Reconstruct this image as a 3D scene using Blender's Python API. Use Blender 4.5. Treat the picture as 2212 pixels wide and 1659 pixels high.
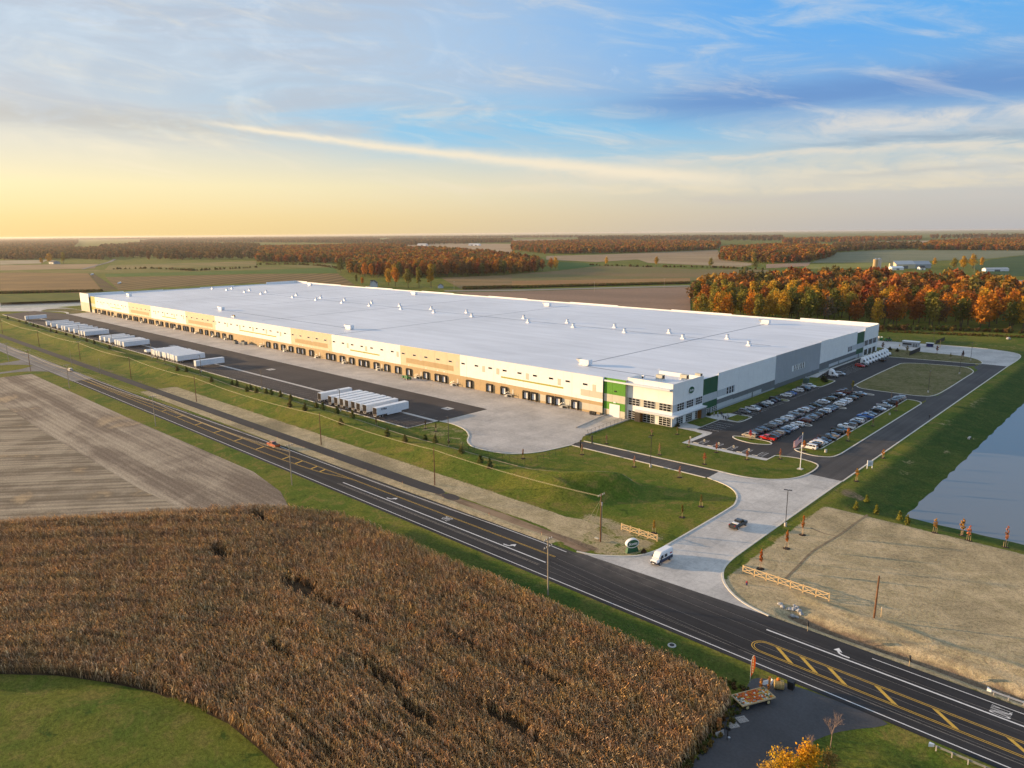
import bpy, bmesh, math, random
import numpy as np
from mathutils import Vector, Matrix
from mathutils.geometry import tessellate_polygon

for o in list(bpy.data.objects):
    bpy.data.objects.remove(o, do_unlink=True)
scene = bpy.context.scene
COL = scene.collection
rnd = random.Random(7)
R = math.radians

# ------------------------------------------------------------------ camera
# World axes: +X runs along the dock wall towards the office corner, +Y runs along the office
# wall towards the woods, the drone hangs 70 m above the origin.
CAM_H = 70.0
FPX, CX, CY = 1557.0, 1106.0, 829.5          # focal length and centre on a 2212 x 1659 picture
PITCH = math.atan((829.5 - 503.6) / FPX)
ROLL = math.atan(0.0083)
AX, AY = R(133.4), R(43.4)                   # compass bearing of +X and +Y from the view direction


def enu(e, n, u):
    return Vector((e * math.sin(AX) + n * math.cos(AX), e * math.sin(AY) + n * math.cos(AY), u))


_F = enu(0, math.cos(PITCH), -math.sin(PITCH))
_R0 = enu(1, 0, 0)
_U0 = _R0.cross(_F)
_R = _R0 * math.cos(ROLL) - _U0 * math.sin(ROLL)
_U = _R0 * math.sin(ROLL) + _U0 * math.cos(ROLL)
cam_data = bpy.data.cameras.new('camera')
cam_data.sensor_width = 36.0
cam_data.lens = 36.0 * FPX / 2212.0
cam_data.clip_start = 1.0
cam_data.clip_end = 120000.0
cam = bpy.data.objects.new('camera', cam_data)
COL.objects.link(cam)
m3 = Matrix((_R, _U, -_F)).transposed()
cam.matrix_world = Matrix.Translation((0, 0, CAM_H)) @ m3.to_4x4()
scene.camera = cam


def at(x, y, z=0.0):
    """where the sight line through a point of the 2212 x 1659 picture meets the level z"""
    d = _F * FPX + _R * (x - CX) - _U * (y - CY)
    t = (z - CAM_H) / d.z
    return Vector((d.x * t, d.y * t, z))


# ------------------------------------------------------------------ sun, sky, exposure
SUN_AZ, SUN_EL = R(-74.0), R(8.0)            # bearing from the view direction, elevation
sun_dir = enu(math.sin(SUN_AZ) * math.cos(SUN_EL), math.cos(SUN_AZ) * math.cos(SUN_EL), math.sin(SUN_EL))
sd = bpy.data.lights.new('sun', 'SUN')
sd.energy = 5.0
sd.angle = R(0.6)
sd.color = (1.0, 0.67, 0.35)
sun = bpy.data.objects.new('sun', sd)
COL.objects.link(sun)
sun.rotation_euler = sun_dir.to_track_quat('Z', 'Y').to_euler()

scene.view_settings.view_transform = 'Standard'
scene.view_settings.look = 'None'
scene.view_settings.exposure = 0.85
scene.view_settings.gamma = 1.0
scene.view_settings.use_curve_mapping = False
scene.cycles.max_bounces = 5
scene.cycles.diffuse_bounces = 2
scene.cycles.glossy_bounces = 2
scene.cycles.transmission_bounces = 2
scene.cycles.volume_bounces = 0
scene.cycles.transparent_max_bounces = 6
scene.cycles.use_adaptive_sampling = True
scene.cycles.adaptive_threshold = 0.02
scene.cycles.use_denoising = True


def s2l(c):
    """8-bit picture colour to linear"""
    return tuple(((v / 255) / 12.92 if v / 255 <= 0.04045 else ((v / 255 + 0.055) / 1.055) ** 2.4) for v in c)


class Nodes:
    """short hand for building node trees"""

    def __init__(self, nt):
        self.nt = nt

    def n(self, kind, **kw):
        nd = self.nt.nodes.new(kind)
        for k, v in kw.items():
            setattr(nd, k, v)
        return nd

    def put(self, sock, v):
        if hasattr(v, 'is_linked'):
            self.nt.links.new(v, sock)
        elif isinstance(v, (tuple, list)) and sock.type == 'RGBA' and len(v) == 3:
            sock.default_value = (*v, 1.0)
        else:
            sock.default_value = v

    def m(self, op, a, b=0.0, c=0.0, clamp=False):
        nd = self.n('ShaderNodeMath', operation=op, use_clamp=clamp)
        for s, v in zip(nd.inputs, (a, b, c)):
            self.put(s, v)
        return nd.outputs[0]

    def mix(self, f, a, b, blend='MIX'):
        nd = self.n('ShaderNodeMix', data_type='RGBA', blend_type=blend)
        self.put(nd.inputs[0], f)
        self.put(nd.inputs[6], a)
        self.put(nd.inputs[7], b)
        return nd.outputs[2]

    def xyz(self, x, y, z):
        nd = self.n('ShaderNodeCombineXYZ')
        for s, v in zip(nd.inputs, (x, y, z)):
            self.put(s, v)
        return nd.outputs[0]

    def noise(self, vec, scale, detail=4.0, rough=0.55, dist=0.0):
        nd = self.n('ShaderNodeTexNoise')
        self.put(nd.inputs['Vector'], vec)
        nd.inputs['Scale'].default_value = scale
        nd.inputs['Detail'].default_value = detail
        nd.inputs['Roughness'].default_value = rough
        nd.inputs['Distortion'].default_value = dist
        return nd.outputs[0]

    def ss(self, v, lo, hi, a=0.0, b=1.0):
        nd = self.n('ShaderNodeMapRange', interpolation_type='SMOOTHSTEP')
        for s, q in zip(nd.inputs, (v, lo, hi, a, b)):
            self.put(s, q)
        return nd.outputs[0]

    def ramp(self, f, stops, interp='LINEAR'):
        nd = self.n('ShaderNodeValToRGB')
        nd.color_ramp.interpolation = interp
        el = nd.color_ramp.elements
        while len(el) > 1:
            el.remove(el[-1])
        for i, (p, c) in enumerate(stops):
            e = el[0] if i == 0 else el.new(p)
            e.position = p
            e.color = (*c, 1.0)
        self.put(nd.inputs[0], f)
        return nd.outputs[0]


world = bpy.data.worlds.new('World')
scene.world = world
world.use_nodes = True
world.node_tree.nodes.clear()
W = Nodes(world.node_tree)
_dir = W.n('ShaderNodeTexCoord').outputs['Generated']
_sep = W.n('ShaderNodeSeparateXYZ')
W.put(_sep.inputs[0], _dir)
_fw, _rt = enu(0, 1, 0), enu(1, 0, 0)
_n = W.m('ADD', W.m('MULTIPLY', _sep.outputs[0], _fw.x), W.m('MULTIPLY', _sep.outputs[1], _fw.y))
_e = W.m('ADD', W.m('MULTIPLY', _sep.outputs[0], _rt.x), W.m('MULTIPLY', _sep.outputs[1], _rt.y))
az = W.m('MULTIPLY', W.m('ARCTAN2', _e, _n), 180 / math.pi)          # degrees, 0 = view direction
el = W.m('MULTIPLY', W.m('ARCSINE', _sep.outputs[2]), 180 / math.pi)
elc = W.m('MAXIMUM', el, 0.0)
nish = W.n('ShaderNodeTexSky', sky_type='NISHITA')
nish.sun_disc = False
nish.sun_elevation = SUN_EL
nish.sun_rotation = math.atan2(sun_dir.x, sun_dir.y)
nish.air_density, nish.dust_density, nish.ozone_density = 1.0, 1.2, 1.5
# thin high cloud veil: warm on the sun's side, blue on the other; unseen overhead part paled to raise ambient light
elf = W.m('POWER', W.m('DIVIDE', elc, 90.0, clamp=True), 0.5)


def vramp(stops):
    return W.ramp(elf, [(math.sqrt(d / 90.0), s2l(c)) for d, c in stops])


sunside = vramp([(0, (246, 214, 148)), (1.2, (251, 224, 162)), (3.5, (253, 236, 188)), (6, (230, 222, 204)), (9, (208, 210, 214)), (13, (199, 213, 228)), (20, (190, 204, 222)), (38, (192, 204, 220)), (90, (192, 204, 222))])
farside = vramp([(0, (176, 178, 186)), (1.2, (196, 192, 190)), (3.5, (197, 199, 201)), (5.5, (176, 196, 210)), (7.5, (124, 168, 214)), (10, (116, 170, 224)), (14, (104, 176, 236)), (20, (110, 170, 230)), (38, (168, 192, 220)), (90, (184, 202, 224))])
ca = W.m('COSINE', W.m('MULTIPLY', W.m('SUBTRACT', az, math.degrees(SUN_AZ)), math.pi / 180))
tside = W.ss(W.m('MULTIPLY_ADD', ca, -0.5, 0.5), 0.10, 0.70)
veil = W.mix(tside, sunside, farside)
P2 = W.xyz(W.m('MULTIPLY', az, 0.055), W.m('MULTIPLY', el, 0.42), 0.0)
P3 = W.xyz(W.m('MULTIPLY', az, 0.11), W.m('MULTIPLY_ADD', az, 0.09, W.m('MULTIPLY', el, 0.55)), 3.7)
n1 = W.noise(P2, 1.0, 6.0, 0.6, 0.6)
n2 = W.noise(P3, 1.0, 8.0, 0.62, 0.9)
n3 = W.noise(W.xyz(W.m('MULTIPLY', az, 0.30), W.m('MULTIPLY', el, 0.75), 9.1), 1.0, 8.0, 0.65, 0.5)
nlow = W.noise(W.xyz(W.m('MULTIPLY', az, 0.035), W.m('MULTIPLY', el, 0.16), 5.5), 1.0, 2.0)


def gauss(v, c, w):
    return W.m('EXPONENT', W.m('MULTIPLY', W.m('POWER', W.m('DIVIDE', W.m('SUBTRACT', v, c), w), 2.0), -1.0))


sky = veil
# clear blue window in the middle of the sky
gap = W.m('MULTIPLY', W.m('MULTIPLY', gauss(el, W.m('MULTIPLY_ADD', az, -0.04, 7.6), 2.3), gauss(az, 0.0, 19.0)), W.ss(n1, 0.34, 0.66, 1.0, 0.45))
sky = W.mix(W.m('MULTIPLY', gap, 0.95), sky, s2l((112, 196, 242)))
gap2 = W.m('MULTIPLY', W.m('MULTIPLY', gauss(el, 14.5, 4.0), gauss(az, 21.0, 15.0)), W.ss(n2, 0.35, 0.68, 1.0, 0.25))
sky = W.mix(W.m('MULTIPLY', gap2, 0.7), sky, s2l((74, 166, 245)))
# grey-violet bases of the higher deck on the sun's side
deck = W.m('MULTIPLY', W.ss(n1, 0.46, 0.66), W.m('MULTIPLY', W.ss(el, 5.0, 8.0), W.ss(az, 12.0, -22.0)))
sky = W.mix(W.m('MULTIPLY', deck, 0.55), sky, s2l((186, 188, 198)))
band_l = W.m('MULTIPLY', gauss(el, W.m('MULTIPLY_ADD', az, -0.02, 7.0), 0.75), W.m('MULTIPLY', W.ss(az, -12.0, -24.0), W.ss(n3, 0.3, 0.6)))
sky = W.mix(W.m('MULTIPLY', band_l, 0.75), sky, s2l((196, 190, 184)))
# deep blue-grey bank on the far side
band_r = W.m('MULTIPLY', gauss(el, W.m('MULTIPLY_ADD', W.m('SUBTRACT', n1, 0.5), 2.5, 9.2), 1.1), W.ss(az, 2.0, 16.0))
sky = W.mix(W.m('MULTIPLY', band_r, 0.8), sky, s2l((96, 140, 202)))
# cream sheets low on the far side
for c, w, a0, amt, col in ((6.9, 0.70, 14.0, 0.9, (226, 220, 214)), (4.2, 0.7, -6.0, 0.85, (230, 220, 202)), (5.3, 0.30, 4.0, 0.75, (234, 222, 206)), (3.2, 0.35, -14.0, 0.6, (240, 224, 196)), (5.9, 0.28, 16.0, 0.6, (142, 160, 184)), (3.9, 0.22, 18.0, 0.5, (180, 182, 188)), (2.4, 0.4, 6.0, 0.5, (206, 198, 194))):
    g = W.m('MULTIPLY', gauss(W.m('ADD', W.m('MULTIPLY_ADD', W.m('SUBTRACT', n1, 0.5), -2.6, el), W.m('MULTIPLY', W.m('SUBTRACT', n2, 0.5), -1.2)), c, w), W.m('MULTIPLY', W.ss(az, a0, a0 + 12.0), W.ss(n3, 0.22, 0.58)))
    sky = W.mix(W.m('MULTIPLY', g, amt), sky, s2l(col))
# wisps everywhere, lit from the sun's side
wisp = W.m('MULTIPLY', W.ss(n2, 0.47, 0.80), W.ss(el, 1.5, 4.5))
wcol = W.mix(tside, s2l((252, 236, 206)), s2l((226, 222, 220)))
sky = W.mix(W.m('MULTIPLY', wisp, 0.55), sky, wcol)
# mottled veil over the upper sky, densest on the sun's side
n4 = W.noise(W.xyz(W.m('MULTIPLY', az, 0.13), W.m('MULTIPLY_ADD', az, 0.03, W.m('MULTIPLY', el, 0.36)), 21.0), 1.0, 7.0, 0.6, 1.2)
mot = W.m('MULTIPLY', W.ss(n4, 0.40, 0.68), W.m('MULTIPLY', W.ss(el, 6.5, 11.0), W.ss(az, 12.0, -16.0)))
sky = W.mix(W.m('MULTIPLY', mot, 0.70), sky, s2l((184, 196, 212)))
mot2 = W.m('MULTIPLY', W.ss(n4, 0.50, 0.30), W.m('MULTIPLY', W.ss(el, 6.5, 10.0), W.ss(az, 8.0, -20.0)))
sky = W.mix(W.m('MULTIPLY', mot2, 0.40), sky, s2l((222, 228, 234)))
puff = W.m('MULTIPLY', W.ss(n3, 0.56, 0.74), W.m('MULTIPLY', W.ss(el, 8.0, 11.0), W.ss(nlow, 0.4, 0.6)))
sky = W.mix(W.m('MULTIPLY', puff, 0.55), sky, s2l((208, 222, 240)))
# long bright streak of cirrus
line = W.m('SUBTRACT', W.m('ADD', el, W.m('MULTIPLY', W.m('SUBTRACT', n3, 0.5), 0.55)), W.m('MULTIPLY_ADD', az, -0.105, 5.40))
wid = W.ss(az, -24.0, 12.0, 0.16, 0.50)
stre = W.m('MULTIPLY', W.m('EXPONENT', W.m('MULTIPLY', W.m('POWER', W.m('DIVIDE', line, wid), 2.0), -1.0)), W.m('MULTIPLY', W.ss(az, -24.0, -18.0), W.ss(az, 22.0, 9.0)))
sky = W.mix(W.m('MULTIPLY', stre, 0.92), sky, s2l((250, 234, 208)))
# haze bank along the horizon
hz = W.m('EXPONENT', W.m('MULTIPLY', elc, -0.85))
sky = W.mix(W.m('MULTIPLY', hz, 0.75), sky, W.mix(tside, s2l((250, 218, 152)), s2l((190, 189, 192))))
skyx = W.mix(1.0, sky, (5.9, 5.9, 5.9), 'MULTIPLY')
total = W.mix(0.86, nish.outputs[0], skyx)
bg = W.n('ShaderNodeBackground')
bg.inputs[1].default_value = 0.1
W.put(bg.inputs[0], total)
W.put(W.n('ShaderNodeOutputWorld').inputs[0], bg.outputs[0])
world.cycles.sampling_method = 'MANUAL'
world.cycles.sample_map_resolution = 512

# ------------------------------------------------------------------ mesh helpers
class MB:
    """collects faces; build() links them as ONE mesh object"""

    def __init__(self):
        self.v, self.f, self.mi = [], [], []

    def add(self, vs, fs, mi=0):
        b = len(self.v)
        self.v += [tuple(p) for p in vs]
        self.f += [tuple(i + b for i in f) for f in fs]
        self.mi += [mi] * len(fs)
        return self

    def box(self, x0, x1, y0, y1, z0, z1, mi=0):
        vs = [(x, y, z) for x in (x0, x1) for y in (y0, y1) for z in (z0, z1)]
        return self.add(vs, [(0, 1, 3, 2), (4, 6, 7, 5), (0, 4, 5, 1), (2, 3, 7, 6), (0, 2, 6, 4), (1, 5, 7, 3)], mi)

    def hexa(self, p, mi=0):
        """eight corners: bottom ring of four (counter-clockwise from above), top ring of four"""
        return self.add(p, [(3, 2, 1, 0), (4, 5, 6, 7), (0, 1, 5, 4), (1, 2, 6, 5), (2, 3, 7, 6), (3, 0, 4, 7)], mi)

    def prism(self, poly, z0, z1, mi=0):
        n = len(poly)
        a = sum(poly[i][0] * poly[(i + 1) % n][1] - poly[(i + 1) % n][0] * poly[i][1] for i in range(n))
        if a < 0:
            poly = poly[::-1]
        vs = [(p[0], p[1], z0) for p in poly] + [(p[0], p[1], z1) for p in poly]
        fs = [tuple(range(n - 1, -1, -1)), tuple(range(n, 2 * n))] + [(i, (i + 1) % n, n + (i + 1) % n, n + i) for i in range(n)]
        return self.add(vs, fs, mi)

    def tube(self, a, b, r0, r1=None, n=8, mi=0, caps=True):
        a, b = Vector(a), Vector(b)
        r1 = r0 if r1 is None else r1
        d = (b - a).normalized()
        u = d.orthogonal().normalized()
        w = d.cross(u)
        vs = []
        for c, r in ((a, r0), (b, r1)):
            for i in range(n):
                t = 2 * math.pi * i / n
                vs.append(c + u * (r * math.cos(t)) + w * (r * math.sin(t)))
        fs = [(i, (i + 1) % n, n + (i + 1) % n, n + i) for i in range(n)]
        if caps:
            fs += [tuple(range(n - 1, -1, -1)), tuple(range(n, 2 * n))]
        return self.add(vs, fs, mi)

    def path(self, pts, r, n=5, mi=0):
        for a, b in zip(pts[:-1], pts[1:]):
            self.tube(a, b, r, r, n, mi)
        return self

    def loft(self, rings, mi=0, caps=True):
        n = len(rings[0])
        vs = [p for r in rings for p in r]
        fs = []
        for k in range(len(rings) - 1):
            for i in range(n):
                j = (i + 1) % n
                fs.append((k * n + i, k * n + j, (k + 1) * n + j, (k + 1) * n + i))
        if caps:
            fs += [tuple(range(n - 1, -1, -1)), tuple((len(rings) - 1) * n + i for i in range(n))]
        return self.add(vs, fs, mi)

    def ball(self, c, r, seg=8, rings=5, sz=1.0, mi=0):
        rg = []
        for k in range(rings + 1):
            t = math.pi * (k + 0.15) / (rings + 0.3)
            rg.append([(c[0] + r * math.sin(t) * math.cos(2 * math.pi * i / seg), c[1] + r * math.sin(t) * math.sin(2 * math.pi * i / seg), c[2] - r * sz * math.cos(t)) for i in range(seg)])
        return self.loft(rg, mi)

    def mesh(self, name, mats, smooth=False):
        me = bpy.data.meshes.new(name)
        me.from_pydata(self.v, [], self.f)
        mats = mats if isinstance(mats, (list, tuple)) else [mats]
        for m in mats:
            me.materials.append(m)
        if len(mats) > 1:
            me.polygons.foreach_set('material_index', self.mi)
        if smooth:
            me.polygons.foreach_set('use_smooth', [True] * len(me.polygons))
        me.update()
        return me

    def build(self, name, mats, parent=None, smooth=False, loc=None, rz=0.0):
        return link(name, self.mesh(name, mats, smooth), parent, loc, rz)


def link(name, data, parent=None, loc=None, rz=0.0):
    o = bpy.data.objects.new(name, data)
    COL.objects.link(o)
    if parent is not None:
        o.parent = parent
    if loc is not None:
        o.location = loc
    if rz:
        o.rotation_euler = (0, 0, rz)
    return o


def tag(o, label, cat, group=None):
    o['label'] = label
    o['category'] = cat
    if group:
        o['group'] = group
    return o


def thing(name, label, cat, loc=(0, 0, 0), rz=0.0, group=None):
    return tag(link(name, None, None, loc, rz), label, cat, group)


def copy_tree(src, loc=None, rz=None, label=None, group=None, parent=None):
    c = src.copy()
    COL.objects.link(c)
    c.parent = parent
    if loc is not None:
        c.location = loc
    if rz is not None:
        c.rotation_euler = (0, 0, rz)
    if label:
        c['label'] = label
    if group:
        c['group'] = group
    for ch in CHILDREN.get(src.name, None) or children_of(src):
        copy_tree(ch, parent=c)
    return c


CHILDREN = {}


def children_of(o):
    CHILDREN[o.name] = [c for c in o.children]
    return CHILDREN[o.name]


def struct(name, me, kind='structure', **kw):
    o = link(name, me, **kw)
    o['kind'] = kind
    return o


def smooth_path(pts, n=6, closed=False):
    """Catmull-Rom through the points"""
    P = [Vector((p[0], p[1])) for p in pts]
    out = []
    N = len(P)
    for i in range(N if closed else N - 1):
        if closed:
            a, b, c, d = P[i - 1], P[i], P[(i + 1) % N], P[(i + 2) % N]
        else:
            a, b, c, d = P[max(i - 1, 0)], P[i], P[i + 1], P[min(i + 2, N - 1)]
        for k in range(n):
            t = k / n
            q = 0.5 * ((2 * b) + (c - a) * t + (2 * a - 5 * b + 4 * c - d) * t * t + (3 * b - a - 3 * c + d) * t ** 3)
            out.append((q.x, q.y))
    if not closed:
        out.append((P[-1].x, P[-1].y))
    return out


def sheet_mesh(name, poly, z, mat):
    me = bpy.data.meshes.new(name)
    tri = tessellate_polygon([[Vector((p[0], p[1], 0)) for p in poly]])
    me.from_pydata([(p[0], p[1], z) for p in poly], [], tri)
    me.materials.append(mat)
    bm = bmesh.new()
    bm.from_mesh(me)
    for f in bm.faces:
        f.normal_update()
        if f.normal.z < 0:
            f.normal_flip()
    bm.to_mesh(me)
    bm.free()
    return me


def sheet(name, poly, z, mat):
    return struct(name, sheet_mesh(name, poly, z, mat))


def offset_path(pts, d, closed=False):
    out = []
    n = len(pts)
    for i in range(n):
        a = pts[i - 1] if (i > 0 or closed) else pts[i]
        c = pts[(i + 1) % n] if (i < n - 1 or closed) else pts[i]
        t = Vector((c[0] - a[0], c[1] - a[1]))
        if t.length < 1e-6:
            t = Vector((1, 0))
        t.normalize()
        out.append((pts[i][0] - t.y * d, pts[i][1] + t.x * d))
    return out


def ribbon(mb, pts, w, z0, z1, closed=False, mi=0):
    """a strip of rectangular section along a path"""
    L, Rr = offset_path(pts, w / 2, closed), offset_path(pts, -w / 2, closed)
    n = len(pts)
    vs = [(p[0], p[1], z) for p in L for z in (z0, z1)] + [(p[0], p[1], z) for p in Rr for z in (z0, z1)]
    fs = []
    for i in range(n if closed else n - 1):
        j = (i + 1) % n
        a, b, c, d = 2 * i, 2 * j, 2 * n + 2 * j, 2 * n + 2 * i
        fs += [(d + 1, c + 1, b + 1, a + 1), (a, a + 1, b + 1, b), (d, c, c + 1, d + 1)]
    return mb.add(vs, fs, mi)


def flat_ribbon(mb, pts, w, z, mi=0):
    L, Rr = offset_path(pts, w / 2), offset_path(pts, -w / 2)
    n = len(pts)
    vs = [(p[0], p[1], z) for p in L] + [(p[0], p[1], z) for p in Rr]
    return mb.add(vs, [(n + i, n + i + 1, i + 1, i) for i in range(n - 1)], mi)


def text_mesh(s, size, mat, name='lettering', depth=0.02, shear=0.0, bold=0.0):
    """lettering lying in the XY plane, centred, as a mesh"""
    cu = bpy.data.curves.new(name, 'FONT')
    cu.body = s
    cu.size = size
    cu.align_x = 'CENTER'
    cu.align_y = 'CENTER'
    cu.extrude = depth
    cu.shear = shear
    cu.offset = bold
    o = bpy.data.objects.new(name, cu)
    COL.objects.link(o)
    dg = bpy.context.evaluated_depsgraph_get()
    me = bpy.data.meshes.new_from_object(o.evaluated_get(dg))
    bpy.data.objects.remove(o)
    bpy.data.curves.remove(cu)
    me.name = name
    me.materials.clear()
    me.materials.append(mat)
    return me


# ------------------------------------------------------------------ materials
MATS = {}


def new_mat(name):
    m = bpy.data.materials.new(name)
    m.use_nodes = True
    m.node_tree.nodes.clear()
    N = Nodes(m.node_tree)
    p = N.n('ShaderNodeBsdfPrincipled')
    N.put(N.n('ShaderNodeOutputMaterial').inputs[0], p.outputs[0])
    MATS[name] = m
    return m, N, p


def pbr(name, col, rough=0.7, metal=0.0, spec=0.35, var=0.0, vs=1.0, bump=0.0, coat=0.0, coords='pos', bs=None):
    """plain procedural surface: base colour with soft uneven wear"""
    m, N, p = new_mat(name)
    vec = N.n('ShaderNodeNewGeometry').outputs['Position'] if coords == 'pos' else N.n('ShaderNodeTexCoord').outputs['Object']
    p.inputs['Roughness'].default_value = rough
    p.inputs['Metallic'].default_value = metal
    p.inputs['Specular IOR Level'].default_value = spec
    p.inputs['Coat Weight'].default_value = coat
    if var > 0:
        n = N.noise(vec, vs, 5.0, 0.6)
        f = N.ss(n, 0.28, 0.72, 1 - var, 1 + var)
        N.put(p.inputs['Base Color'], N.mix(1.0, col, f, 'MULTIPLY'))
    else:
        p.inputs['Base Color'].default_value = (*col, 1)
    if bump > 0:
        b = N.n('ShaderNodeBump')
        b.inputs['Strength'].default_value = bump
        b.inputs['Distance'].default_value = 0.1
        N.put(b.inputs['Height'], N.noise(vec, bs or vs * 6, 4.0))
        N.put(p.inputs['Normal'], b.outputs[0])
    return m


def tinted(name, rough, spec=0.4, metal=0.0, coat=0.0, var=0.0):
    """takes its colour from the object, so alike things can share one mesh"""
    m, N, p = new_mat(name)
    oi = N.n('ShaderNodeObjectInfo')
    p.inputs['Roughness'].default_value = rough
    p.inputs['Specular IOR Level'].default_value = spec
    p.inputs['Metallic'].default_value = metal
    p.inputs['Coat Weight'].default_value = coat
    p.inputs['Coat Roughness'].default_value = 0.08
    N.put(p.inputs['Base Color'], oi.outputs['Color'])
    return m


M = dict(
    white_paint=pbr('white_wall_paint', (0.84, 0.83, 0.80), 0.75, var=0.035, vs=0.35),
    tan_paint=pbr('tan_wall_paint', (0.66, 0.55, 0.37), 0.75, var=0.04, vs=0.35),
    brown_paint=pbr('brown_wall_paint', (0.44, 0.32, 0.17), 0.75, var=0.05, vs=0.35),
    olive_paint=pbr('olive_wall_paint', (0.34, 0.33, 0.05), 0.7, var=0.04, vs=0.35),
    green_paint=pbr('green_wall_paint', (0.085, 0.27, 0.02), 0.7, var=0.05, vs=0.35),
    deep_green=pbr('deep_green_paint', (0.02, 0.10, 0.045), 0.6, var=0.04, vs=0.5),
    sand_paint=pbr('sand_wall_paint', (0.56, 0.52, 0.41), 0.75, var=0.04, vs=0.35),
    light_grey=pbr('light_grey_wall_paint', (0.50, 0.52, 0.53), 0.75, var=0.04, vs=0.35),
    mid_grey=pbr('mid_grey_wall_paint', (0.36, 0.38, 0.40), 0.75, var=0.04, vs=0.35),
    dark_grey=pbr('dark_grey_wall_paint', (0.145, 0.16, 0.165), 0.75, var=0.05, vs=0.35),
    concrete=pbr('pale_concrete', (0.50, 0.47, 0.43), 0.85, var=0.06, vs=0.5),
    kerb=pbr('kerb_concrete', (0.62, 0.58, 0.50), 0.85, var=0.08, vs=0.6),
    glass=pbr('dark_window_glass', (0.012, 0.013, 0.016), 0.06, spec=0.7),
    shade_glass=pbr('blue_grey_window_glass', (0.06, 0.07, 0.085), 0.25, spec=0.6),
    alu=pbr('white_window_frame', (0.75, 0.75, 0.73), 0.5),
    rubber=pbr('black_rubber', (0.018, 0.017, 0.016), 0.85, var=0.2, vs=2.0),
    steel=pbr('galvanised_steel', (0.42, 0.43, 0.44), 0.45, metal=0.7, var=0.08, vs=2.0),
    bronze=pbr('dark_bronze_metal', (0.045, 0.035, 0.03), 0.45, spec=0.5),
    black=pbr('black_metal', (0.015, 0.015, 0.016), 0.5),
    rim=pbr('wheel_rim_metal', (0.45, 0.45, 0.46), 0.35, metal=0.8),
    tyre=pbr('tyre_rubber', (0.016, 0.016, 0.017), 0.85),
    trailer=pbr('white_trailer_skin', (0.74, 0.77, 0.80), 0.42, var=0.05, vs=0.9),
    trailer_in=pbr('trailer_plywood_lining', (0.33, 0.27, 0.20), 0.8, var=0.15, vs=2.0),
    grime=pbr('dark_chassis', (0.03, 0.03, 0.03), 0.7, var=0.3, vs=2.0),
    wood_pole=pbr('brown_pole_wood', (0.16, 0.075, 0.035), 0.85, var=0.25, vs=1.2),
    wood_grey=pbr('grey_pole_wood', (0.34, 0.28, 0.21), 0.85, var=0.2, vs=1.2),
    fresh_wood=pbr('fresh_sawn_wood', (0.62, 0.45, 0.24), 0.75, var=0.12, vs=3.0),
    old_wood=pbr('weathered_pallet_wood', (0.40, 0.37, 0.34), 0.85, var=0.2, vs=4.0),
    wire=pbr('bright_overhead_wire', (0.62, 0.52, 0.32), 0.4, metal=0.2),
    dark_wire=pbr('grey_overhead_wire', (0.30, 0.27, 0.22), 0.5),
    white=pbr('white_enamel', (0.80, 0.80, 0.80), 0.4),
    yellow=pbr('yellow_road_paint', (0.58, 0.36, 0.055), 0.7, var=0.12, vs=1.5),
    line_white=pbr('white_road_paint', (0.72, 0.71, 0.69), 0.7, var=0.10, vs=1.5),
    faint_line=pbr('worn_joint_line', (0.21, 0.19, 0.17), 0.8, var=0.3, vs=2.0),
    stall_line=pbr('faded_stall_paint', (0.30, 0.26, 0.21), 0.8, var=0.3, vs=1.5),
    carpaint=tinted('car_paint', 0.28, 0.5, 0.0, 0.5),
    carglass=pbr('car_glass', (0.012, 0.014, 0.017), 0.05, spec=0.8),
    plastic=pbr('black_trim_plastic', (0.02, 0.02, 0.021), 0.6),
    lamp_red=pbr('red_tail_lamp', (0.35, 0.015, 0.012), 0.25),
    lamp_white=pbr('clear_head_lamp', (0.7, 0.7, 0.72), 0.15),
    amber=pbr('varnished_wood_panel', (0.30, 0.12, 0.03), 0.5, var=0.15, vs=2.0),
    tinted_matt=tinted('painted_surface', 0.65, 0.3),
    mulch=pbr('dark_bark_mulch', (0.035, 0.022, 0.014), 0.95, var=0.4, vs=5.0, bump=0.6),
    hay=pbr('straw_bale', (0.36, 0.26, 0.10), 0.95, var=0.3, vs=8.0, bump=0.5),
    stone=pbr('grey_field_stone', (0.36, 0.36, 0.36), 0.9, var=0.25, vs=3.0),
    green_metal=pbr('green_machine_paint', (0.02, 0.16, 0.05), 0.45),
    bark=pbr('grey_brown_bark', (0.085, 0.06, 0.045), 0.95, var=0.25, vs=1.5),
    pale_bark=pbr('pale_twig_bark', (0.32, 0.22, 0.16), 0.95, var=0.2, vs=3.0),
    sock=pbr('pale_silt_sock', (0.36, 0.29, 0.20), 0.95, var=0.3, vs=0.8),
)


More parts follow.
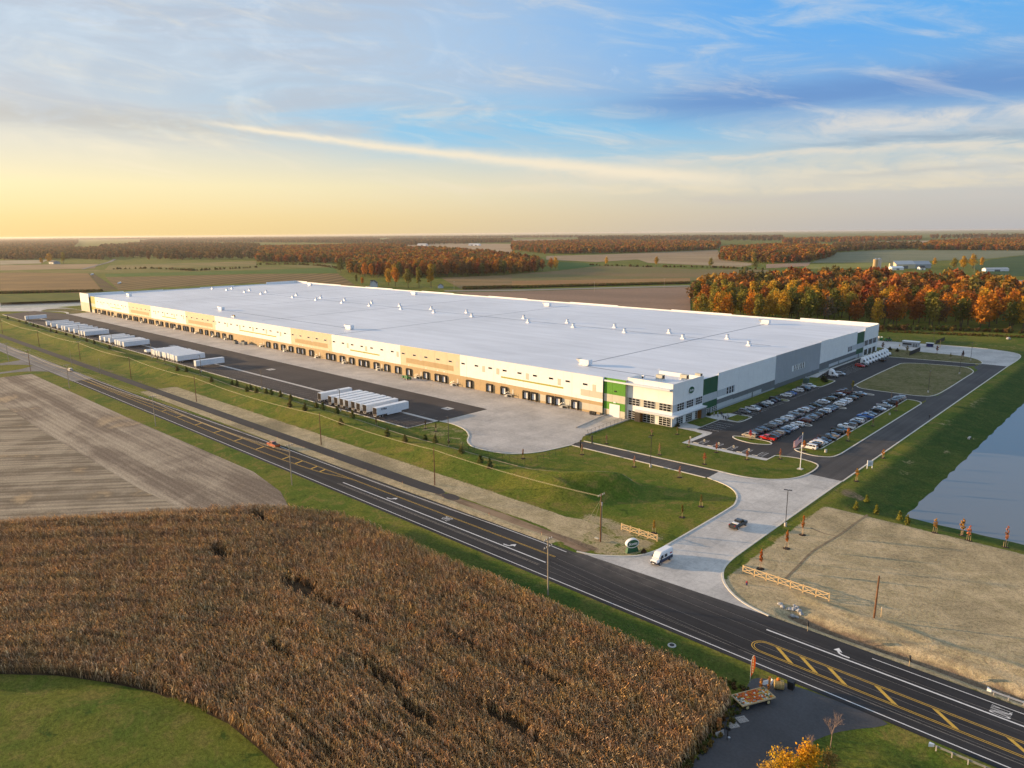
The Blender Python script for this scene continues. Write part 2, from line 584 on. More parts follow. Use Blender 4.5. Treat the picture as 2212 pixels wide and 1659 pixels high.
def asphalt(name, col, streak=0.0, axis='x', dust=None):
    m, N, p = new_mat(name)
    pos = N.n('ShaderNodeNewGeometry').outputs['Position']
    p.inputs['Roughness'].default_value = 0.82
    p.inputs['Specular IOR Level'].default_value = 0.3
    a = N.noise(pos, 0.06, 4.0, 0.6)
    b = N.noise(pos, 2.2, 3.0, 0.7)
    f = N.m('ADD', N.ss(a, 0.3, 0.7, 0.80, 1.20), N.ss(b, 0.3, 0.7, -0.12, 0.12))
    if streak:
        sp = N.n('ShaderNodeSeparateXYZ')
        N.put(sp.inputs[0], pos)
        x, y = (sp.outputs[0], sp.outputs[1]) if axis == 'x' else (sp.outputs[1], sp.outputs[0])
        s = N.noise(N.xyz(N.m('MULTIPLY', x, 0.012), N.m('MULTIPLY', y, 0.75), 0.0), 1.0, 3.0)
        f = N.m('MULTIPLY', f, N.ss(s, 0.3, 0.7, 1 - streak, 1 + streak))
    base = N.mix(1.0, col, f, 'MULTIPLY')
    if dust:
        # dry dust dragged out of the site entrance by tyres
        x0, wd, y0, y1 = dust
        g = N.m('EXPONENT', N.m('MULTIPLY', N.m('POWER', N.m('DIVIDE', N.m('SUBTRACT', sp.outputs[0], x0), wd), 2.0), -1.0))
        g = N.m('MULTIPLY', N.m('MULTIPLY', g, N.ss(sp.outputs[1], y0, y1)), N.ss(N.noise(pos, 0.25, 5.0, 0.65), 0.3, 0.7, 0.35, 1.0))
        base = N.mix(N.m('MULTIPLY', g, 0.75), base, (0.20, 0.175, 0.15))
    N.put(p.inputs['Base Color'], base)
    bp = N.n('ShaderNodeBump')
    bp.inputs['Strength'].default_value = 0.25
    bp.inputs['Distance'].default_value = 0.02
    N.put(bp.inputs['Height'], N.noise(pos, 14.0, 2.0))
    N.put(p.inputs['Normal'], bp.outputs[0])
    return m


M['road'] = asphalt('fresh_road_asphalt', (0.025, 0.024, 0.025), 0.35, dust=(-82, 20, 110.5, 122))
M['old_road'] = asphalt('old_grey_road_asphalt', (0.17, 0.16, 0.15), 0.12)
M['court'] = asphalt('truck_court_asphalt', (0.052, 0.043, 0.040), 0.10)
M['lot'] = asphalt('car_park_asphalt', (0.040, 0.036, 0.034), 0.12, 'y')
M['lane'] = asphalt('access_road_asphalt', (0.068, 0.062, 0.058), 0.18, 'y')
M['path'] = asphalt('path_asphalt', (0.040, 0.037, 0.037), 0.15)
M['gravel'] = asphalt('dark_gravel', (0.070, 0.069, 0.072), 0.0)


def slab(name, col, sx, sy):
    """broom finished concrete with sawn joints"""
    m, N, p = new_mat(name)
    pos = N.n('ShaderNodeNewGeometry').outputs['Position']
    sp = N.n('ShaderNodeSeparateXYZ')
    N.put(sp.inputs[0], pos)
    p.inputs['Roughness'].default_value = 0.8
    p.inputs['Specular IOR Level'].default_value = 0.3
    a = N.noise(pos, 0.08, 5.0, 0.6)
    b = N.noise(pos, 0.9, 5.0, 0.65, 1.0)
    f = N.m('ADD', N.ss(a, 0.3, 0.7, 0.82, 1.14), N.ss(b, 0.35, 0.70, 0.08, -0.14))
    # one shade for each poured bay
    wn = N.n('ShaderNodeTexWhiteNoise', noise_dimensions='2D')
    N.put(wn.inputs[0], N.xyz(N.m('FLOOR', N.m('DIVIDE', sp.outputs[0], sx)), N.m('FLOOR', N.m('DIVIDE', sp.outputs[1], sy * 3)), 0.0))
    f = N.m('ADD', f, N.m('MULTIPLY_ADD', wn.outputs[0], 0.07, -0.035))
    jx = N.m('ABSOLUTE', N.m('SUBTRACT', N.m('FRACT', N.m('DIVIDE', sp.outputs[0], sx)), 0.5))
    jy = N.m('ABSOLUTE', N.m('SUBTRACT', N.m('FRACT', N.m('DIVIDE', sp.outputs[1], sy)), 0.5))
    j = N.m('MAXIMUM', N.ss(jx, 0.5 - 0.05 / sx, 0.5 - 0.03 / sx), N.ss(jy, 0.5 - 0.05 / sy, 0.5 - 0.03 / sy))
    f = N.m('MULTIPLY', f, N.m('MULTIPLY_ADD', j, -0.22, 1.0))
    N.put(p.inputs['Base Color'], N.mix(1.0, col, f, 'MULTIPLY'))
    return m


M['apron'] = slab('apron_concrete', (0.47, 0.43, 0.385), 4.43, 6.0)
M['drive'] = slab('driveway_concrete', (0.50, 0.475, 0.44), 4.8, 4.8)
M['walk'] = slab('sidewalk_concrete', (0.55, 0.53, 0.50), 1.6, 1.6)


def field_mat(name, a, b, row=None, rowdir=0.0, patch=0.03, lines=0.0, pitch=3.0, third=None, rel=0.15):
    """soil or crop: two tones in patches, drawn out along the working direction"""
    m, N, p = new_mat(name)
    pos = N.n('ShaderNodeNewGeometry').outputs['Position']
    sp = N.n('ShaderNodeSeparateXYZ')
    N.put(sp.inputs[0], pos)
    p.inputs['Roughness'].default_value = 0.95
    p.inputs['Specular IOR Level'].default_value = 0.1
    c, s = math.cos(rowdir), math.sin(rowdir)
    along = N.m('ADD', N.m('MULTIPLY', sp.outputs[0], c), N.m('MULTIPLY', sp.outputs[1], s))
    across = N.m('ADD', N.m('MULTIPLY', sp.outputs[0], -s), N.m('MULTIPLY', sp.outputs[1], c))
    st = N.noise(N.xyz(N.m('MULTIPLY', along, patch * 0.12), N.m('MULTIPLY', across, patch * 2.2), 0.0), 1.0, 5.0, 0.6)
    pt = N.noise(pos, patch * 0.6, 5.0, 0.6, 0.6)
    fine = N.noise(pos, patch * 30, 3.0, 0.7)
    f = N.m('ADD', N.m('MULTIPLY', st, 0.6), N.m('MULTIPLY', pt, 0.4))
    col = N.mix(N.ss(f, 0.42, 0.58), a, b)
    if third:
        col = N.mix(N.ss(pt, 0.58, 0.72), col, third)
    col = N.mix(1.0, col, N.ss(fine, 0.25, 0.75, 1 - rel, 1 + rel), 'MULTIPLY')
    if lines:
        w = N.m('SINE', N.m('MULTIPLY', across, 2 * math.pi / pitch))
        col = N.mix(1.0, col, N.ss(w, -1.0, 1.0, 1 - lines, 1 + lines * 0.6), 'MULTIPLY')
    N.put(p.inputs['Base Color'], col)
    bp = N.n('ShaderNodeBump')
    bp.inputs['Strength'].default_value = 0.5
    bp.inputs['Distance'].default_value = 0.12
    N.put(bp.inputs['Height'], fine)
    N.put(p.inputs['Normal'], bp.outputs[0])
    return m


def leaf_mat(name, source, cols=None, trans=0.25):
    """foliage: colour of the object (source 'object') or a spread of colours (source 'random')"""
    m, N, p = new_mat(name)
    oi = N.n('ShaderNodeObjectInfo')
    pos = N.n('ShaderNodeNewGeometry').outputs['Position']
    p.inputs['Roughness'].default_value = 0.75
    p.inputs['Specular IOR Level'].default_value = 0.15
    if source == 'object':
        col = oi.outputs['Color']
    else:
        k = len(cols)
        col = N.ramp(oi.outputs['Random'], [(i / k, c) for i, c in enumerate(cols)], 'CONSTANT')
    at_ = N.n('ShaderNodeAttribute', attribute_name='shade')
    col = N.mix(1.0, col, at_.outputs['Color'], 'MULTIPLY')
    hsv = N.n('ShaderNodeHueSaturation')
    N.put(hsv.inputs['Color'], col)
    N.put(hsv.inputs['Hue'], N.m('MULTIPLY_ADD', N.noise(pos, 0.35, 2.0), 0.06, 0.47))
    N.put(p.inputs['Base Color'], hsv.outputs[0])
    tr = N.n('ShaderNodeBsdfTranslucent')
    N.put(tr.inputs[0], hsv.outputs[0])
    mx = N.n('ShaderNodeMixShader')
    mx.inputs[0].default_value = trans
    N.put(mx.inputs[1], p.outputs[0])
    N.put(mx.inputs[2], tr.outputs[0])
    out = [n for n in m.node_tree.nodes if n.type == 'OUTPUT_MATERIAL'][0]
    N.put(out.inputs[0], mx.outputs[0])
    return m


M['leaf'] = leaf_mat('tree_foliage', 'object')
AUTUMN = [(0.34, 0.12, 0.02), (0.20, 0.095, 0.025), (0.26, 0.07, 0.016), (0.16, 0.13, 0.028), (0.40, 0.20, 0.03), (0.11, 0.10, 0.028), (0.27, 0.16, 0.03), (0.36, 0.15, 0.025), (0.14, 0.08, 0.03)]
M['forest'] = leaf_mat('autumn_forest_foliage', 'random', AUTUMN)
M['forest_dull'] = leaf_mat('dull_forest_foliage', 'random', [(0.15, 0.10, 0.035), (0.10, 0.085, 0.03), (0.18, 0.085, 0.03), (0.085, 0.07, 0.03), (0.22, 0.13, 0.04)])
M['hedge'] = leaf_mat('hedge_foliage', 'random', [(0.12, 0.12, 0.03), (0.08, 0.10, 0.02), (0.20, 0.13, 0.03), (0.14, 0.08, 0.03)])
M['corn'] = leaf_mat('dry_corn_leaves', 'random', [(0.52, 0.34, 0.165), (0.32, 0.195, 0.09), (0.58, 0.39, 0.20), (0.46, 0.28, 0.125), (0.26, 0.16, 0.08), (0.54, 0.38, 0.21), (0.58, 0.32, 0.11), (0.38, 0.235, 0.11)], 0.15)

# ------------------------------------------------------------------ terrain
CREST = np.array([(-800, 146.5), (-150, 146.5), (-134, 147.0), (-122, 149.5), (-110, 158.0)], float)


def dist_path(x, y, P):
    d = np.full(np.shape(x), 1e9)
    for a, b in zip(P[:-1], P[1:]):
        ab = b - a
        t = np.clip(((x - a[0]) * ab[0] + (y - a[1]) * ab[1]) / (ab @ ab), 0, 1)
        d = np.minimum(d, np.hypot(x - a[0] - t * ab[0], y - a[1] - t * ab[1]))
    return d


def sm(t):
    t = np.clip(t, 0, 1)
    return t * t * (3 - 2 * t)


def height(x, y):
    x, y = np.asarray(x, float), np.asarray(y, float)
    h = np.zeros(np.broadcast(x, y).shape)
    d = dist_path(x, y, CREST)
    wob = 1 + 0.16 * np.sin(x * 0.043) + 0.10 * np.sin(x * 0.11 + 1)
    gap = 1 - 0.95 * np.exp(-((x + 437) / 12.0) ** 2) - 0.35 * np.exp(-((x + 315) / 20.0) ** 2)
    end = 1 + 0.35 * np.exp(-((x + 116) / 16.0) ** 2)
    h += 2.9 * wob * gap * end * sm(1 - d / np.where(y < 147, 15.0, 9.0)) * (x > -790)
    # basins of the two ponds
    wv = .010 * np.sin(y * .45 + 1.2 * np.sin(y * .13)) + .007 * np.sin(y * 1.3) + .008 * np.sin(x * .6)
    s = np.minimum.reduce([(x + 62) / 21 + wv, (y - 183.5) / 16 + wv, (475 - y) / 25, (75 - x) / 25])
    h -= 2.7 * np.clip(s, 0, 1)
    s = np.minimum.reduce([(x + 990) / 20, (y - 150) / 26, (292 - y) / 26, (-842 - x) / 20])
    h -= 2.7 * np.clip(s, 0, 1)
    # ditch beside the turning lane, spoil ridge behind it
    dm = sm((x + 50) / 5) * (x < 60)
    h -= 1.5 * np.exp(-((y - 125.2 - 0.3 * np.sin(x * 0.2)) / 1.6) ** 2) * dm
    h += 0.6 * np.exp(-((y - 132.0 - 0.5 * np.sin(x * 0.35)) / 1.1) ** 2) * dm
    # little spoil ridge beside the dirt track and the terrace in the lower meadow
    h += 0.35 * np.exp(-((y - 119.6) / 0.6) ** 2) * sm((x + 165) / 10) * sm((-97 - x) / 5)
    v = (y - 17.2) - (x + 125) * 0.72
    h += 0.9 * np.exp(-(v / 2.5) ** 2) * sm((-98 - x) / 12) * (x > -170)
    # hump with the yellow bush
    h += 0.9 * np.exp(-((x + 20) / 5.0) ** 2 - ((y - 92.0) / 5.0) ** 2)
    return h


def inpoly(x, y, poly):
    x, y = np.asarray(x, float), np.asarray(y, float)
    c = np.zeros(x.shape, bool)
    n = len(poly)
    for i in range(n):
        x1, y1 = poly[i][0], poly[i][1]
        x2, y2 = poly[(i + 1) % n][0], poly[(i + 1) % n][1]
        if y1 == y2:
            continue
        k = ((y1 > y) != (y2 > y)) & (x < (x2 - x1) * (y - y1) / (y2 - y1) + x1)
        c ^= k
    return c


def ground_material():
    m, N, p = new_mat('meadow_ground')
    pos = N.n('ShaderNodeNewGeometry').outputs['Position']
    cov = N.n('ShaderNodeAttribute', attribute_name='cover')
    sc = N.n('ShaderNodeSeparateColor')
    N.put(sc.inputs[0], cov.outputs['Color'])
    straw, dirt, lush = sc.outputs[0], sc.outputs[1], sc.outputs[2]
    p.inputs['Roughness'].default_value = 0.95
    p.inputs['Specular IOR Level'].default_value = 0.08
    a = N.noise(pos, 0.035, 6.0, 0.6, 0.5)
    b = N.noise(pos, 0.22, 6.0, 0.68, 0.8)
    c = N.noise(pos, 1.6, 4.0, 0.75)
    d = N.noise(pos, 6.0, 3.0, 0.7)
    grass = N.mix(N.ss(a, 0.38, 0.62), (0.085, 0.130, 0.016), (0.165, 0.165, 0.024))
    grass = N.mix(N.ss(b, 0.48, 0.66), grass, (0.20, 0.165, 0.042))
    grass = N.mix(N.ss(b, 0.44, 0.28), grass, (0.038, 0.070, 0.011))
    grass = N.mix(lush, grass, N.mix(N.ss(b, 0.3, 0.7), (0.022, 0.060, 0.012), (0.050, 0.082, 0.016)))
    st = N.mix(N.ss(b, 0.35, 0.65), (0.52, 0.41, 0.25), (0.36, 0.29, 0.165))
    st = N.mix(N.ss(c, 0.54, 0.70), st, (0.22, 0.195, 0.085))
    st = N.mix(N.ss(a, 0.50, 0.68), st, (0.27, 0.22, 0.13))
    di = N.mix(N.ss(b, 0.3, 0.7), (0.135, 0.098, 0.066), (0.24, 0.175, 0.115))
    mixn = N.m('ADD', N.m('MULTIPLY', b, 0.65), N.m('MULTIPLY', c, 0.35))
    fs = N.ss(N.m('ADD', straw, N.m('MULTIPLY_ADD', mixn, 1.5, -0.75)), 0.38, 0.62)
    fd = N.ss(N.m('ADD', dirt, N.m('MULTIPLY_ADD', mixn, 1.2, -0.6)), 0.38, 0.62)
    col = N.mix(fs, grass, st)
    col = N.mix(fd, col, di)
    col = N.mix(1.0, col, N.ss(c, 0.28, 0.72, 0.62, 1.36), 'MULTIPLY')
    col = N.mix(1.0, col, N.ss(d, 0.28, 0.72, 0.68, 1.30), 'MULTIPLY')
    N.put(p.inputs['Base Color'], col)
    bp = N.n('ShaderNodeBump')
    bp.inputs['Strength'].default_value = 0.8
    bp.inputs['Distance'].default_value = 0.25
    N.put(bp.inputs['Height'], N.m('ADD', N.m('MULTIPLY', c, 0.6), N.m('MULTIPLY', d, 0.35)))
    N.put(p.inputs['Normal'], bp.outputs[0])
    return m


def build_ground():
    xs = np.concatenate([[-60000, -20000, -6000, -2500, -1400], np.arange(-1010, -300, 6.0), np.arange(-300, 80, 1.5), [150, 400, 1500, 6000, 20000, 60000]])
    ys = np.concatenate([[-60000, -20000, -5000, -1200, -300, -60], np.arange(-20, 60, 3.0), np.arange(60, 200, 1.0), np.arange(200, 500, 3.0), [520, 560, 620, 800, 1400, 3000, 8000, 20000, 60000]])
    X, Y = np.meshgrid(xs, ys)
    Z = height(X, Y)
    nx, ny = len(xs), len(ys)
    co = np.stack([X, Y, Z], -1).reshape(-1, 3)
    i = np.arange(nx * ny).reshape(ny, nx)
    q = np.stack([i[:-1, :-1], i[:-1, 1:], i[1:, 1:], i[1:, :-1]], -1).reshape(-1, 4)
    me = bpy.data.meshes.new('ground')
    me.vertices.add(len(co))
    me.vertices.foreach_set('co', co.ravel())
    me.loops.add(q.size)
    me.loops.foreach_set('vertex_index', q.ravel().astype(np.int32))
    me.polygons.add(len(q))
    me.polygons.foreach_set('loop_start', np.arange(0, q.size, 4, dtype=np.int32))
    me.polygons.foreach_set('use_smooth', np.ones(len(q), bool))
    me.update()
    x, y = co[:, 0], co[:, 1]
    st = np.zeros(len(x))
    di = np.zeros(len(x))
    lu = np.zeros(len(x))
    band = lambda v, lo, hi, s: sm((v - lo) / s) * sm((hi - v) / s)
    st += 0.95 * band(y, 117.0, 123.5, 1.2) * (x < -100) * (x > -345)
    st += 1.15 * band(y, 123.6, 134.5, 2.6) * (x < -98) * (x > -345)
    di += 0.5 * band(y, 124.5, 129.5, 2.5) * (x < -330) * (x > -520)
    di += 0.85 * band(y, 120.6, 124.6, 1.2) * band(x, -147, -88, 4)
    st += 0.55 * band(y, 119, 142, 4) * band(x, -108, -79, 5)
    st += 0.85 * band(y, 119.0, 186.5, 4) * sm((x + 64) / 2.5) * (x < 120)
    di += 0.42 * band(y, 125.5, 131.5, 2) * sm((x + 55) / 4) * (x < 120)
    di += 0.8 * band(y, 123.6, 126.6, 1) * sm((x + 50) / 4) * (x < 120)
    for px_, py_, rx_, ry_ in ((-58, 240, 3, 5), (-56, 228, 3, 4), (-61, 300, 3, 14), (-60, 345, 3.5, 22), (-53, 215, 1.5, 4), (-52, 262, 2, 6), (-50, 286, 3, 3)):
        st += 0.45 * np.exp(-((x - px_) / rx_) ** 2 - ((y - py_) / ry_) ** 2)
    di += 0.55 * np.exp(-((x + 62) / 9.0) ** 2 - ((y - 198) / 6.0) ** 2)
    lu += 0.9 * band(x, -62, 80, 3) * band(y, 186, 520, 5)
    lu += 0.45 * band(y, 150, 158, 2) * (x > -800) * (x < -150)
    lu += 0.30 * (x > -190) * (x < -60) * (y < 60) * (y > -20)
    lu += 0.7 * band(y, 97, 104, 2) * (x > -130) * (x < -43)
    lu += 0.5 * band(y, 82, 101, 3) * (x > -33) * (x < 60)
    st += 0.40 * band(x, -205, -150, 5) * band(y, 157, 174, 3)
    st += 0.38 * band(x, -130, -80, 6) * band(y, 336, 470, 6)
    st += 0.35 * (y > 505) * (y < 530) * (x > -160)
    st += 0.5 * (y > 528) * (y < 556) * (x > -170) * (x < 0)
    lu += 0.55 * (y > 470) * (y < 527) * (x > -170)
    st += 0.35 * np.exp(-((x + 141) / 9.0) ** 2 - ((y - 208) / 4.0) ** 2) * 1.5
    rgb = np.stack([np.clip(st, 0, 1), np.clip(di, 0, 1), np.clip(lu, 0, 1), np.ones(len(x))], -1)
    at_ = me.color_attributes.new('cover', 'FLOAT_COLOR', 'POINT')
    at_.data.foreach_set('color', rgb.ravel().astype(np.float32))
    me.materials.append(ground_material())
    struct('ground', me)


build_ground()


def water_mat(name, col, rough):
    m, N, p = new_mat(name)
    pos = N.n('ShaderNodeNewGeometry').outputs['Position']
    p.inputs['Base Color'].default_value = (*col, 1)
    p.inputs['Roughness'].default_value = rough
    p.inputs['IOR'].default_value = 1.33
    p.inputs['Specular IOR Level'].default_value = 0.9
    bp = N.n('ShaderNodeBump')
    bp.inputs['Strength'].default_value = 0.22
    bp.inputs['Distance'].default_value = 0.06
    N.put(bp.inputs['Height'], N.noise(pos, 1.3, 4.0, 0.6))
    N.put(p.inputs['Normal'], bp.outputs[0])
    return m


M['water'] = water_mat('pond_water', (0.17, 0.175, 0.165), 0.20)
sheet('pond_water', [(-52, 188), (70, 188), (70, 470), (-52, 470)], -2.0, M['water'])
sheet('pond_water', [(-985, 158), (-846, 158), (-846, 286), (-985, 286)], -2.0, M['water'])

# ------------------------------------------------------------------ roads, court, car park
ROAD = smooth_path([(-60, 118.2), (-95, 118.2), (-235, 117.1), (-300, 115.6), (-345, 114.4), (-400, 114.2), (-600, 113.8), (-1100, 113.8)], 6)
sheet('main_road', [(60, 104.3), (60, 121.2), (-48, 121.4), (-84, 121.9), (-93, 118.4)] + ROAD[12:] + [(-1100, 104.5)], 0.030, M['road'])
sheet('old_road_surface', [(-398, 104.6), (-398, 114.1), (-1100, 113.7), (-1100, 104.6)], 0.038, M['old_road'])
sheet('shared_path', [(-640, 121.2), (-150, 121.2), (-143.5, 122.2), (-143, 124.2), (-146, 125.6), (-640, 125.6)], 0.030, M['path'])
sheet('dirt_track', smooth_path([(-142, 121.6), (-120, 121.2), (-104, 120.6), (-92, 119.4)], 4) + smooth_path([(-91, 121.4), (-104, 123.4), (-122, 124.2), (-142, 124.0)], 4), 0.020,
      field_mat('bare_track_soil', (0.20, 0.135, 0.085), (0.31, 0.22, 0.14), patch=0.25))
drive_l = smooth_path([(-93, 119.0), (-88.5, 120.6), (-82.6, 125.3), (-80.2, 131.0), (-79.9, 140), (-79.9, 164), (-80.6, 170.5), (-83.6, 177), (-88.5, 181.2), (-95.8, 183.6)], 5)
drive_r = smooth_path([(-66.0, 206.3), (-66.0, 190), (-65.8, 150), (-65.4, 136.5), (-63.4, 130.2), (-59.9, 125.8), (-55.2, 122.7), (-49.5, 121.2)], 5)
lawn_e = smooth_path([(-95.9, 190.8), (-88.5, 191.2), (-82.1, 193.8), (-77.7, 198.8), (-75.9, 205.0), (-75.8, 206.3)], 5)
sheet('driveway', drive_l + lawn_e + drive_r, 0.034, M['drive'])
sheet('gate_lane', [(-95.8, 183.6), (-95.9, 190.8), (-145.5, 188.9), (-146.5, 186.0), (-145.7, 183.2)], 0.030, M['lane'])
sheet('access_road', [(-75.8, 206.3), (-66.0, 206.3), (-66.0, 445), (-78, 445), (-78, 430), (-75, 424), (-74.6, 345), (-78, 341), (-75.6, 331), (-75.4, 232), (-77, 227), (-88, 226), (-88, 219), (-82, 219), (-77, 216)], 0.030, M['lane'])
sheet('car_park', [(-118.5, 212.3), (-90.4, 212.3), (-90.4, 219), (-84, 219.6), (-84, 226), (-76, 334), (-78, 341), (-103, 339.4), (-108, 346), (-109.5, 408), (-108, 421), (-97, 427), (-82, 430), (-77.8, 436), (-80, 442.5), (-121, 436.6), (-131, 436), (-131, 374), (-128, 352), (-118.5, 348), (-118.5, 332), (-126.4, 331), (-126.4, 258), (-118.2, 258), (-118.2, 247.6), (-125.0, 246.5), (-124.8, 228.6), (-118.2, 228.4)], 0.026, M['lot'])
apron_edge = smooth_path([(-202.9, 174.4), (-196, 174.8), (-187.2, 172.6), (-180.3, 168.2), (-175.3, 162.9), (-169, 159.6), (-160.3, 160.0), (-154.0, 162.5), (-149.4, 168.5), (-147.4, 175.2), (-145.9, 183.0)], 5)
sheet('truck_court_concrete', [(-758, 202.5), (-202.9, 199.6)] + apron_edge + [(-146.5, 189.2), (-149.4, 194), (-150.2, 224.5), (-758, 223.2)], 0.022, M['apron'])
sheet('truck_court_asphalt', [(-800, 161), (-204.2, 160.0), (-203.1, 174.5), (-203, 200.0), (-755, 202.6), (-790, 196), (-815, 190)], 0.030, M['court'])
sheet('trailer_dolly_pad', [(-204, 173.0), (-204, 174.6), (-760, 175.4), (-760, 173.8)], 0.036, M['concrete'])
for cx, cy in ((-216, 190), (-352.5, 186), (-480, 186)):
    sheet('drain_pad', [(cx - 2.2, cy - 1.8), (cx + 2.2, cy - 1.8), (cx + 2.2, cy + 1.8), (cx - 2.2, cy + 1.8)], 0.038, M['concrete'])
    sheet('drain_grate', [(cx - .5, cy - .4), (cx + .5, cy - .4), (cx + .5, cy + .4), (cx - .5, cy + .4)], 0.042, M['grime'])
sheet('north_yard_concrete', smooth_path([(-66, 445), (-65.6, 470), (-66.8, 487), (-71, 496.5), (-80, 502), (-92, 504.5), (-116, 502.5), (-150, 497.5)], 5) + [(-170, 496), (-170, 470), (-132, 469)] + smooth_path([(-111, 467), (-96, 467), (-88.5, 465), (-81.2, 457.5), (-77.5, 448), (-78, 445)], 4), 0.024, M['drive'])
sheet('far_yard_concrete', smooth_path([(-758, 202), (-780, 205), (-802, 196), (-825, 178), (-850, 160), (-900, 140), (-900, 158), (-862, 190), (-838, 215), (-810, 222), (-780, 222)], 4), 0.024, M['drive'])
sheet('entrance_walk', [(-119.7, 210.0), (-90.4, 210.0), (-90.4, 212.4), (-118.0, 212.4), (-117.6, 226.6), (-118.3, 228.6), (-124.6, 228.7), (-124.6, 246.6), (-118.2, 247.4), (-118.2, 258.2), (-126.4, 258.4), (-132.4, 252), (-132.4, 228), (-130.5, 225.8), (-124, 225.8), (-119.8, 224.5)], 0.040, M['walk'])
sheet('wall_walk', [(-132.4, 350), (-128.2, 352), (-131, 374), (-131, 436), (-132.4, 436)], 0.034, M['walk'])
sheet('gravel_lot', smooth_path([(-42.6, 101.8), (-36, 103.9), (-25, 104.35), (-24.6, 102.6), (-26.8, 99.8), (-29.0, 96.5), (-30.6, 92), (-30.6, 86), (-29, 70), (-34, 55), (-40.9, 60), (-40.6, 76), (-42.2, 92), (-42.8, 98)], 3, True), 0.022, M['gravel'])
sheet('farm_drive', smooth_path([(-436, 105), (-442, 101.5), (-448, 95), (-450, 84), (-448, 60), (-440, 20), (-420, -60)], 4) + smooth_path([(-424, -60), (-444, 20), (-452, 60), (-455, 86), (-458, 97), (-466, 105)], 4), 0.022, M['old_road'])
sheet('farm_drive', smooth_path([(-462, 105), (-474, 100), (-482, 88), (-484, 60), (-480, 0)], 4) + smooth_path([(-486, 0), (-489, 60), (-488, 90), (-492, 105)], 4), 0.022, M['old_road'])
sheet('asphalt_spill', smooth_path([(-142.6, 122.4), (-139, 121.4), (-136.5, 122.8), (-138, 124.6), (-141.8, 124.6)], 4, True), 0.044, M['court'])

# kerbs
kerbs = [('driveway_kerb', drive_l, False), ('driveway_kerb', drive_r[::-1] + [], False),
         ('lawn_kerb', [(-145.6, 189.6), (-120, 190.3)] + smooth_path([(-95.9, 191.1), (-88.3, 191.3), (-82.1, 193.8), (-77.6, 198.8), (-75.7, 205.2), (-75.8, 213.7), (-77.9, 217.6), (-84.2, 219.0), (-90.2, 217.0)], 5) + [(-90.3, 210)], False),
         ('gate_lane_kerb', [(-145.8, 182.9), (-120, 183.2), (-96.2, 183.2)], False),
         ('access_road_kerb', [(-65.8, 206), (-65.8, 300), (-65.8, 400)] + smooth_path([(-65.8, 445), (-65.4, 470), (-66.6, 487), (-70.8, 496.7), (-80, 502.2), (-92, 504.7), (-116, 502.7)], 5), False),
         ('island_kerb', smooth_path([(-88.5, 228.0), (-86.6, 226.2), (-81, 225.0), (-76.6, 227.3), (-75.5, 233)], 4) + [(-75.6, 280)] + smooth_path([(-75.7, 320), (-76.0, 326), (-78.6, 329.0), (-82.3, 329.4)], 4) + [(-82.3, 290), (-82.2, 233.6), (-87.4, 230.6)], True),
         ('island_kerb', smooth_path([(-108.8, 350.5), (-107.2, 343.5), (-102.6, 339.4), (-89.6, 339.2), (-80.6, 339.8), (-76.0, 344.5), (-75.0, 363.2), (-75.1, 400), (-75.2, 413.5), (-77.0, 421.5), (-82.2, 428.5), (-97.4, 426.4), (-108.0, 421.0), (-109.6, 408)], 4, True), True),
         ('island_kerb', smooth_path([(-131, 436.4), (-120.3, 436.8), (-95.3, 440.8), (-79.8, 442.8), (-77.5, 447), (-81.2, 457.6), (-88.4, 465), (-96, 467.2), (-111.1, 467.2), (-131, 469)], 4), False),
         ('island_kerb', smooth_path([(-110.2, 229.4), (-108.4, 226.4), (-102.4, 224.9), (-97.6, 226.6), (-96.6, 228.6), (-98.4, 230.6), (-104, 230.9)], 4, True), True),
         ('island_kerb', smooth_path([(-119.8, 292.6), (-118.4, 293.2), (-118.2, 294.6), (-119.4, 295.6), (-122, 295.6)], 3), False),
         ('island_kerb', smooth_path([(-100.5, 259.0), (-96.6, 259.3), (-95.6, 260.6), (-96.8, 261.9), (-100.5, 262.0)], 3), False),
         ('island_kerb', smooth_path([(-100.5, 294.6), (-96.6, 294.8), (-95.6, 296.0), (-96.8, 297.2), (-100.5, 297.3)], 3), False),
         ('island_kerb', smooth_path([(-105, 330.6), (-98, 330.4), (-95.4, 329.4), (-96.0, 327.9), (-99, 327.6)], 3), False),
         ('island_kerb', smooth_path([(-127, 328.5), (-120, 330.4), (-118.4, 334), (-118.4, 346), (-119.4, 349.6), (-123.5, 350.4)], 3), False),
         ('island_kerb', smooth_path([(-125, 247.3), (-119, 247.4), (-117.4, 249), (-117.3, 256), (-118, 258.6), (-122, 259.0)], 3), False),
         ('truck_court_kerb', [(-204.0, 174.2), (-204.2, 159.8), (-330, 160.1), (-500, 160.6), (-800, 160.8)], False),
         ('truck_court_kerb', apron_edge, False),
         ('far_yard_kerb', smooth_path([(-757, 203), (-775, 207), (-792, 203), (-806, 192)], 4), False)]
for nm, pts, cl in kerbs:
    mb = MB()
    ribbon(mb, pts, 0.42 if nm != 'truck_court_kerb' else 0.5, -0.02, 0.15, cl)
    struct(nm, mb.mesh(nm, M['kerb']))


def island(name, pts, z, mat):
    """raised bed inside a kerb"""
    sheet(name, pts, z, mat)


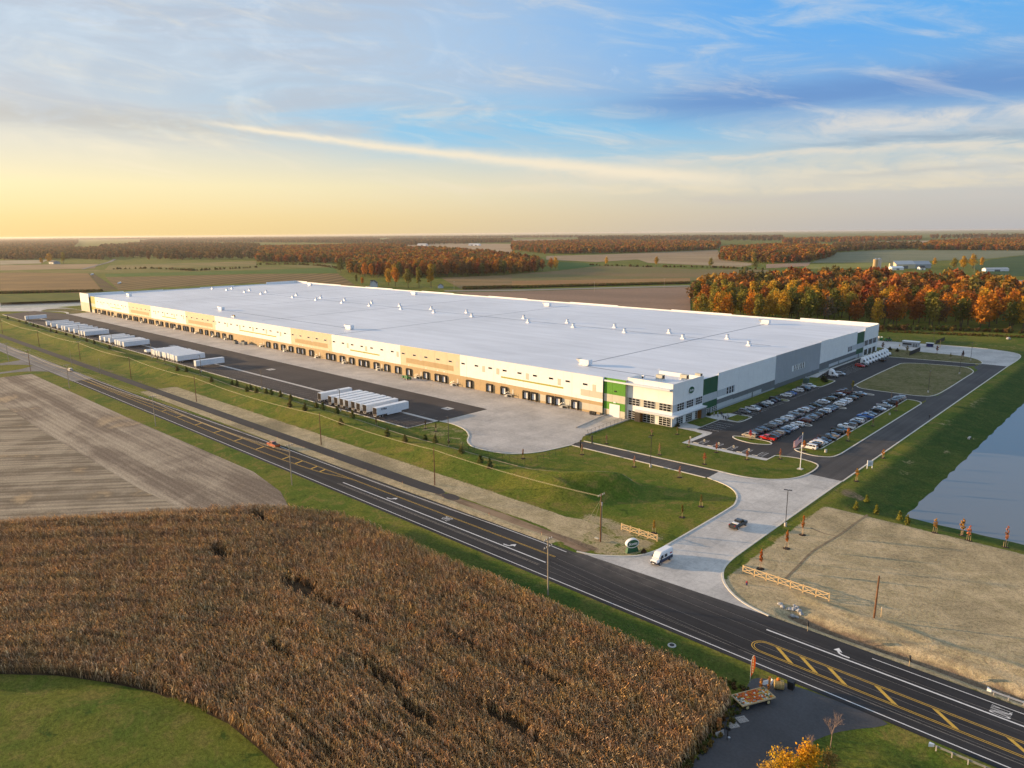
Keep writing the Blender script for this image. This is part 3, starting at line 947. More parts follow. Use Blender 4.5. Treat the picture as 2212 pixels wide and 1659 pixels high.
def lawn_mat(name, a, b, c, amt):
    m, N, p = new_mat(name)
    pos = N.n('ShaderNodeNewGeometry').outputs['Position']
    p.inputs['Roughness'].default_value = 0.95
    p.inputs['Specular IOR Level'].default_value = 0.08
    n1 = N.noise(pos, 0.09, 5.0, 0.6, 0.6)
    n2 = N.noise(pos, 0.5, 5.0, 0.7, 0.8)
    n3 = N.noise(pos, 4.0, 3.0, 0.7)
    col = N.mix(N.ss(n1, 0.35, 0.65), a, b)
    col = N.mix(N.m('MULTIPLY', N.ss(n2, 0.45, 0.66), amt), col, c)
    col = N.mix(1.0, col, N.ss(n3, 0.28, 0.72, 0.62, 1.36), 'MULTIPLY')
    N.put(p.inputs['Base Color'], col)
    bp = N.n('ShaderNodeBump')
    bp.inputs['Strength'].default_value = 0.7
    bp.inputs['Distance'].default_value = 0.15
    N.put(bp.inputs['Height'], n3)
    N.put(p.inputs['Normal'], bp.outputs[0])
    return m


M['lawn'] = lawn_mat('mown_lawn', (0.070, 0.108, 0.013), (0.125, 0.140, 0.018), (0.19, 0.16, 0.045), 0.6)
M['thin_lawn'] = lawn_mat('thin_seeded_lawn', (0.10, 0.105, 0.03), (0.17, 0.15, 0.065), (0.25, 0.20, 0.115), 0.8)
island('front_lawn', [(-145.6, 189.9), (-120, 190.6)] + smooth_path([(-96, 191.4), (-88.4, 191.7), (-82.4, 194.1), (-78.0, 199.0), (-76.1, 205.2), (-76.2, 213.5), (-78.2, 217.2), (-84.2, 218.6), (-90.0, 216.6)], 5) + [(-90.0, 209.9), (-119.9, 209.9), (-120.1, 224.6), (-124.2, 225.5), (-131, 225.4), (-132.5, 224.9), (-150.1, 224.6), (-149.4, 200), (-148.6, 195.5)], 0.11, M['lawn'])
island('verge_lawn', [(-82.6, 232.6), (-87.6, 229.6), (-86.4, 226.8), (-81, 225.6), (-77, 227.8), (-75.9, 233), (-76, 320), (-76.4, 325.6), (-79, 328.6), (-82.0, 329), (-82.0, 290)], 0.11, M['lawn'])
island('big_island_lawn', smooth_path([(-108.4, 350.5), (-106.9, 343.9), (-102.5, 339.8), (-89.6, 339.6), (-80.8, 340.2), (-76.4, 344.8), (-75.4, 363.2), (-75.5, 400), (-75.6, 413.5), (-77.4, 421.2), (-82.4, 428.0), (-97.4, 426.0), (-107.7, 420.6), (-109.2, 408)], 4, True), 0.11, M['thin_lawn'])
island('north_island_lawn', smooth_path([(-132.4, 437), (-120.3, 437.2), (-95.3, 441.2), (-80.2, 443.2), (-78.0, 447), (-81.6, 457.4), (-88.6, 464.6), (-96, 466.8), (-111.1, 466.8), (-132.4, 468.6)], 4, True), 0.11, M['thin_lawn'])
island('point_island_lawn', smooth_path([(-109.7, 229.2), (-108.1, 226.8), (-102.4, 225.3), (-97.9, 226.9), (-97.1, 228.6), (-98.6, 230.2), (-104, 230.5)], 4, True), 0.11, M['lawn'])
island('wall_lawn', [(-132.5, 247.8), (-126.6, 258.6), (-126.6, 330), (-120, 331.2), (-118.8, 334), (-118.8, 346), (-119.8, 349.2), (-124, 350.0), (-132.5, 349.6)], 0.11, M['lawn'])
island('entrance_lawn', [(-131.8, 234), (-125.0, 232.6), (-125.0, 245.8), (-131.8, 247)], 0.11, M['lawn'])
island('entrance_lawn', [(-123.8, 249.2), (-118.6, 248.2), (-117.8, 255.6), (-118.6, 257.8), (-123.4, 257.8)], 0.11, M['lawn'])
island('end_island_lawn', [(-122, 292.9), (-119.9, 292.9), (-118.7, 293.4), (-118.5, 294.6), (-119.6, 295.3), (-122, 295.3)], 0.11, M['lawn'])
island('far_island_lawn', smooth_path([(-757, 204), (-775, 208), (-792, 204), (-808, 194), (-826, 206), (-815, 219), (-786, 221.5), (-758, 213)], 4, True), 0.10, M['thin_lawn'])
# pale silt sock along the berm's crest
mb = MB()
for a, b in ((-760, -455), (-420, -108)):
    xs_ = np.arange(a, min(b, -150), 3.0)
    pts = [(x, 150.2 + 0.5 * math.sin(x * 0.1)) for x in xs_]
    if b > -150:
        pts += smooth_path([(-150, 150.0), (-136, 150.2), (-125, 151.6), (-116, 156.2), (-108, 163.0)], 6)
    for p_, q_ in zip(pts[:-1], pts[1:]):
        mb.tube((*p_, float(height(*p_)) + 0.05), (*q_, float(height(*q_)) + 0.05), 0.13, 0.13, 5, caps=False)
struct('silt_sock', mb.mesh('silt_sock', M['sock']))

# ------------------------------------------------------------------ paint on the ground
def paint(name, polys, mat, z):
    mb = MB()
    for p_ in polys:
        mb.add([(q[0], q[1], z) for q in p_], [tuple(range(len(p_)))])
    me = mb.mesh(name, mat)
    bm = bmesh.new()
    bm.from_mesh(me)
    bmesh.ops.triangulate(bm, faces=bm.faces[:])
    for f in bm.faces:
        f.normal_update()
        if f.normal.z < 0:
            f.normal_flip()
    bm.to_mesh(me)
    bm.free()
    return struct(name, me)


def stripe(name, pts, w, mat, z=0.050):
    mb = MB()
    flat_ribbon(mb, pts, w, z)
    return struct(name, mb.mesh(name, mat))


stripe('edge_line', [(60, 105.4), (-398, 105.4)], 0.20, M['line_white'])
stripe('edge_line', smooth_path([(-94.6, 117.3), (-112, 117.5), (-165, 116.4), (-234, 116.1), (-300, 114.7), (-345, 113.6), (-398, 113.3)], 6), 0.20, M['line_white'])
stripe('edge_line', [(-398, 105.5), (-1100, 105.5)], 0.15, M['concrete'], 0.054)
stripe('edge_line', [(-398, 113.2), (-1100, 113.0)], 0.15, M['concrete'], 0.054)
stripe('turn_lane_line', [(-47.8, 116.45), (60, 116.45)], 0.30, M['line_white'])
stripe('edge_line', [(-31, 119.7), (60, 119.7)], 0.16, M['line_white'])
stripe('turn_lane_line', [(-171.4, 110.0), (-94.6, 110.2)], 0.30, M['line_white'])
for dy in (-0.16, 0.16):
    stripe('centre_line', [(-94.8, 113.7 + dy), (-172, 113.4 + dy)] + smooth_path([(-200, 113.0 + dy), (-226, 112.6 + dy), (-277, 112.2 + dy), (-317, 111.3 + dy), (-398, 109.2 + dy)], 6), 0.11, M['yellow'])
    stripe('centre_line', smooth_path([(-172, 113.2 + dy), (-178, 112.0 + dy), (-185, 110.6 + dy), (-200, 109.5 + dy), (-220, 108.9 + dy), (-252, 108.9 + dy), (-300, 109.3 + dy), (-398, 109.0 + dy)], 6), 0.11, M['yellow'])
stripe('centre_line', [(-398, 109.1), (-1100, 109.2)], 0.12, M['yellow'], 0.054)
for x in (-221.2, -204.7, -197.5, -189.3, -184.9, -236.3, -252.2, -268.3, -285.4, -300.3):
    top = np.interp(x, [-398, -317, -277, -226, -200, -172], [109.2, 111.3, 112.2, 112.6, 113.0, 113.4]) - 0.22
    bot = np.interp(x, [-398, -300, -252, -220, -200, -185, -178], [109.0, 109.3, 108.9, 108.9, 109.5, 110.6, 112.0]) + 0.22
    paint('hatch_bar', [[(x - 0.3, bot), (x + 0.3, bot), (x + 0.3 - (top - bot) * 0.25, top), (x - 0.3 - (top - bot) * 0.25, top)]], M['yellow'], 0.050)
stripe('old_centre_line', [(-95, 108.2), (-172, 108.4)], 0.10, M['stall_line'], 0.046)
stripe('old_centre_line', [(-95, 108.6), (-172, 108.8)], 0.10, M['stall_line'], 0.046)
for r_ in (1.85, 1.50):
    arc = [(-45.6 - r_ * math.sin(t) * 1.15, 110.75 + r_ * math.cos(t)) for t in np.linspace(0, math.pi, 15)]
    stripe('gore_outline', [(60, 110.75 + r_)] + arc + [(60, 110.75 - r_)], 0.13, M['yellow'])
for x in (-43.8, -39.7, -35.2, -27.9, -19.8, -10.5, 0.0, 11.0):
    paint('gore_bar', [[(x - 0.45, 112.1), (x + 0.45, 112.1), (x + 3.75, 109.4), (x + 2.85, 109.4)]], M['yellow'], 0.050)
for y0, y1 in ((111.3, 107.9), (107.6, 107.3), (113.4, 110.9), (117.4, 115.0), (119.5, 117.3), (109.6, 107.2)):
    stripe('pavement_joint', [(-94, y0), (-75, y0 * 0.45 + y1 * 0.55), (-46, y1), (60, y1)], 0.07, M['faint_line'], 0.044)


def arrow(x, y, s):
    """turn arrow for traffic heading +X (s=1) or -X (s=-1)"""
    stem = smooth_path([(0, 0.0), (1.0, 0.02), (1.7, 0.25), (2.15, 0.8)], 4)
    L, Rr = offset_path(stem, 0.17), offset_path(stem, -0.17)
    head = [(2.15 - 0.75, 0.75), (2.15 + 0.75, 0.75), (2.35, 1.85)]
    tr = lambda q: (x + s * q[0], y + q[1] * 1.0)
    polys = [[tr(L[i]), tr(L[i + 1]), tr(Rr[i + 1]), tr(Rr[i])] for i in range(len(L) - 1)] + [[tr(q) for q in head]]
    paint('turn_arrow', polys, M['line_white'], 0.052)


arrow(-152.0, 111.0, 1)
arrow(-108.0, 110.9, 1)
arrow(-33.8, 117.3, -1)


def road_word(x, y, rz, sx, sy):
    me = text_mesh('ONLY', 1.0, M['line_white'], 'road_lettering', 0.0)
    o = struct('road_lettering', me, loc=(x, y, 0.052), rz=rz)
    o.scale = (sx, sy, 1)


road_word(-129.0, 112.1, R(-90), 0.85, 3.6)
road_word(-12.4, 118.0, R(90), 0.85, 3.9)
tt = [at(1874, 1112), at(1845, 1132), at(1809, 1158), at(1757, 1190), at(1725, 1222), at(1697, 1250)]
stripe('tyre_track', smooth_path([(p.x, p.y) for p in tt], 5), 0.55, field_mat('damp_track_soil', (0.20, 0.155, 0.10), (0.27, 0.21, 0.13), patch=.5), 0.03)
tt = [at(1750, 1140), at(1780, 1152), at(1809, 1158)]
stripe('tyre_track', smooth_path([(p.x, p.y) for p in tt], 5), 0.4, bpy.data.materials['damp_track_soil'], 0.026)
# trailer stalls and car stalls
for k, x in enumerate(np.arange(-208.2, -760, -4.02)):
    stripe('trailer_stall_line', [(x, 160.6), (x, 172.6)], 0.10, M['stall_line'], 0.042)
    if k % 2 == 0:
        stripe('trailer_stall_line', [(x, 175.6), (x, 178.0)], 0.10, M['stall_line'], 0.042)
for y in np.arange(261.0, 330, 2.75):
    if not 290 < y < 298:
        stripe('stall_line', [(-125.8, y), (-118.0, y)], 0.12, M['line_white'], 0.042)
for y in np.arange(366.0, 436, 2.75):
    stripe('stall_line', [(-128.0, y), (-119.5, y)], 0.12, M['line_white'], 0.042)
for y in np.arange(232.6, 330, 2.75):
    stripe('stall_line', [(-108.8, y), (-97.0, y)], 0.12, M['line_white'], 0.042)
    stripe('stall_line', [(-87.2, y), (-82.6, y)], 0.12, M['line_white'], 0.042)
for y in (231.5, 234.3, 237.1, 239.9, 242.7):
    stripe('stall_line', [(-124.0, y), (-117.2, y)], 0.12, M['line_white'], 0.042)
# hatched bays beside the wheelchair stalls
for x in (-114.6, -109.4, -104.2, -99.0, -93.8):
    stripe('hatched_bay', [(x - 0.9, 213.0), (x - 0.9, 218.2), (x + 0.9, 218.2), (x + 0.9, 213.0)], 0.11, M['line_white'], 0.042)
    for k in range(4):
        stripe('hatched_bay', [(x - 0.85, 213.4 + k * 1.15), (x + 0.85, 214.4 + k * 1.15)], 0.11, M['line_white'], 0.046)

# ------------------------------------------------------------------ the warehouse
WX0, WX1, WY0, WY1 = -783.0, -132.7, 223.0, 455.0
OY = 225.2                                    # the office corner stands a little back
wh = thing('warehouse', 'huge white warehouse with green corner panels, dock doors and office windows', 'warehouse', (WX1, OY, 0))
BANDM = [M['white_paint'], M['tan_paint'], M['brown_paint'], M['olive_paint'], M['green_paint'], M['sand_paint'], M['light_grey'], M['mid_grey'], M['dark_grey'], M['deep_green']]
WHT, TAN, BRN, OLV, GRN, SND, LGR, MGR, DGR, DPG = range(10)


def wp(mb, name, mats, parent=wh, **kw):
    """a part given in world coordinates"""
    base = parent.location if parent is wh else Vector((0, 0, 0))
    return mb.build(name, mats, parent, loc=(-base.x, -base.y, 0), **kw)


PANEL = {}


def panel_mesh(w, bands):
    key = (round(w, 2), tuple(bands))
    if key not in PANEL:
        mb = MB()
        for z0, z1, mi in bands:
            mb.box(0.02, w - 0.02, 0.0, 0.24, z0, z1, mi)
        PANEL[key] = mb.mesh('wall_panel', BANDM)
    return PANEL[key]


def dock_panel(x, w, bands, y=WY0):
    return link('wall_panel', panel_mesh(w, bands), wh, (x - WX1, y - OY + rnd.choice((0, 0.012, 0.02, 0.03)), 0))


def side_panel(y, w, bands, x=WX1):
    o = link('wall_panel', panel_mesh(w, bands), wh, (x - WX1 - rnd.choice((0, 0.012, 0.02)), y - OY, 0), R(90))
    return o


white_b = [(0, 5.2, BRN), (5.2, 15.0, WHT)]
stripe_b = [(0, 5.2, BRN), (5.2, 7.7, WHT), (7.7, 8.4, OLV), (8.4, 15.0, WHT)]
tan_b = [(0, 5.2, BRN), (5.2, 15.06, TAN)]
tanband_b = [(0, 5.2, BRN), (5.2, 6.7, TAN), (6.7, 9.2, BRN), (9.2, 15.06, TAN)]
near_b = [(0, 0.9, BRN), (0.9, 3.6, SND), (3.6, 5.0, BRN), (5.0, 15.0, WHT)]
nears_b = [(0, 0.9, BRN), (0.9, 3.6, SND), (3.6, 5.0, BRN), (5.0, 7.7, WHT), (7.7, 8.4, OLV), (8.4, 15.0, WHT)]
last_b = [(0, 0.9, BRN), (0.9, 3.6, SND), (3.6, 5.0, BRN), (5.0, 6.4, WHT), (6.4, 9.0, SND), (9.0, 15.0, WHT)]
PITCH_P = 4.43
SECT = [(0, 17, 'w'), (17, 27, 't'), (27, 41, 'w'), (41, 51, 't'), (51, 74, 'w'), (74, 85, 't'), (85, 100, 'w'), (100, 111, 't'), (111, 130, 'w')]
dock_panel(-168.8, 6.4, last_b)
for a, b, s in SECT:
    for k in range(a, b):
        x = -168.8 - PITCH_P * (k + 1)
        if s == 't':
            bands = tanband_b if a + 1 <= k < b - 1 else tan_b
        else:
            mid = a + 4 <= k < a + 4 + (6 if b - a < 20 else 11)
            if a == 0:
                mid = 4 <= k + 1 < 12
                bands = last_b if k == 0 else ((nears_b if mid else near_b) if k < 6 else (stripe_b if mid else white_b))
            else:
                bands = stripe_b if mid else white_b
        dock_panel(x, PITCH_P, bands)
xe = -168.8 - PITCH_P * 130
for k in range(3):
    dock_panel(xe - PITCH_P * (k + 1), PITCH_P, [(0, 2.6, SND), (2.6, 5.6, OLV), (5.6, 8.6, SND), (8.6, 15.2, OLV)])
xe -= PITCH_P * 3
nw = (xe - WX0) / 5
for k in range(5):
    dock_panel(WX0 + k * nw, nw, [(0, 3.4, SND), (3.4, 8.6, SND), (8.6, 17.2, WHT)], WY0 - 1.2)
# green bay and office block on the dock side
green_b = [(0, 2.7, SND), (2.7, 5.7, GRN), (5.7, 8.7, SND), (8.7, 15.0, GRN)]
for x, w in ((-162.4, 4.0), (-158.4, 4.0), (-154.4, 2.0)):
    dock_panel(x, w, green_b, OY - 1.4)
wp(MB().box(-152.62, -152.42, OY - 1.15, OY + 0.2, 0, 15.0), 'return_wall', M['sand_paint'])
office_b = [(0, 5.6, WHT), (5.6, 8.4, SND), (8.4, 16.0, WHT)]
for x, w in ((-152.4, 7.0), (-145.4, 6.6), (-138.8, 6.1)):
    dock_panel(x, w, office_b, OY - 0.05)
# office-side wall
so = [(0, 5.4, WHT), (5.4, 8.1, LGR), (8.1, 15.9, WHT)]
for y, w in ((OY, 7.4), (OY + 7.4, 7.4), (OY + 14.8, 7.3)):
    side_panel(y, w, so, WX1 + 0.05)
sg = [(0, 2.2, LGR), (2.2, 5.0, DPG), (5.0, 8.0, LGR), (8.0, 14.3, DPG)]
for y, w in ((247.3, 6.0), (253.3, 5.9)):
    side_panel(y, w, sg, WX1 - 0.15)
for k in range(12):
    y = 259.2 + k * 4.485
    if k < 3:
        b_ = [(0, 0.7, MGR), (0.7, 2.6, LGR), (2.6, 4.4, DGR), (4.4, 5.4, WHT), (5.4, 8.1, LGR), (8.1, 15.2, WHT)]
    elif k < 9:
        b_ = [(0, 0.7, MGR), (0.7, 2.3, LGR), (2.3, 4.3, DGR), (4.3, 15.2, WHT)]
    else:
        b_ = [(0, 0.7, MGR), (0.7, 4.3, DGR), (4.3, 15.2, WHT)]
    side_panel(y, 4.485, b_)
for k in range(12):
    side_panel(313.0 + k * 4.385, 4.385, [(0, 2.0, DGR), (2.0, 15.3, MGR)], WX1 + 0.05)
for k in range(12):
    y = 365.6 + k * 4.45
    if k < 3:
        b_ = [(0, 0.7, MGR), (0.7, 4.3, DGR), (4.3, 15.7, WHT)]
    elif k < 9:
        b_ = [(0, 0.8, DGR), (0.8, 2.3, LGR), (2.3, 4.3, DGR), (4.3, 15.4, WHT)]
    else:
        b_ = [(0, 0.8, DGR), (0.8, 2.3, LGR), (2.3, 4.3, DGR), (4.3, 5.5, WHT), (5.5, 8.2, LGR), (8.2, 15.2, WHT)]
    side_panel(y, 4.45, b_)
for k in range(2):
    side_panel(419.0 + k * 6.0, 6.0, sg, WX1 - 0.15)
for k in range(3):
    side_panel(431.0 + k * 8.0, 8.0, [(0, 5.4, WHT), (5.4, 8.6, LGR), (8.6, 16.0, WHT)], WX1 + 0.05)
# walls on the two hidden sides, stepping up and down
for k in range(14):
    x0 = WX0 + k * (WX1 - WX0) / 14
    dx = (WX1 - WX0) / 14
    hgt = 15.0 + (0.45 if k % 2 else 0.0) + (0.7 if k in (0, 13) else 0)
    wp(MB().box(x0 + 0.02, x0 + dx - 0.02, WY1 - 0.25, WY1, 0, hgt), 'rear_wall_panel', M['white_paint'])
for k in range(6):
    dy = (WY1 - WY0 - 0.5) / 6
    hgt = 15.0 + (0.45 if k % 2 else 0.0) + (1.2 if k in (0, 5) else 0)
    wp(MB().box(WX0, WX0 + 0.25, WY0 + k * dy, WY0 + (k + 1) * dy - 0.04, 0, hgt), 'rear_wall_panel', M['white_paint'])
wp(MB().box(WX0, WX0 + 24, WY1 - 0.6, WY1 - 0.3, 14, 16.4), 'rear_wall_panel', M['white_paint'])
wp(MB().box(WX1 - 24, WX1 - 0.3, WY1 - 0.6, WY1 - 0.3, 14, 16.4), 'rear_wall_panel', M['white_paint'])


def roof_mat():
    m, N, p = new_mat('white_roof_membrane')
    pos = N.n('ShaderNodeNewGeometry').outputs['Position']
    sp = N.n('ShaderNodeSeparateXYZ')
    N.put(sp.inputs[0], pos)
    p.inputs['Roughness'].default_value = 0.5
    p.inputs['Specular IOR Level'].default_value = 0.35
    a = N.noise(pos, 0.015, 5.0, 0.6, 0.5)
    b = N.noise(N.xyz(N.m('MULTIPLY', sp.outputs[0], 0.02), N.m('MULTIPLY', sp.outputs[1], 0.16), 0.0), 1.0, 5.0, 0.6)
    j = N.m('ABSOLUTE', N.m('SUBTRACT', N.m('FRACT', N.m('DIVIDE', sp.outputs[1], 3.05)), 0.5))
    jl = N.ss(j, 0.475, 0.49)
    j2 = N.m('ABSOLUTE', N.m('SUBTRACT', N.m('FRACT', N.m('DIVIDE', sp.outputs[0], 30.5)), 0.5))
    jl = N.m('MAXIMUM', jl, N.m('MULTIPLY', N.ss(j2, 0.494, 0.497), 0.7))
    f = N.m('ADD', N.ss(a, 0.3, 0.7, 0.90, 1.03), N.ss(b, 0.3, 0.72, 0.03, -0.09))
    st_ = N.noise(pos, 0.11, 6.0, 0.7, 1.5)
    f = N.m('MULTIPLY', f, N.ss(st_, 0.58, 0.74, 1.0, 0.88))
    f = N.m('MULTIPLY', f, N.m('MULTIPLY_ADD', jl, -0.06, 1.0))
    N.put(p.inputs['Base Color'], N.mix(1.0, (0.74, 0.765, 0.81), f, 'MULTIPLY'))
    return m


M['roof'] = roof_mat()
roof = wp(MB().box(WX0 + 0.26, WX1 - 0.30, WY0 + 0.30, WY1 - 0.61, 13.6, 14.2), 'roof', M['roof'])
M['seam'] = pbr('roof_walk_pad', (0.20, 0.23, 0.28), 0.8, var=0.2, vs=0.3)


def seam(pts):
    mb = MB()
    flat_ribbon(mb, pts, 0.85, 14.215)
    mb.build('roof_seam', M['seam'], roof)


for x, a, b in ((-189, 246, 429), (-353.5, 224, 440), (-452, 235, 432), (-556, 248, 436), (-650, 240, 440)):
    seam([(x, a), (x, b)])
seam([(-150, 346.0), (-188.6, 346.0)])
for a, b in ((-189.4, -353.1), (-353.9, -451.6), (-452.4, -555.6), (-556.4, -649.6), (-650.4, -700)):
    seam([(a, 346.2), (b, 346.2)])
seam([(-150.5, 240.9), (-184.9, 241.3)])
seam([(-369, 248.6), (-451.6, 248.6)])
seam([(-452.4, 248.6), (-540, 248.6)])
# metal coping along the parapets
wp(MB().box(WX0, -162.6, WY0 - 0.02, WY0 + 0.30, 15.08, 15.14), 'coping', M['white'])
wp(MB().box(-152.4, WX1 + 0.07, OY - 0.08, OY + 0.22, 16.0, 16.08), 'coping', M['white'])
wp(MB().box(WX1 - 0.22, WX1 + 0.08, OY + 0.22, OY + 22.1, 15.9, 15.98), 'coping', M['white'])
wp(MB().box(-152.4, -152.1, OY + 0.2, OY + 10, 14.2, 16.0), 'parapet_return', M['white_paint'])
wp(MB().box(-152.1, WX1 - 0.24, OY + 21.7, OY + 22.0, 14.2, 15.6), 'parapet_return', M['white_paint'])

# high strip windows
win = MB()
for s in (-1, 1):
    win.box(-1.2 if s < 0 else 1.1, -1.1 if s < 0 else 1.2, -0.08, 0.0, -0.45, 0.45)
win.box(-1.1, 1.1, -0.08, 0.0, -0.45, -0.36)
win.box(-1.1, 1.1, -0.08, 0.0, 0.36, 0.45)
win_frame = win.mesh('frame', M['alu'])
win_pane = MB().box(-1.1, 1.1, -0.03, 0.0, -0.36, 0.36).mesh('window', M['glass'])
for k in range(65):
    x = -171.0 - 8.865 * k
    if x < -745:
        break
    p_ = link('window', win_pane, wh, (x - WX1, WY0 - OY, 11.15))
    link('frame', win_frame, p_, (0, 0, 0))
knock = MB().box(-0.85, 0.85, -0.025, 0.0, -1.35, 1.35).mesh('infill_panel', M['sand_paint'])
for x in (-166.5, -184.3, -201.9, -219.5, -228.4, -246.0, -272.5, -290.8, -317.8, -335, -353, -371, -389, -407, -424.5, -442, -460, -478, -495.5, -513, -531, -549, -566, -584, -602, -620, -637, -655, -673, -691, -708, -726):
    link('infill_panel', knock, wh, (x - WX1, WY0 - OY, 10.25))
# dock doors
leaf = MB()
for z in (0.25, 0.85, 1.45, 2.05, 2.65):
    leaf.box(-1.25, 1.25, -0.10, 0.0, z, z + 0.56)
leaf_me = leaf.mesh('dock_door', M['white'])
seal = MB()
for s in (-1, 1):
    seal.hexa([(s * 1.25, -0.72, -0.2), (s * 1.85, -0.72, -0.2), (s * 1.85, 0, -0.2), (s * 1.25, 0, -0.2), (s * 1.25, -0.72, 3.3), (s * 1.85, -0.72, 3.3), (s * 1.85, 0, 3.55), (s * 1.25, 0, 3.55)])
seal.hexa([(-1.25, -0.72, 2.95), (1.25, -0.72, 2.95), (1.25, 0, 3.1), (-1.25, 0, 3.1), (-1.25, -0.72, 3.3), (1.25, -0.72, 3.3), (1.25, 0, 3.55), (-1.25, 0, 3.55)])
seal_me = seal.mesh('dock_seal', M['rubber'])
bump = MB()
for s in (-1, 1):
    bump.box(s * 0.95 - 0.16, s * 0.95 + 0.16, -0.35, 0, -0.25, 0.2)
bump.box(-1.0, 1.0, -0.15, 0, -0.05, 0.2)
bump_me = bump.mesh('bumper', M['grime'])
plate_me = MB().box(-0.32, 0.32, -0.04, 0, -0.32, 0.32).mesh('number_plate', M['white'])
DOORS = [-744.8, -735.3, -725.2, -720.6, -710.8, -701.2, -686.5, -681.9, -672.5, -667.0, -658.0, -648.4, -643.6, -634.6, -624.6, -614.7, -610.1, -600.6, -591.4, -581.3, -572.4, -567.8, -558.2, -548.9, -544.3, -534.8, -520.5, -511.5, -502.7, -493.4, -484.1,
         -474.1, -423.2, -414.0, -404.7, -395.4, -386.7, -382.0, -372.5, -354.6, -349.9, -340.8, -331.5, -322.7, -318.1, -309.2, -300.0, -290.9, -281.9, -268.6, -259.9, -255.3, -237.8, -224.6, -215.6, -202.4, -197.9, -189.1, -184.6, -175.7]
for x in DOORS:
    d = link('dock_door', leaf_me, wh, (x - WX1, WY0 - OY - 0.005, 0.45))
    link('dock_seal', seal_me, d)
    link('bumper', bump_me, d)
    link('number_plate', plate_me, d, (0, 0, 5.2))
# dock stairs
st_me = MB()
for k in range(6):
    st_me.box(-1.6 - 0.32 * (k + 1), -1.6 - 0.32 * k, -1.5, -0.3, 0.0, 1.2 - 0.2 * k)
st_me.box(-1.6, 1.2, -1.5, 0.0, 1.05, 1.25)
for x in (-1.4, 1.1):
    st_me.box(x - 0.06, x + 0.06, -1.45, -1.33, 0, 1.05)
st_mesh = st_me.mesh('dock_stair', M['steel'])
rl = MB()
for y in (-1.48, -0.32):
    rl.path([(-3.5, y, 0.9), (-1.6, y, 2.2), (1.15, y, 2.2)] if y < -1 else [(-3.5, y, 0.9), (-1.6, y, 2.2)], 0.04)
    for x, z0, z1 in ((-3.4, 0.0, 0.95), (-2.5, 0.5, 1.6), (-1.6, 1.2, 2.2), (-0.2, 1.2, 2.2), (1.15, 1.2, 2.2)):
        if y < -1 or x < -1.5:
            rl.tube((x, y, z0), (x, y, z1), 0.04, n=5)
rl_mesh = rl.mesh('handrail', M['steel'])
md_mesh = MB().box(-0.5, 0.5, -0.05, 0, 1.25, 3.4).mesh('door', M['sand_paint'])
for x in (-211.0, -179.9, -246.5, -273.1, -305.0, -336.2, -364.5, -400.0, -429.5, -479.0, -497.9, -526.0, -562.9, -596.0, -629.5, -662.5, -694, -730):
    s_ = link('dock_stair', st_mesh, wh, (x - WX1, WY0 - OY, 0.03))
    link('handrail', rl_mesh, s_)
    link('door', md_mesh, wh, (x - WX1 + 0.6, WY0 - OY - 0.004, 0))


# office glazing
def grid_window(w, h, nx, ny):
    g = MB().box(0, w, -0.05, 0, 0, h).mesh('window', M['glass'])
    f = MB()
    for i in range(nx + 1):
        x = w * i / nx
        f.box(max(x - 0.06, 0), min(x + 0.06, w), -0.12, -0.05, 0, h)
    for j in range(ny + 1):
        z = h * j / ny
        f.box(0.06, w - 0.06, -0.115, -0.05, max(z - 0.06, 0), min(z + 0.06, h))
    return g, f.mesh('frame', M['alu'])


gu, fu = grid_window(4.9, 2.75, 3, 3)
gl, fl = grid_window(4.9, 3.35, 3, 4)
for x in (-151.7, -145.0, -138.2):
    for g_, f_, z in ((gu, fu, 5.62), (gl, fl, 0.1)):
        o = link('window', g_, wh, (x - WX1, -0.06, z))
        link('frame', f_, o)
gs, fs = grid_window(4.8, 2.75, 3, 3)
gs2, fs2 = grid_window(4.5, 3.1, 3, 4)
for y in (228.3, 235.1, 241.9):
    o = link('window', gs, wh, (0.06, y - OY, 5.35), R(90))
    link('frame', fs, o)
for y in (228.2, 234.9, 241.8):
    o = link('window', gs2, wh, (0.06, y - OY, 0.1), R(90))
    link('frame', fs2, o)
gd, fd = grid_window(4.4, 2.0, 3, 3)
for y in (248.2, 255.0):
    o = link('window', gd, wh, (-0.14, y - OY, 0.15), R(90))
    link('frame', fd, o)
for y0, n, hh in ((266.6, 3, 2.8), (405.3, 3, 2.7)):
    wp(MB().box(WX1 - 0.01, WX1 + 0.03, y0, y0 + n * 2.3 + 0.4, 5.4, 5.4 + hh), 'window_surround', M['light_grey'])
    for k in range(n):
        o = wp(MB().box(WX1 + 0.03, WX1 + 0.05, y0 + 0.35 + k * 2.2, y0 + 1.55 + k * 2.2, 5.45, 5.3 + hh), 'window', M['glass'])
        MB().box(WX1 + 0.05, WX1 + 0.07, y0 + 0.35 + k * 2.2, y0 + 1.55 + k * 2.2, 6.7, 6.8).build('frame', M['alu'], o)
wp(MB().box(WX1 + 0.04, WX1 + 0.08, 331.6, 346.3, 5.3, 8.0), 'window_surround', M['white_paint'])
for k in range(6):
    y = 333.4 + k * 2.05 + (0.5 if k > 2 else 0)
    o = wp(MB().box(WX1 + 0.08, WX1 + 0.10, y, y + 1.1, 5.4, 7.95), 'window', M['glass'])
    MB().box(WX1 + 0.10, WX1 + 0.12, y, y + 1.1, 6.5, 6.6).build('frame', M['alu'], o)
gf, ff = grid_window(5.2, 2.8, 1, 1)
for y in (432.2, 439.4, 446.6):
    for z in (5.65, 0.2):
        o = wp(MB().box(WX1 + 0.05, WX1 + 0.10, y, y + 5.2, z, z + (2.8 if z > 1 else 3.1)), 'window', M['shade_glass'])
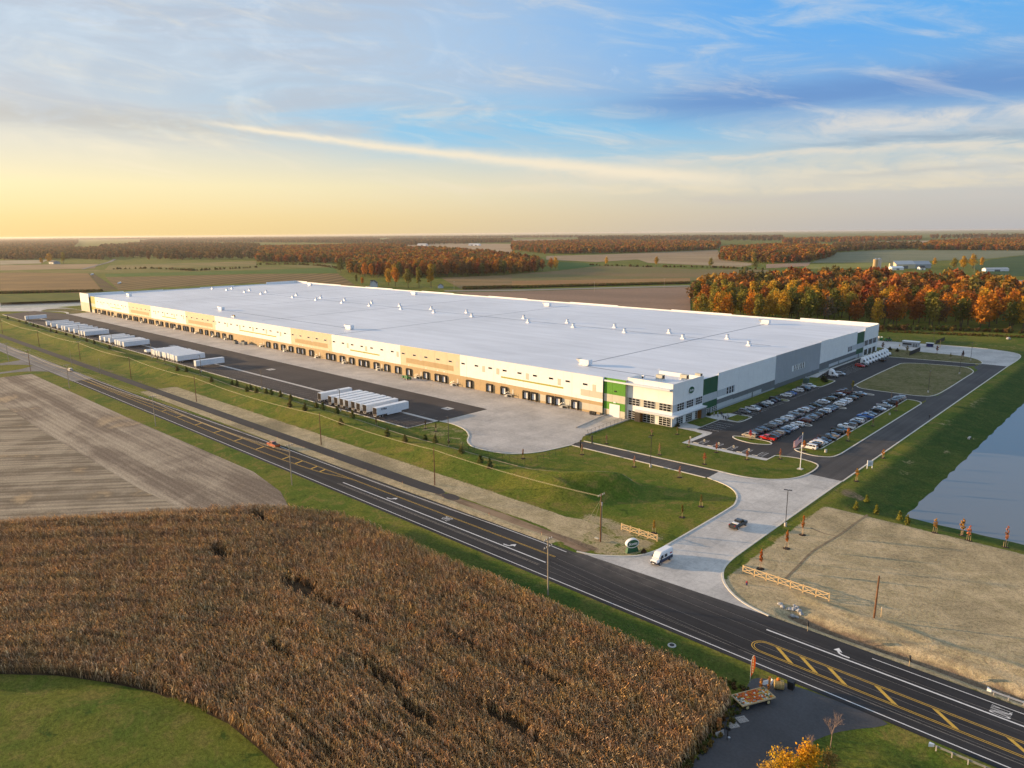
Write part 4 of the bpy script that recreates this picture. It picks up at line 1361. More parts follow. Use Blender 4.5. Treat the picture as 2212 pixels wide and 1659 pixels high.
for y in (252.9, 290.0, 316.0, 356.0, 392.0, 422.5):
    wp(MB().box(WX1 + 0.06, WX1 + 0.10, y, y + 1.1, 0.05, 2.25), 'door', M['dark_grey'])
for x, w, h, mt in ((-159.6, 4.8, 5.0, 'white'), (-161.9, 1.1, 2.2, 'brown_paint')):
    wp(MB().box(x, x + w, OY - 1.47, OY - 1.41, 0.02, h), 'door', M[mt])
for x, z in ((-157.2, 5.5), (-157.0, 9.9)):
    wp(MB().box(x - 0.5, x + 0.5, OY - 1.52, OY - 1.41, z, z + 0.5), 'wall_lamp', M['white' if z < 6 else 'black'])
# entrance canopy with its dark piers and wooden linings
wp(MB().prism([(-147.6, OY - 2.0), (WX1 + 1.9, OY - 2.0), (WX1 + 1.9, 247.0), (WX1 + 0.06, 247.0), (WX1 + 0.06, OY - 0.08), (-147.6, OY - 0.08)], 3.75, 4.25), 'canopy', M['light_grey'])
wp(MB().prism([(-147.9, OY - 2.3), (WX1 + 2.2, OY - 2.3), (WX1 + 2.2, 247.2), (WX1 + 0.06, 247.2), (WX1 + 0.06, OY - 0.08), (-147.9, OY - 0.08)], 4.25, 4.42), 'canopy', M['white'])
wp(MB().box(-147.6, -145.3, OY - 2.0, OY - 0.06, 0, 3.75), 'pier', M['bronze'])
wp(MB().box(-145.3, -145.1, OY - 1.8, OY - 0.1, 0, 3.7), 'pier', M['amber'])
wp(MB().box(WX1 + 0.1, WX1 + 1.9, 243.6, 246.9, 0, 3.75), 'pier', M['dark_grey'])
wp(MB().box(WX1 + 0.12, WX1 + 1.7, 243.35, 243.6, 0, 3.7), 'pier', M['amber'])
# oval company sign on the office wall
sg_ = thing('wall_sign', 'dark green oval sign with white rim and lettering on the shaded office wall', 'sign', (WX1 + 0.1, 238.0, 11.9))
ov = lambda a, b, n=32: [(0.0, a * math.cos(2 * math.pi * i / n), b * math.sin(2 * math.pi * i / n)) for i in range(n)]


def oval(mb, a, b, x0, x1, mi=0):
    mb.loft([[(x0, p[1], p[2]) for p in ov(a, b)], [(x1, p[1], p[2]) for p in ov(a, b)]], mi)
    return mb


oval(MB(), 2.15, 1.42, 0.0, 0.14).build('rim', M['white'], sg_)
oval(MB(), 2.0, 1.27, 0.14, 0.18).build('face', M['deep_green'], sg_)
o = link('lettering', text_mesh('Scotts', 1.25, M['white'], 'lettering', 0.015, 0.15, 0.012), sg_, (0.20, 0, -0.05))
o.rotation_euler = (R(90), 0, R(90))
# ------------------------------------------------------------------ things on the roof
ru = thing('rooftop_unit', 'white air unit', 'rooftop unit', (0, 0, 14.2))
MB().box(-2.4, 2.4, -1.2, 1.2, 0, 0.55).build('curb', M['white'], ru)
MB().box(-1.8, 3.0, -1.35, 1.35, 0.55, 2.6).build('housing', M['trailer'], ru)
MB().hexa([(-1.8, -1.35, 0.8), (-1.8, 1.35, 0.8), (-3.6, 1.35, 2.2), (-3.6, -1.35, 2.2), (-1.8, -1.35, 2.55), (-1.8, 1.35, 2.55), (-3.7, 1.35, 2.6), (-3.7, -1.35, 2.6)][::1]).build('intake_hood', M['steel'], ru)
MB().box(-1.0, 1.6, -1.37, -1.35, 0.8, 2.3).build('door', M['white'], ru)
UN = [(-186.8, 243.2, 'first from the office corner in the row near the dock wall'), (-367.2, 246.4, 'second from the office corner in the row near the dock wall'),
      (-539.5, 248.0, 'third from the office corner in the row near the dock wall'), (-736.4, 250.6, 'fourth and last in the row near the dock wall'),
      (-189.2, 426.0, 'first from the office end in the far row'), (-365.2, 426.8, 'second from the office end in the far row'),
      (-532.0, 430.3, 'third from the office end in the far row'), (-724.6, 437.5, 'fourth and last in the far row')]
for k, (x, y, t) in enumerate(UN):
    lab = 'white wedge-hooded roof unit, ' + t
    if k == 0:
        ru.location = (x, y, 14.22)
        tag(ru, lab, 'rooftop unit', 'wedge-hooded units on the warehouse roof')
    else:
        copy_tree(ru, (x, y, 14.22), None, lab)
fan = thing('exhaust_fan', 'roof fan', 'roof fan', (0, 0, 14.2))
MB().hexa([(-1.15, -1.15, 0), (1.15, -1.15, 0), (1.15, 1.15, 0), (-1.15, 1.15, 0), (-0.95, -0.95, 0.75), (0.95, -0.95, 0.75), (0.95, 0.95, 0.75), (-0.95, 0.95, 0.75)]).build('curb', M['white'], fan)
MB().tube((0, 0, 0.75), (0, 0, 2.35), 0.85, 0.85, 14).build('drum', M['trailer'], fan, smooth=False)
MB().tube((0, 0, 2.35), (0, 0, 2.5), 0.98, 0.80, 14).build('cap', M['steel'], fan)
FR = [-157.9, -194.8, -232.1, -269.1, -305.5, -357.3, -396.9, -434.7, -475.7, -515.1, -555.9, -595.9, -655.2, -690, -730, -765]
BK = [-176.7, -211.9, -249.1, -285.3, -322.4, -377.8, -416.6, -454.8, -492.8, -533.0, -571.4, -614.0, -672.3, -708, -748, -778]
ORD = ['first', 'second', 'third', 'fourth', 'fifth', 'sixth', 'seventh', 'eighth', 'ninth', 'tenth', 'eleventh', 'twelfth', 'thirteenth', 'fourteenth', 'fifteenth', 'sixteenth', 'seventeenth', 'eighteenth', 'nineteenth', 'twentieth', 'twenty-first', 'twenty-second', 'twenty-third', 'twenty-fourth', 'twenty-fifth', 'twenty-sixth', 'twenty-seventh', 'twenty-eighth', 'twenty-ninth', 'thirtieth', 'thirty-first', 'thirty-second', 'thirty-third', 'thirty-fourth', 'thirty-fifth', 'thirty-sixth', 'thirty-seventh', 'thirty-eighth', 'thirty-ninth', 'fortieth']
first = True
for k in range(16):
    for row, x, y in (('front', FR[k], 338.6 + max(0, k - 7) * 0.7), ('back', BK[k], 353.0 + max(0, k - 7) * 0.7)):
        if x < -775:
            continue
        lab = 'squat white roof fan, %s one of the %s pair from the office end' % (row, ORD[k])
        if first:
            fan.location = (x, y, 14.22)
            tag(fan, lab, 'roof fan', 'pairs of fans on the warehouse roof')
            first = False
        else:
            copy_tree(fan, (x, y, 14.22), None, lab)
for (x, y, s, lab) in ((-145.6, 237.2, 1.0, 'beige boxy cooler on the office roof, nearest the dock side'), (-138.6, 243.2, 1.0, 'beige boxy cooler on the office roof, behind the sign wall'), (-136.6, 250.5, 0.85, 'smaller beige boxy cooler behind the green wall panel')):
    t = thing('rooftop_cooler', lab, 'rooftop cooler', (x, y, 14.22), 0, 'coolers on the office roof')
    MB().box(-1.5 * s, 1.5 * s, -1.1 * s, 1.1 * s, 0, 0.35).build('curb', M['white'], t)
    MB().box(-1.4 * s, 1.4 * s, -1.0 * s, 1.0 * s, 0.35, 2.0 * s).build('housing', M['sand_paint'], t)
    MB().box(1.4 * s, 1.44 * s, -0.8 * s, 0.8 * s, 0.55, 1.8 * s).build('grille', M['black'], t)
t = thing('roof_vent', 'small beige round-grilled vent at the office roof edge', 'roof vent', (-150.3, 232.6, 14.22))
MB().box(-0.5, 0.5, -0.5, 0.5, 0, 1.9).build('housing', M['white'], t)
MB().tube((0, -0.5, 1.1), (0, -0.54, 1.1), 0.38, n=12).build('grille', M['grime'], t)
t = thing('antenna', 'thin white antenna mast on the office roof', 'antenna', (-149.6, 242.6, 14.22))
MB().tube((0, 0, 0), (0, 0, 3.2), 0.06).build('mast', M['white'], t)
MB().tube((-0.9, 0, 2.6), (0.4, 0, 2.6), 0.04).build('arm', M['white'], t)
t = thing('roof_hatch_box', 'dark vent box on the roof edge above the docks', 'roof vent', (-487, 232, 14.22))
MB().box(-2.2, 2.2, -0.5, 0.5, 0, 0.5).build('curb', M['steel'], t)
MB().box(0.6, 2.0, -0.5, 0.5, 0.5, 1.5).build('housing', M['brown_paint'], t)
MB().tube((-1.2, 0, 0.5), (-1.2, 0, 1.6), 0.25).build('pipe', M['steel'], t)
# ramp walls up to the tall white door
for pts, nm, lab in (([(-158.1, 201.5), (-161.6, 224.6)], 'ramp_wall', 'low concrete ramp wall beside the dock yard'), ([(-149.6, 195.6), (-150.6, 224.6)], 'ramp_wall', 'low concrete ramp edge carrying the chain-link fence')):
    mb = MB()
    ribbon(mb, pts, 0.35, -0.1, 0.42)
    tag(mb.build(nm, M['concrete']), lab, 'ramp wall')

# ------------------------------------------------------------------ vehicles
def ring(x, z0, z1, hw, ch=0.12):
    return [(x, -hw * 0.90, z0), (x, -hw, z0 + ch), (x, -hw * 0.985, z1 - ch), (x, -hw * 0.88, z1), (x, hw * 0.88, z1), (x, hw * 0.985, z1 - ch), (x, hw, z0 + ch), (x, hw * 0.90, z0)]


def wheel_mesh(r, w, mb=None):
    t = MB().tube((0, -w / 2, 0), (0, w / 2, 0), r, r, 16)
    return t.mesh('wheel', M['tyre']), MB().tube((0, -w / 2 - 0.015, 0), (0, w / 2 + 0.015, 0), r * 0.62, r * 0.62, 12).mesh('rim', M['rim'])


W_CAR = wheel_mesh(0.34, 0.24)
W_BIG = wheel_mesh(0.40, 0.27)
W_TRUCK = wheel_mesh(0.52, 0.32)


def put_wheels(par, spots, wm, spin=0.0):
    for x, y in spots:
        o = link('wheel', wm[0], par, (x, y, wm[0].vertices[0].co.length and max(v.co.z for v in wm[0].vertices)))
        link('rim', wm[1], o)


CARS = {
    'sedan': dict(L=4.75, W=1.84, H=1.45, st=[(-.5, .45, .86, .78), (-.47, .30, 1.00, .90), (-.33, .24, 1.03, .99), (.10, .24, .98, 1.0), (.36, .24, .88, .97), (.46, .28, .76, .88), (.5, .40, .62, .76)], base=(-.40, .23), roof=(-.20, .06)),
    'suv': dict(L=4.75, W=1.90, H=1.72, st=[(-.5, .50, 1.02, .84), (-.48, .36, 1.12, .94), (-.33, .28, 1.14, 1.0), (.15, .28, 1.10, 1.0), (.36, .28, 1.04, .97), (.46, .32, .92, .90), (.5, .44, .74, .80)], base=(-.485, .24), roof=(-.43, .09)),
    'minivan': dict(L=5.1, W=1.98, H=1.75, st=[(-.5, .45, 1.02, .86), (-.48, .30, 1.10, .95), (-.33, .24, 1.10, 1.0), (.20, .24, 1.04, 1.0), (.38, .24, .94, .96), (.46, .28, .82, .88), (.5, .40, .66, .78)], base=(-.49, .33), roof=(-.45, .14)),
    'pickup': dict(L=5.8, W=2.00, H=1.90, st=[(-.5, .55, 1.18, .94), (-.49, .45, 1.24, .97), (-.2, .36, 1.22, 1.0), (.15, .36, 1.22, 1.0), (.36, .36, 1.18, .98), (.47, .40, 1.08, .94), (.5, .50, .92, .86)], base=(-.13, .25), roof=(-.09, .14)),
}
PROTO = {}


def car_meshes(kind):
    if kind in PROTO:
        return PROTO[kind]
    c = CARS[kind]
    L, hw, H = c['L'], c['W'] / 2, c['H']
    d = {}
    b = MB()
    b.loft([ring(x * L, z0, z1, hw * k) for x, z0, z1, k in c['st']])
    zb = min(z1 for x, z0, z1, k in c['st'] if c['base'][0] <= x <= c['base'][1]) - 0.06
    b0, b1 = c['base'][0] * L, c['base'][1] * L
    r0, r1 = c['roof'][0] * L, c['roof'][1] * L
    wb, wr = hw * 0.90, hw * 0.72
    b.loft([[(b0, -wb, zb), (b1, -wb, zb), (b1, wb, zb), (b0, wb, zb)], [(r0 - 0.02, -wr, H - 0.05), (r1 + 0.05, -wr, H - 0.05), (r1 + 0.05, wr, H - 0.05), (r0 - 0.02, wr, H - 0.05)],
            [(r0 + 0.1, -wr * .9, H), (r1 - 0.1, -wr * .9, H), (r1 - 0.1, wr * .9, H), (r0 + 0.1, wr * .9, H)]])
    if kind == 'pickup':
        pass
    for s in (-1, 1):
        b.box(b1 - 0.35, b1 - 0.1, s * hw, s * (hw + 0.2), zb + 0.02, zb + 0.2)
    d['body'] = b.mesh('body', M['carpaint'])
    zt = H - 0.10

    def lerp(t, z):
        return t

    zl = zb + 0.12
    fr = lambda z: (z - zb) / (H - 0.05 - zb)
    xf = lambda z: b1 + (r1 + 0.05 - b1) * fr(z) + 0.015
    xr = lambda z: b0 + (r0 - 0.02 - b0) * fr(z) - 0.015
    yw = lambda z: wb + (wr - wb) * fr(z)
    d['windshield'] = MB().add([(xf(zl), -yw(zl) * .9, zl), (xf(zl), yw(zl) * .9, zl), (xf(zt), yw(zt) * .9, zt), (xf(zt), -yw(zt) * .9, zt)], [(0, 1, 2, 3)]).mesh('windshield', M['carglass'])
    d['rear_window'] = MB().add([(xr(zl), yw(zl) * .86, zl), (xr(zl), -yw(zl) * .86, zl), (xr(zt), -yw(zt) * .86, zt), (xr(zt), yw(zt) * .86, zt)], [(0, 1, 2, 3)]).mesh('rear_window', M['carglass'])
    for s in (-1, 1):
        g = MB()
        n = 2 if kind in ('sedan', 'pickup') else 3
        for k in range(n):
            t0, t1 = 0.05 + 0.9 * k / n + 0.015, 0.05 + 0.9 * (k + 1) / n - 0.015
            q = lambda t, z: (xr(z) + (xf(z) - xr(z)) * t, s * (yw(z) + 0.014), z)
            p = [q(t0, zl), q(t1, zl), q(t1, zt - 0.04), q(t0, zt - 0.04)]
            g.add(p if s < 0 else p[::-1], [(0, 1, 2, 3)])
        d['side_window%d' % s] = g.mesh('side_window', M['carglass'])
    zh = c['st'][-2][2] - 0.22
    for s in (-1, 1):
        d['headlight%d' % s] = MB().box(L * .455, L * .485, s * hw * .55, s * hw * .86, zh, zh + 0.16).mesh('headlight', M['lamp_white'])
        d['tail_light%d' % s] = MB().box(-L * .503, -L * .48, s * hw * .62, s * hw * .84, .72 * H * .8, .72 * H * .8 + 0.22).mesh('tail_light', M['lamp_red'])
    d['bumper'] = MB().box(L * .47, L * .507, -hw * .72, hw * .72, 0.32, 0.55).box(-L * .507, -L * .48, -hw * .74, hw * .74, 0.36, 0.58).mesh('bumper', M['plastic'])
    if kind == 'pickup':
        x0, x1 = -L * .485, b0 - 0.12
        d['cargo_bed'] = MB().box(x0, x1, -hw * .78, hw * .78, 1.14, 1.262).mesh('cargo_bed', M['grime'])
    PROTO[kind] = d
    return d


def make_car(kind, col, loc, rz, label, group=None, name=None):
    t = thing(name or {'sedan': 'parked_sedan', 'suv': 'parked_suv', 'minivan': 'parked_minivan', 'pickup': 'parked_pickup'}[kind], label, 'pickup' if kind == 'pickup' else 'car', (loc[0], loc[1], loc[2] if len(loc) > 2 else 0.045), rz, group)
    d = car_meshes(kind)
    for k, me in d.items():
        o = link(me.name.split('.')[0], me, t)
        if k == 'body':
            o.color = (*col, 1)
    c = CARS[kind]
    wm = W_BIG if kind in ('pickup', 'suv') else W_CAR
    y = c['W'] / 2 - 0.10
    put_wheels(t, [(c['L'] * s * .305 + 0.05, q * y) for s in (-1, 1) for q in (-1, 1)], wm)
    return t


CC = dict(white=(0.78, 0.78, 0.77), silver=(0.44, 0.45, 0.46), grey=(0.16, 0.165, 0.17), black=(0.012, 0.012, 0.013), navy=(0.016, 0.024, 0.05), blue=(0.03, 0.12, 0.38), red=(0.55, 0.018, 0.014), maroon=(0.11, 0.02, 0.015), brown=(0.06, 0.04, 0.03), olive=(0.05, 0.052, 0.032), slate=(0.09, 0.11, 0.13), beige=(0.42, 0.36, 0.28), orange=(0.5, 0.1, 0.02))
ROWS = {
    'A': (-122.3, 'row along the warehouse wall', [(262.5, 'grey', 'suv', 0), (268.9, 'white', 'pickup', 0), (272.2, 'navy', 'sedan', 0), (277.2, 'black', 'sedan', 0), (282.6, 'white', 'sedan', 1), (286.4, 'navy', 'sedan', 1), (290.4, 'black', 'suv', 0), (300.8, 'white', 'suv', 1), (303.7, 'grey', 'sedan', 1), (306.6, 'blue', 'sedan', 1), (314.1, 'white', 'suv', 1), (319.0, 'black', 'pickup', 0), (321.9, 'slate', 'sedan', 0), (326.4, 'white', 'pickup', 0), (365.3, 'silver', 'suv', 0), (393.9, 'red', 'suv', 0), (397.2, 'brown', 'pickup', 0)]),
    'B': (-106.1, "warehouse side of the middle double row", [(231.7, 'beige', 'minivan', 1), (234.6, 'black', 'sedan', 1), (237.4, 'navy', 'suv', 1), (240.4, 'black', 'suv', 1), (243.2, 'navy', 'sedan', 0), (248.3, 'grey', 'suv', 1), (251.0, 'black', 'sedan', 1), (253.6, 'silver', 'suv', 1), (256.3, 'olive', 'suv', 1), (259.1, 'silver', 'sedan', 1), (263.4, 'white', 'suv', 1), (266.2, 'grey', 'sedan', 1), (269.0, 'slate', 'suv', 1), (272.2, 'silver', 'pickup', 1), (275.2, 'black', 'suv', 1), (279.8, 'white', 'suv', 1), (282.5, 'maroon', 'sedan', 0), (285.3, 'grey', 'sedan', 1), (291.4, 'olive', 'sedan', 0), (297.7, 'silver', 'suv', 1), (300.5, 'white', 'sedan', 0), (306.0, 'olive', 'suv', 1), (308.8, 'brown', 'sedan', 1), (314.9, 'black', 'suv', 1), (317.8, 'white', 'sedan', 1), (322.9, 'maroon', 'pickup', 1), (326.2, 'brown', 'pickup', 1)]),
    'D': (-99.5, "access-road side of the middle double row", [(232.5, 'red', 'pickup', 1), (235.6, 'black', 'sedan', 1), (238.2, 'brown', 'sedan', 1), (240.9, 'grey', 'suv', 1), (243.8, 'navy', 'pickup', 0), (246.7, 'black', 'sedan', 1), (249.4, 'silver', 'sedan', 1), (252.2, 'white', 'sedan', 1), (257.0, 'white', 'suv', 1), (264.0, 'maroon', 'suv', 1), (266.8, 'slate', 'sedan', 0), (269.5, 'grey', 'suv', 1), (272.2, 'slate', 'sedan', 1), (275.0, 'brown', 'suv', 1), (280.8, 'black', 'sedan', 1), (284.2, 'white', 'suv', 1), (287.0, 'navy', 'sedan', 1), (289.8, 'grey', 'sedan', 1), (292.5, 'slate', 'sedan', 1), (299.4, 'white', 'suv', 1), (302.2, 'silver', 'suv', 1), (305.0, 'white', 'sedan', 1), (307.8, 'white', 'suv', 1), (313.0, 'black', 'suv', 1), (315.8, 'olive', 'sedan', 1), (321.0, 'black', 'suv', 1), (325.6, 'silver', 'sedan', 0)]),
    'C': (-84.9, 'outer row beside the grass strip', [(231.7, 'white', 'minivan', 1), (234.7, 'black', 'suv', 1), (237.5, 'white', 'suv', 1), (240.3, 'silver', 'sedan', 0), (243.1, 'navy', 'sedan', 0), (246.2, 'black', 'pickup', 0), (251.0, 'grey', 'sedan', 1), (255.9, 'black', 'suv', 1), (259.2, 'olive', 'pickup', 0), (265.2, 'white', 'pickup', 1), (268.2, 'grey', 'suv', 1), (273.6, 'black', 'sedan', 1), (276.4, 'white', 'suv', 1), (279.6, 'slate', 'suv', 1), (285.2, 'blue', 'pickup', 1), (288.3, 'silver', 'sedan', 0), (291.4, 'grey', 'sedan', 0), (298.9, 'black', 'sedan', 1), (302.5, 'white', 'sedan', 0), (308.7, 'silver', 'pickup', 0), (314.6, 'black', 'pickup', 1), (318.0, 'navy', 'suv', 1), (321.3, 'black', 'suv', 1), (324.8, 'grey', 'suv', 1), (328.0, 'silver', 'suv', 1)]),
}
TYPE = {'suv': 'SUV', 'sedan': 'sedan', 'minivan': 'minivan', 'pickup': 'pickup truck'}
for rk, (x, rowname, lst) in ROWS.items():
    n = len(lst)
    for i, (y, col, kind, flip) in enumerate(lst):
        c = CC[col]
        j = rnd.uniform(0.93, 1.07)
        lab = '%s %s, %s vehicle from the driveway end, %s' % (col, TYPE[kind], ORD[i], rowname)
        make_car(kind, tuple(min(v * j, 0.85) for v in c), (x + rnd.uniform(-0.25, 0.25), y), (math.pi if flip else 0) + rnd.uniform(-0.025, 0.025), lab, 'cars parked beside the warehouse')
make_car('pickup', CC['black'], (-118.6, 420.4), R(95), 'black pickup truck standing behind the row of white tractors', None, 'pickup_truck')
p_ = at(1594.5, 1138)
make_car('pickup', (0.035, 0.032, 0.028), (p_.x, p_.y), R(86), 'dark grey pickup truck driving up the pale concrete driveway', None, 'pickup_truck')
o = bpy.data.objects[[q.name for q in bpy.data.objects if q.name.startswith('pickup_truck')][-1]]
MB().box(-1.75, -0.9, -0.75, 0.75, 1.26, 1.42).build('toolbox', M['white'], o)
make_car('pickup', CC['orange'], (-219.5, 114.6), R(180), 'rusty orange pickup truck driving along the main road', None, 'pickup_truck')
p_ = at(152, 802)
make_car('suv', (0.5, 0.47, 0.45), (p_.x, p_.y), R(180), 'silver SUV on the far grey stretch of the main road', None, 'moving_suv')


def delivery_van(loc, rz):
    t = thing('delivery_van', 'white high-roof van with navy lower half pulling out of the driveway', 'van', loc, rz)
    hw = 1.02
    def rr(x, z0, z1, k, ch=0.2):
        return [(x, -hw * k * .94, z0), (x, -hw * k, z0 + ch), (x, -hw * k * .93, z1 - 0.25), (x, -hw * k * .72, z1), (x, hw * k * .72, z1), (x, hw * k * .93, z1 - 0.25), (x, hw * k, z0 + ch), (x, hw * k * .94, z0)]
    up = MB().loft([rr(-2.98, 1.15, 2.60, .95, .1), rr(-2.8, 1.15, 2.74, .98, .1), rr(0.8, 1.15, 2.74, .98, .1), rr(1.25, 1.15, 2.62, .96, .1), rr(2.02, 1.15, 1.62, .94, .1)])
    up.loft([rr(2.0, 0.75, 1.42, .96, .1), rr(2.55, 0.75, 1.26, .92, .1), rr(2.88, 0.75, 1.02, .82, .05)])
    up.build('body', M['white'], t)
    lo = MB().loft([rr(-3.0, .45, 1.17, .96, .12), rr(-2.8, .38, 1.17, 1.0, .12), rr(1.5, .38, 1.17, 1.0, .12), rr(2.1, .38, 1.05, .98, .12), rr(2.7, .40, .78, .92, .1), rr(2.95, .50, .76, .80, .06)])
    lo.build('lower_body', pbr('navy_van_paint', (0.012, 0.02, 0.055), 0.3, coat=0.4), t)
    MB().add([(2.04, -.82, 1.50), (2.04, .82, 1.50), (1.30, .70, 2.50), (1.30, -.70, 2.50)], [(0, 1, 2, 3)]).build('windshield', M['carglass'], t)
    for s in (-1, 1):
        y = s * (hw * .985 + 0.02)
        w = MB().add([(0.62, y, 1.42), (1.72, y, 1.42), (1.40, y * .95, 2.08), (0.66, y * .95, 2.08)], [(0, 1, 2, 3) if s < 0 else (3, 2, 1, 0)])
        w.build('side_window', M['carglass'], t)
        MB().add([(-0.75, y, 1.40), (0.25, y, 1.40), (0.25, y * .96, 2.05), (-0.75, y * .96, 2.05)], [(0, 1, 2, 3) if s < 0 else (3, 2, 1, 0)]).build('side_window', M['carglass'], t)
        MB().add([(-2.6, y * 1.002, 1.62), (-1.7, y * 1.002, 1.62), (-1.7, y * .975, 1.86), (-2.6, y * .975, 1.86)], [(0, 1, 2, 3) if s < 0 else (3, 2, 1, 0)]).build('emblem', M['lamp_red'] if s < 0 else M['lamp_red'], t)
        MB().box(1.55, 1.75, s * 1.05, s * 1.28, 1.35, 1.75).build('mirror', M['plastic'], t)
        MB().box(2.62, 2.84, s * .62, s * .86, .92, 1.10).build('headlight', M['lamp_white'], t)
    MB().box(2.80, 2.96, -.55, .55, .62, .92).build('grille', M['plastic'], t)
    MB().box(2.96, 2.985, -.26, .26, .50, .62).build('number_plate', M['white'], t)
    put_wheels(t, [(-1.85, -.93), (-1.85, .93), (1.85, -.93), (1.85, .93)], W_BIG)


delivery_van((-76.4, 127.4, 0.045), R(-93))

# road tractors
tr = thing('road_tractor', 'white road tractor', 'truck', (0, 0, 0))


def rr2(x, z0, z1, hw, c=0.25):
    return [(x, -hw, z0), (x, -hw, z1 - c), (x, -hw * .72, z1), (x, hw * .72, z1), (x, hw, z1 - c), (x, hw, z0)]


MB().loft([rr2(-0.9, 1.0, 2.9, 1.2), rr2(-0.7, 1.0, 3.6, 1.2, .5), rr2(0.9, 1.0, 3.55, 1.2, .5), rr2(1.5, 1.0, 2.75, 1.15), rr2(1.62, 1.0, 2.6, 1.1)]).build('cab', M['white'], tr)
MB().loft([rr2(-0.75, 3.4, 3.6, .9, .05), rr2(-0.7, 3.4, 3.98, .95, .3), rr2(-0.1, 3.4, 4.0, .95, .3), rr2(0.6, 3.3, 3.75, .9, .3), rr2(1.2, 3.1, 3.2, .8, .05)]).build('roof_fairing', M['white'], tr)
MB().loft([rr2(1.5, .75, 2.05, 1.05, .25), rr2(2.5, .75, 1.85, 1.02, .3), rr2(3.05, .75, 1.55, .92, .3), rr2(3.25, .8, 1.25, .8, .2)]).build('hood', M['white'], tr)
MB().add([(1.64, -.95, 2.02), (1.64, .95, 2.02), (1.28, .90, 2.92), (1.28, -.90, 2.92)], [(0, 1, 2, 3)]).build('windshield', M['carglass'], tr)
for s in (-1, 1):
    MB().box(0.55, 1.35, s * 1.19, s * 1.215, 1.75, 2.55).build('side_window', M['carglass'], tr)
    MB().tube((-0.2, s * 0.9, 0.75), (1.0, s * 0.9, 0.75), 0.33, n=10).build('fuel_tank', M['rim'], tr)
    MB().box(3.0, 3.18, s * .55, s * .85, 1.05, 1.3).build('headlight', M['lamp_white'], tr)
MB().box(3.15, 3.30, -1.1, 1.1, .42, .78).build('bumper', M['rim'], tr)
MB().box(3.20, 3.28, -.55, .55, .85, 1.4).build('grille', M['plastic'], tr)
MB().box(-4.2, 2.4, -.45, .45, .75, 1.0).build('chassis', M['grime'], tr)
put_wheels(tr, [(2.35, -1.05), (2.35, 1.05), (-2.1, -.98), (-2.1, .98), (-3.4, -.98), (-3.4, .98)], W_TRUCK)
tag(tr, 'white road tractor parked alone beside the wall lawn', 'truck', 'white road tractors by the warehouse')
tr.location = (-123.8, 357.8, 0.045)
for k in range(9):
    copy_tree(tr, (-123.8 + rnd.uniform(-.25, .25), 402.4 + k * 4.85, 0.045), rnd.uniform(-.02, .02), 'white road tractor, %s in the row from the red SUV' % ORD[k])

# box trailers
trl = thing('box_trailer', 'white box trailer', 'trailer', (0, 0, 0))
LT = 15.7


def trailer_parts(par, open_doors, skirt):
    b = MB()
    b.box(-1.29, -1.25, 0, LT, 1.15, 4.08)
    b.box(1.25, 1.29, 0, LT, 1.15, 4.08)
    b.box(-1.29, 1.29, LT, LT + 0.06, 1.15, 4.08)
    b.box(-1.25, 1.25, 0.02, LT, 4.02, 4.08)
    b.build('body', M['trailer'], par)
    MB().box(-1.25, 1.25, 0.0, LT, 1.15, 1.25).build('floor', M['trailer_in'], par)
    if open_doors:
        q = MB().box(-1.245, -1.235, 0.05, LT, 1.25, 4.0).box(1.235, 1.245, 0.05, LT, 1.25, 4.0).box(-1.23, 1.23, LT - 0.05, LT - 0.02, 1.25, 4.0)
        q.build('lining', M['trailer_in'], par)
        for s in (-1, 1):
            MB().box(s * 1.30, s * 1.335, 0.02, 1.22, 1.2, 4.0).build('door', M['trailer'], par)
    else:
        for s in (-1, 1):
            MB().box(min(0.01 * s, 1.24 * s), max(0.01 * s, 1.24 * s), -0.03, 0.02, 1.2, 4.02).build('door', M['trailer'], par)
        MB().box(-0.6, -0.55, -0.06, -0.03, 1.3, 3.9).box(0.55, 0.6, -0.06, -0.03, 1.3, 3.9).build('lock_rod', M['steel'], par)
    MB().box(-1.0, 1.0, -0.02, 0.08, 0.55, 0.68).box(-0.7, -0.6, 0, 0.1, 0.68, 1.15).box(0.6, 0.7, 0, 0.1, 0.68, 1.15).build('underride_guard', M['white'], par)
    MB().box(-0.5, -0.4, 0.3, LT - 0.5, 0.95, 1.15).box(0.4, 0.5, 0.3, LT - 0.5, 0.95, 1.15).build('chassis', M['grime'], par)
    for x in (-1.0, 1.0):
        for y in (1.6, 2.9):
            o = link('wheel', W_TRUCK[0], par, (x, y, 0.52), R(90))
            link('rim', W_TRUCK[1], o)
    for x in (-0.8, 0.8):
        MB().box(x - .07, x + .07, LT - 3.1, LT - 2.95, 0.05, 1.15).build('landing_leg', M['grime'], par)
    if skirt:
        for x in (-1.24, 1.24):
            MB().box(x - .02, x + .02, 5.0, LT - 3.6, 0.5, 1.15).build('side_skirt', M['trailer'], par)


trailer_parts(trl, False, False)
trl_open = thing('box_trailer', 'white box trailer', 'trailer', (0, 0, 0))
trailer_parts(trl_open, True, True)
TRAIL = []
for i, x in enumerate([-265.0, -256.8, -252.8, -248.8, -244.9, -240.9, -236.9, -232.8]):
    TRAIL.append((x, 1, 'empty white box trailer with open doors, %s in the group beside the lettered one' % ORD[i]))
for i, x in enumerate([-447.6, -443.6, -439.5, -435.5, -431.5, -427.5, -423.5, -419.5, -415.5, -411.4]):
    TRAIL.append((x, 0, 'white box trailer, %s of ten packed together in the middle of the yard' % ORD[i]))
TRAIL.append((-387.2, 0, 'white box trailer standing alone at the edge of the empty stalls'))
for i, x in enumerate([-535.7, -527.6, -519.5, -507.5, -503.4, -499.4, -493.0]):
    TRAIL.append((x, 0, 'white box trailer, %s of the seven beside the tarpaulined load' % ORD[i]))
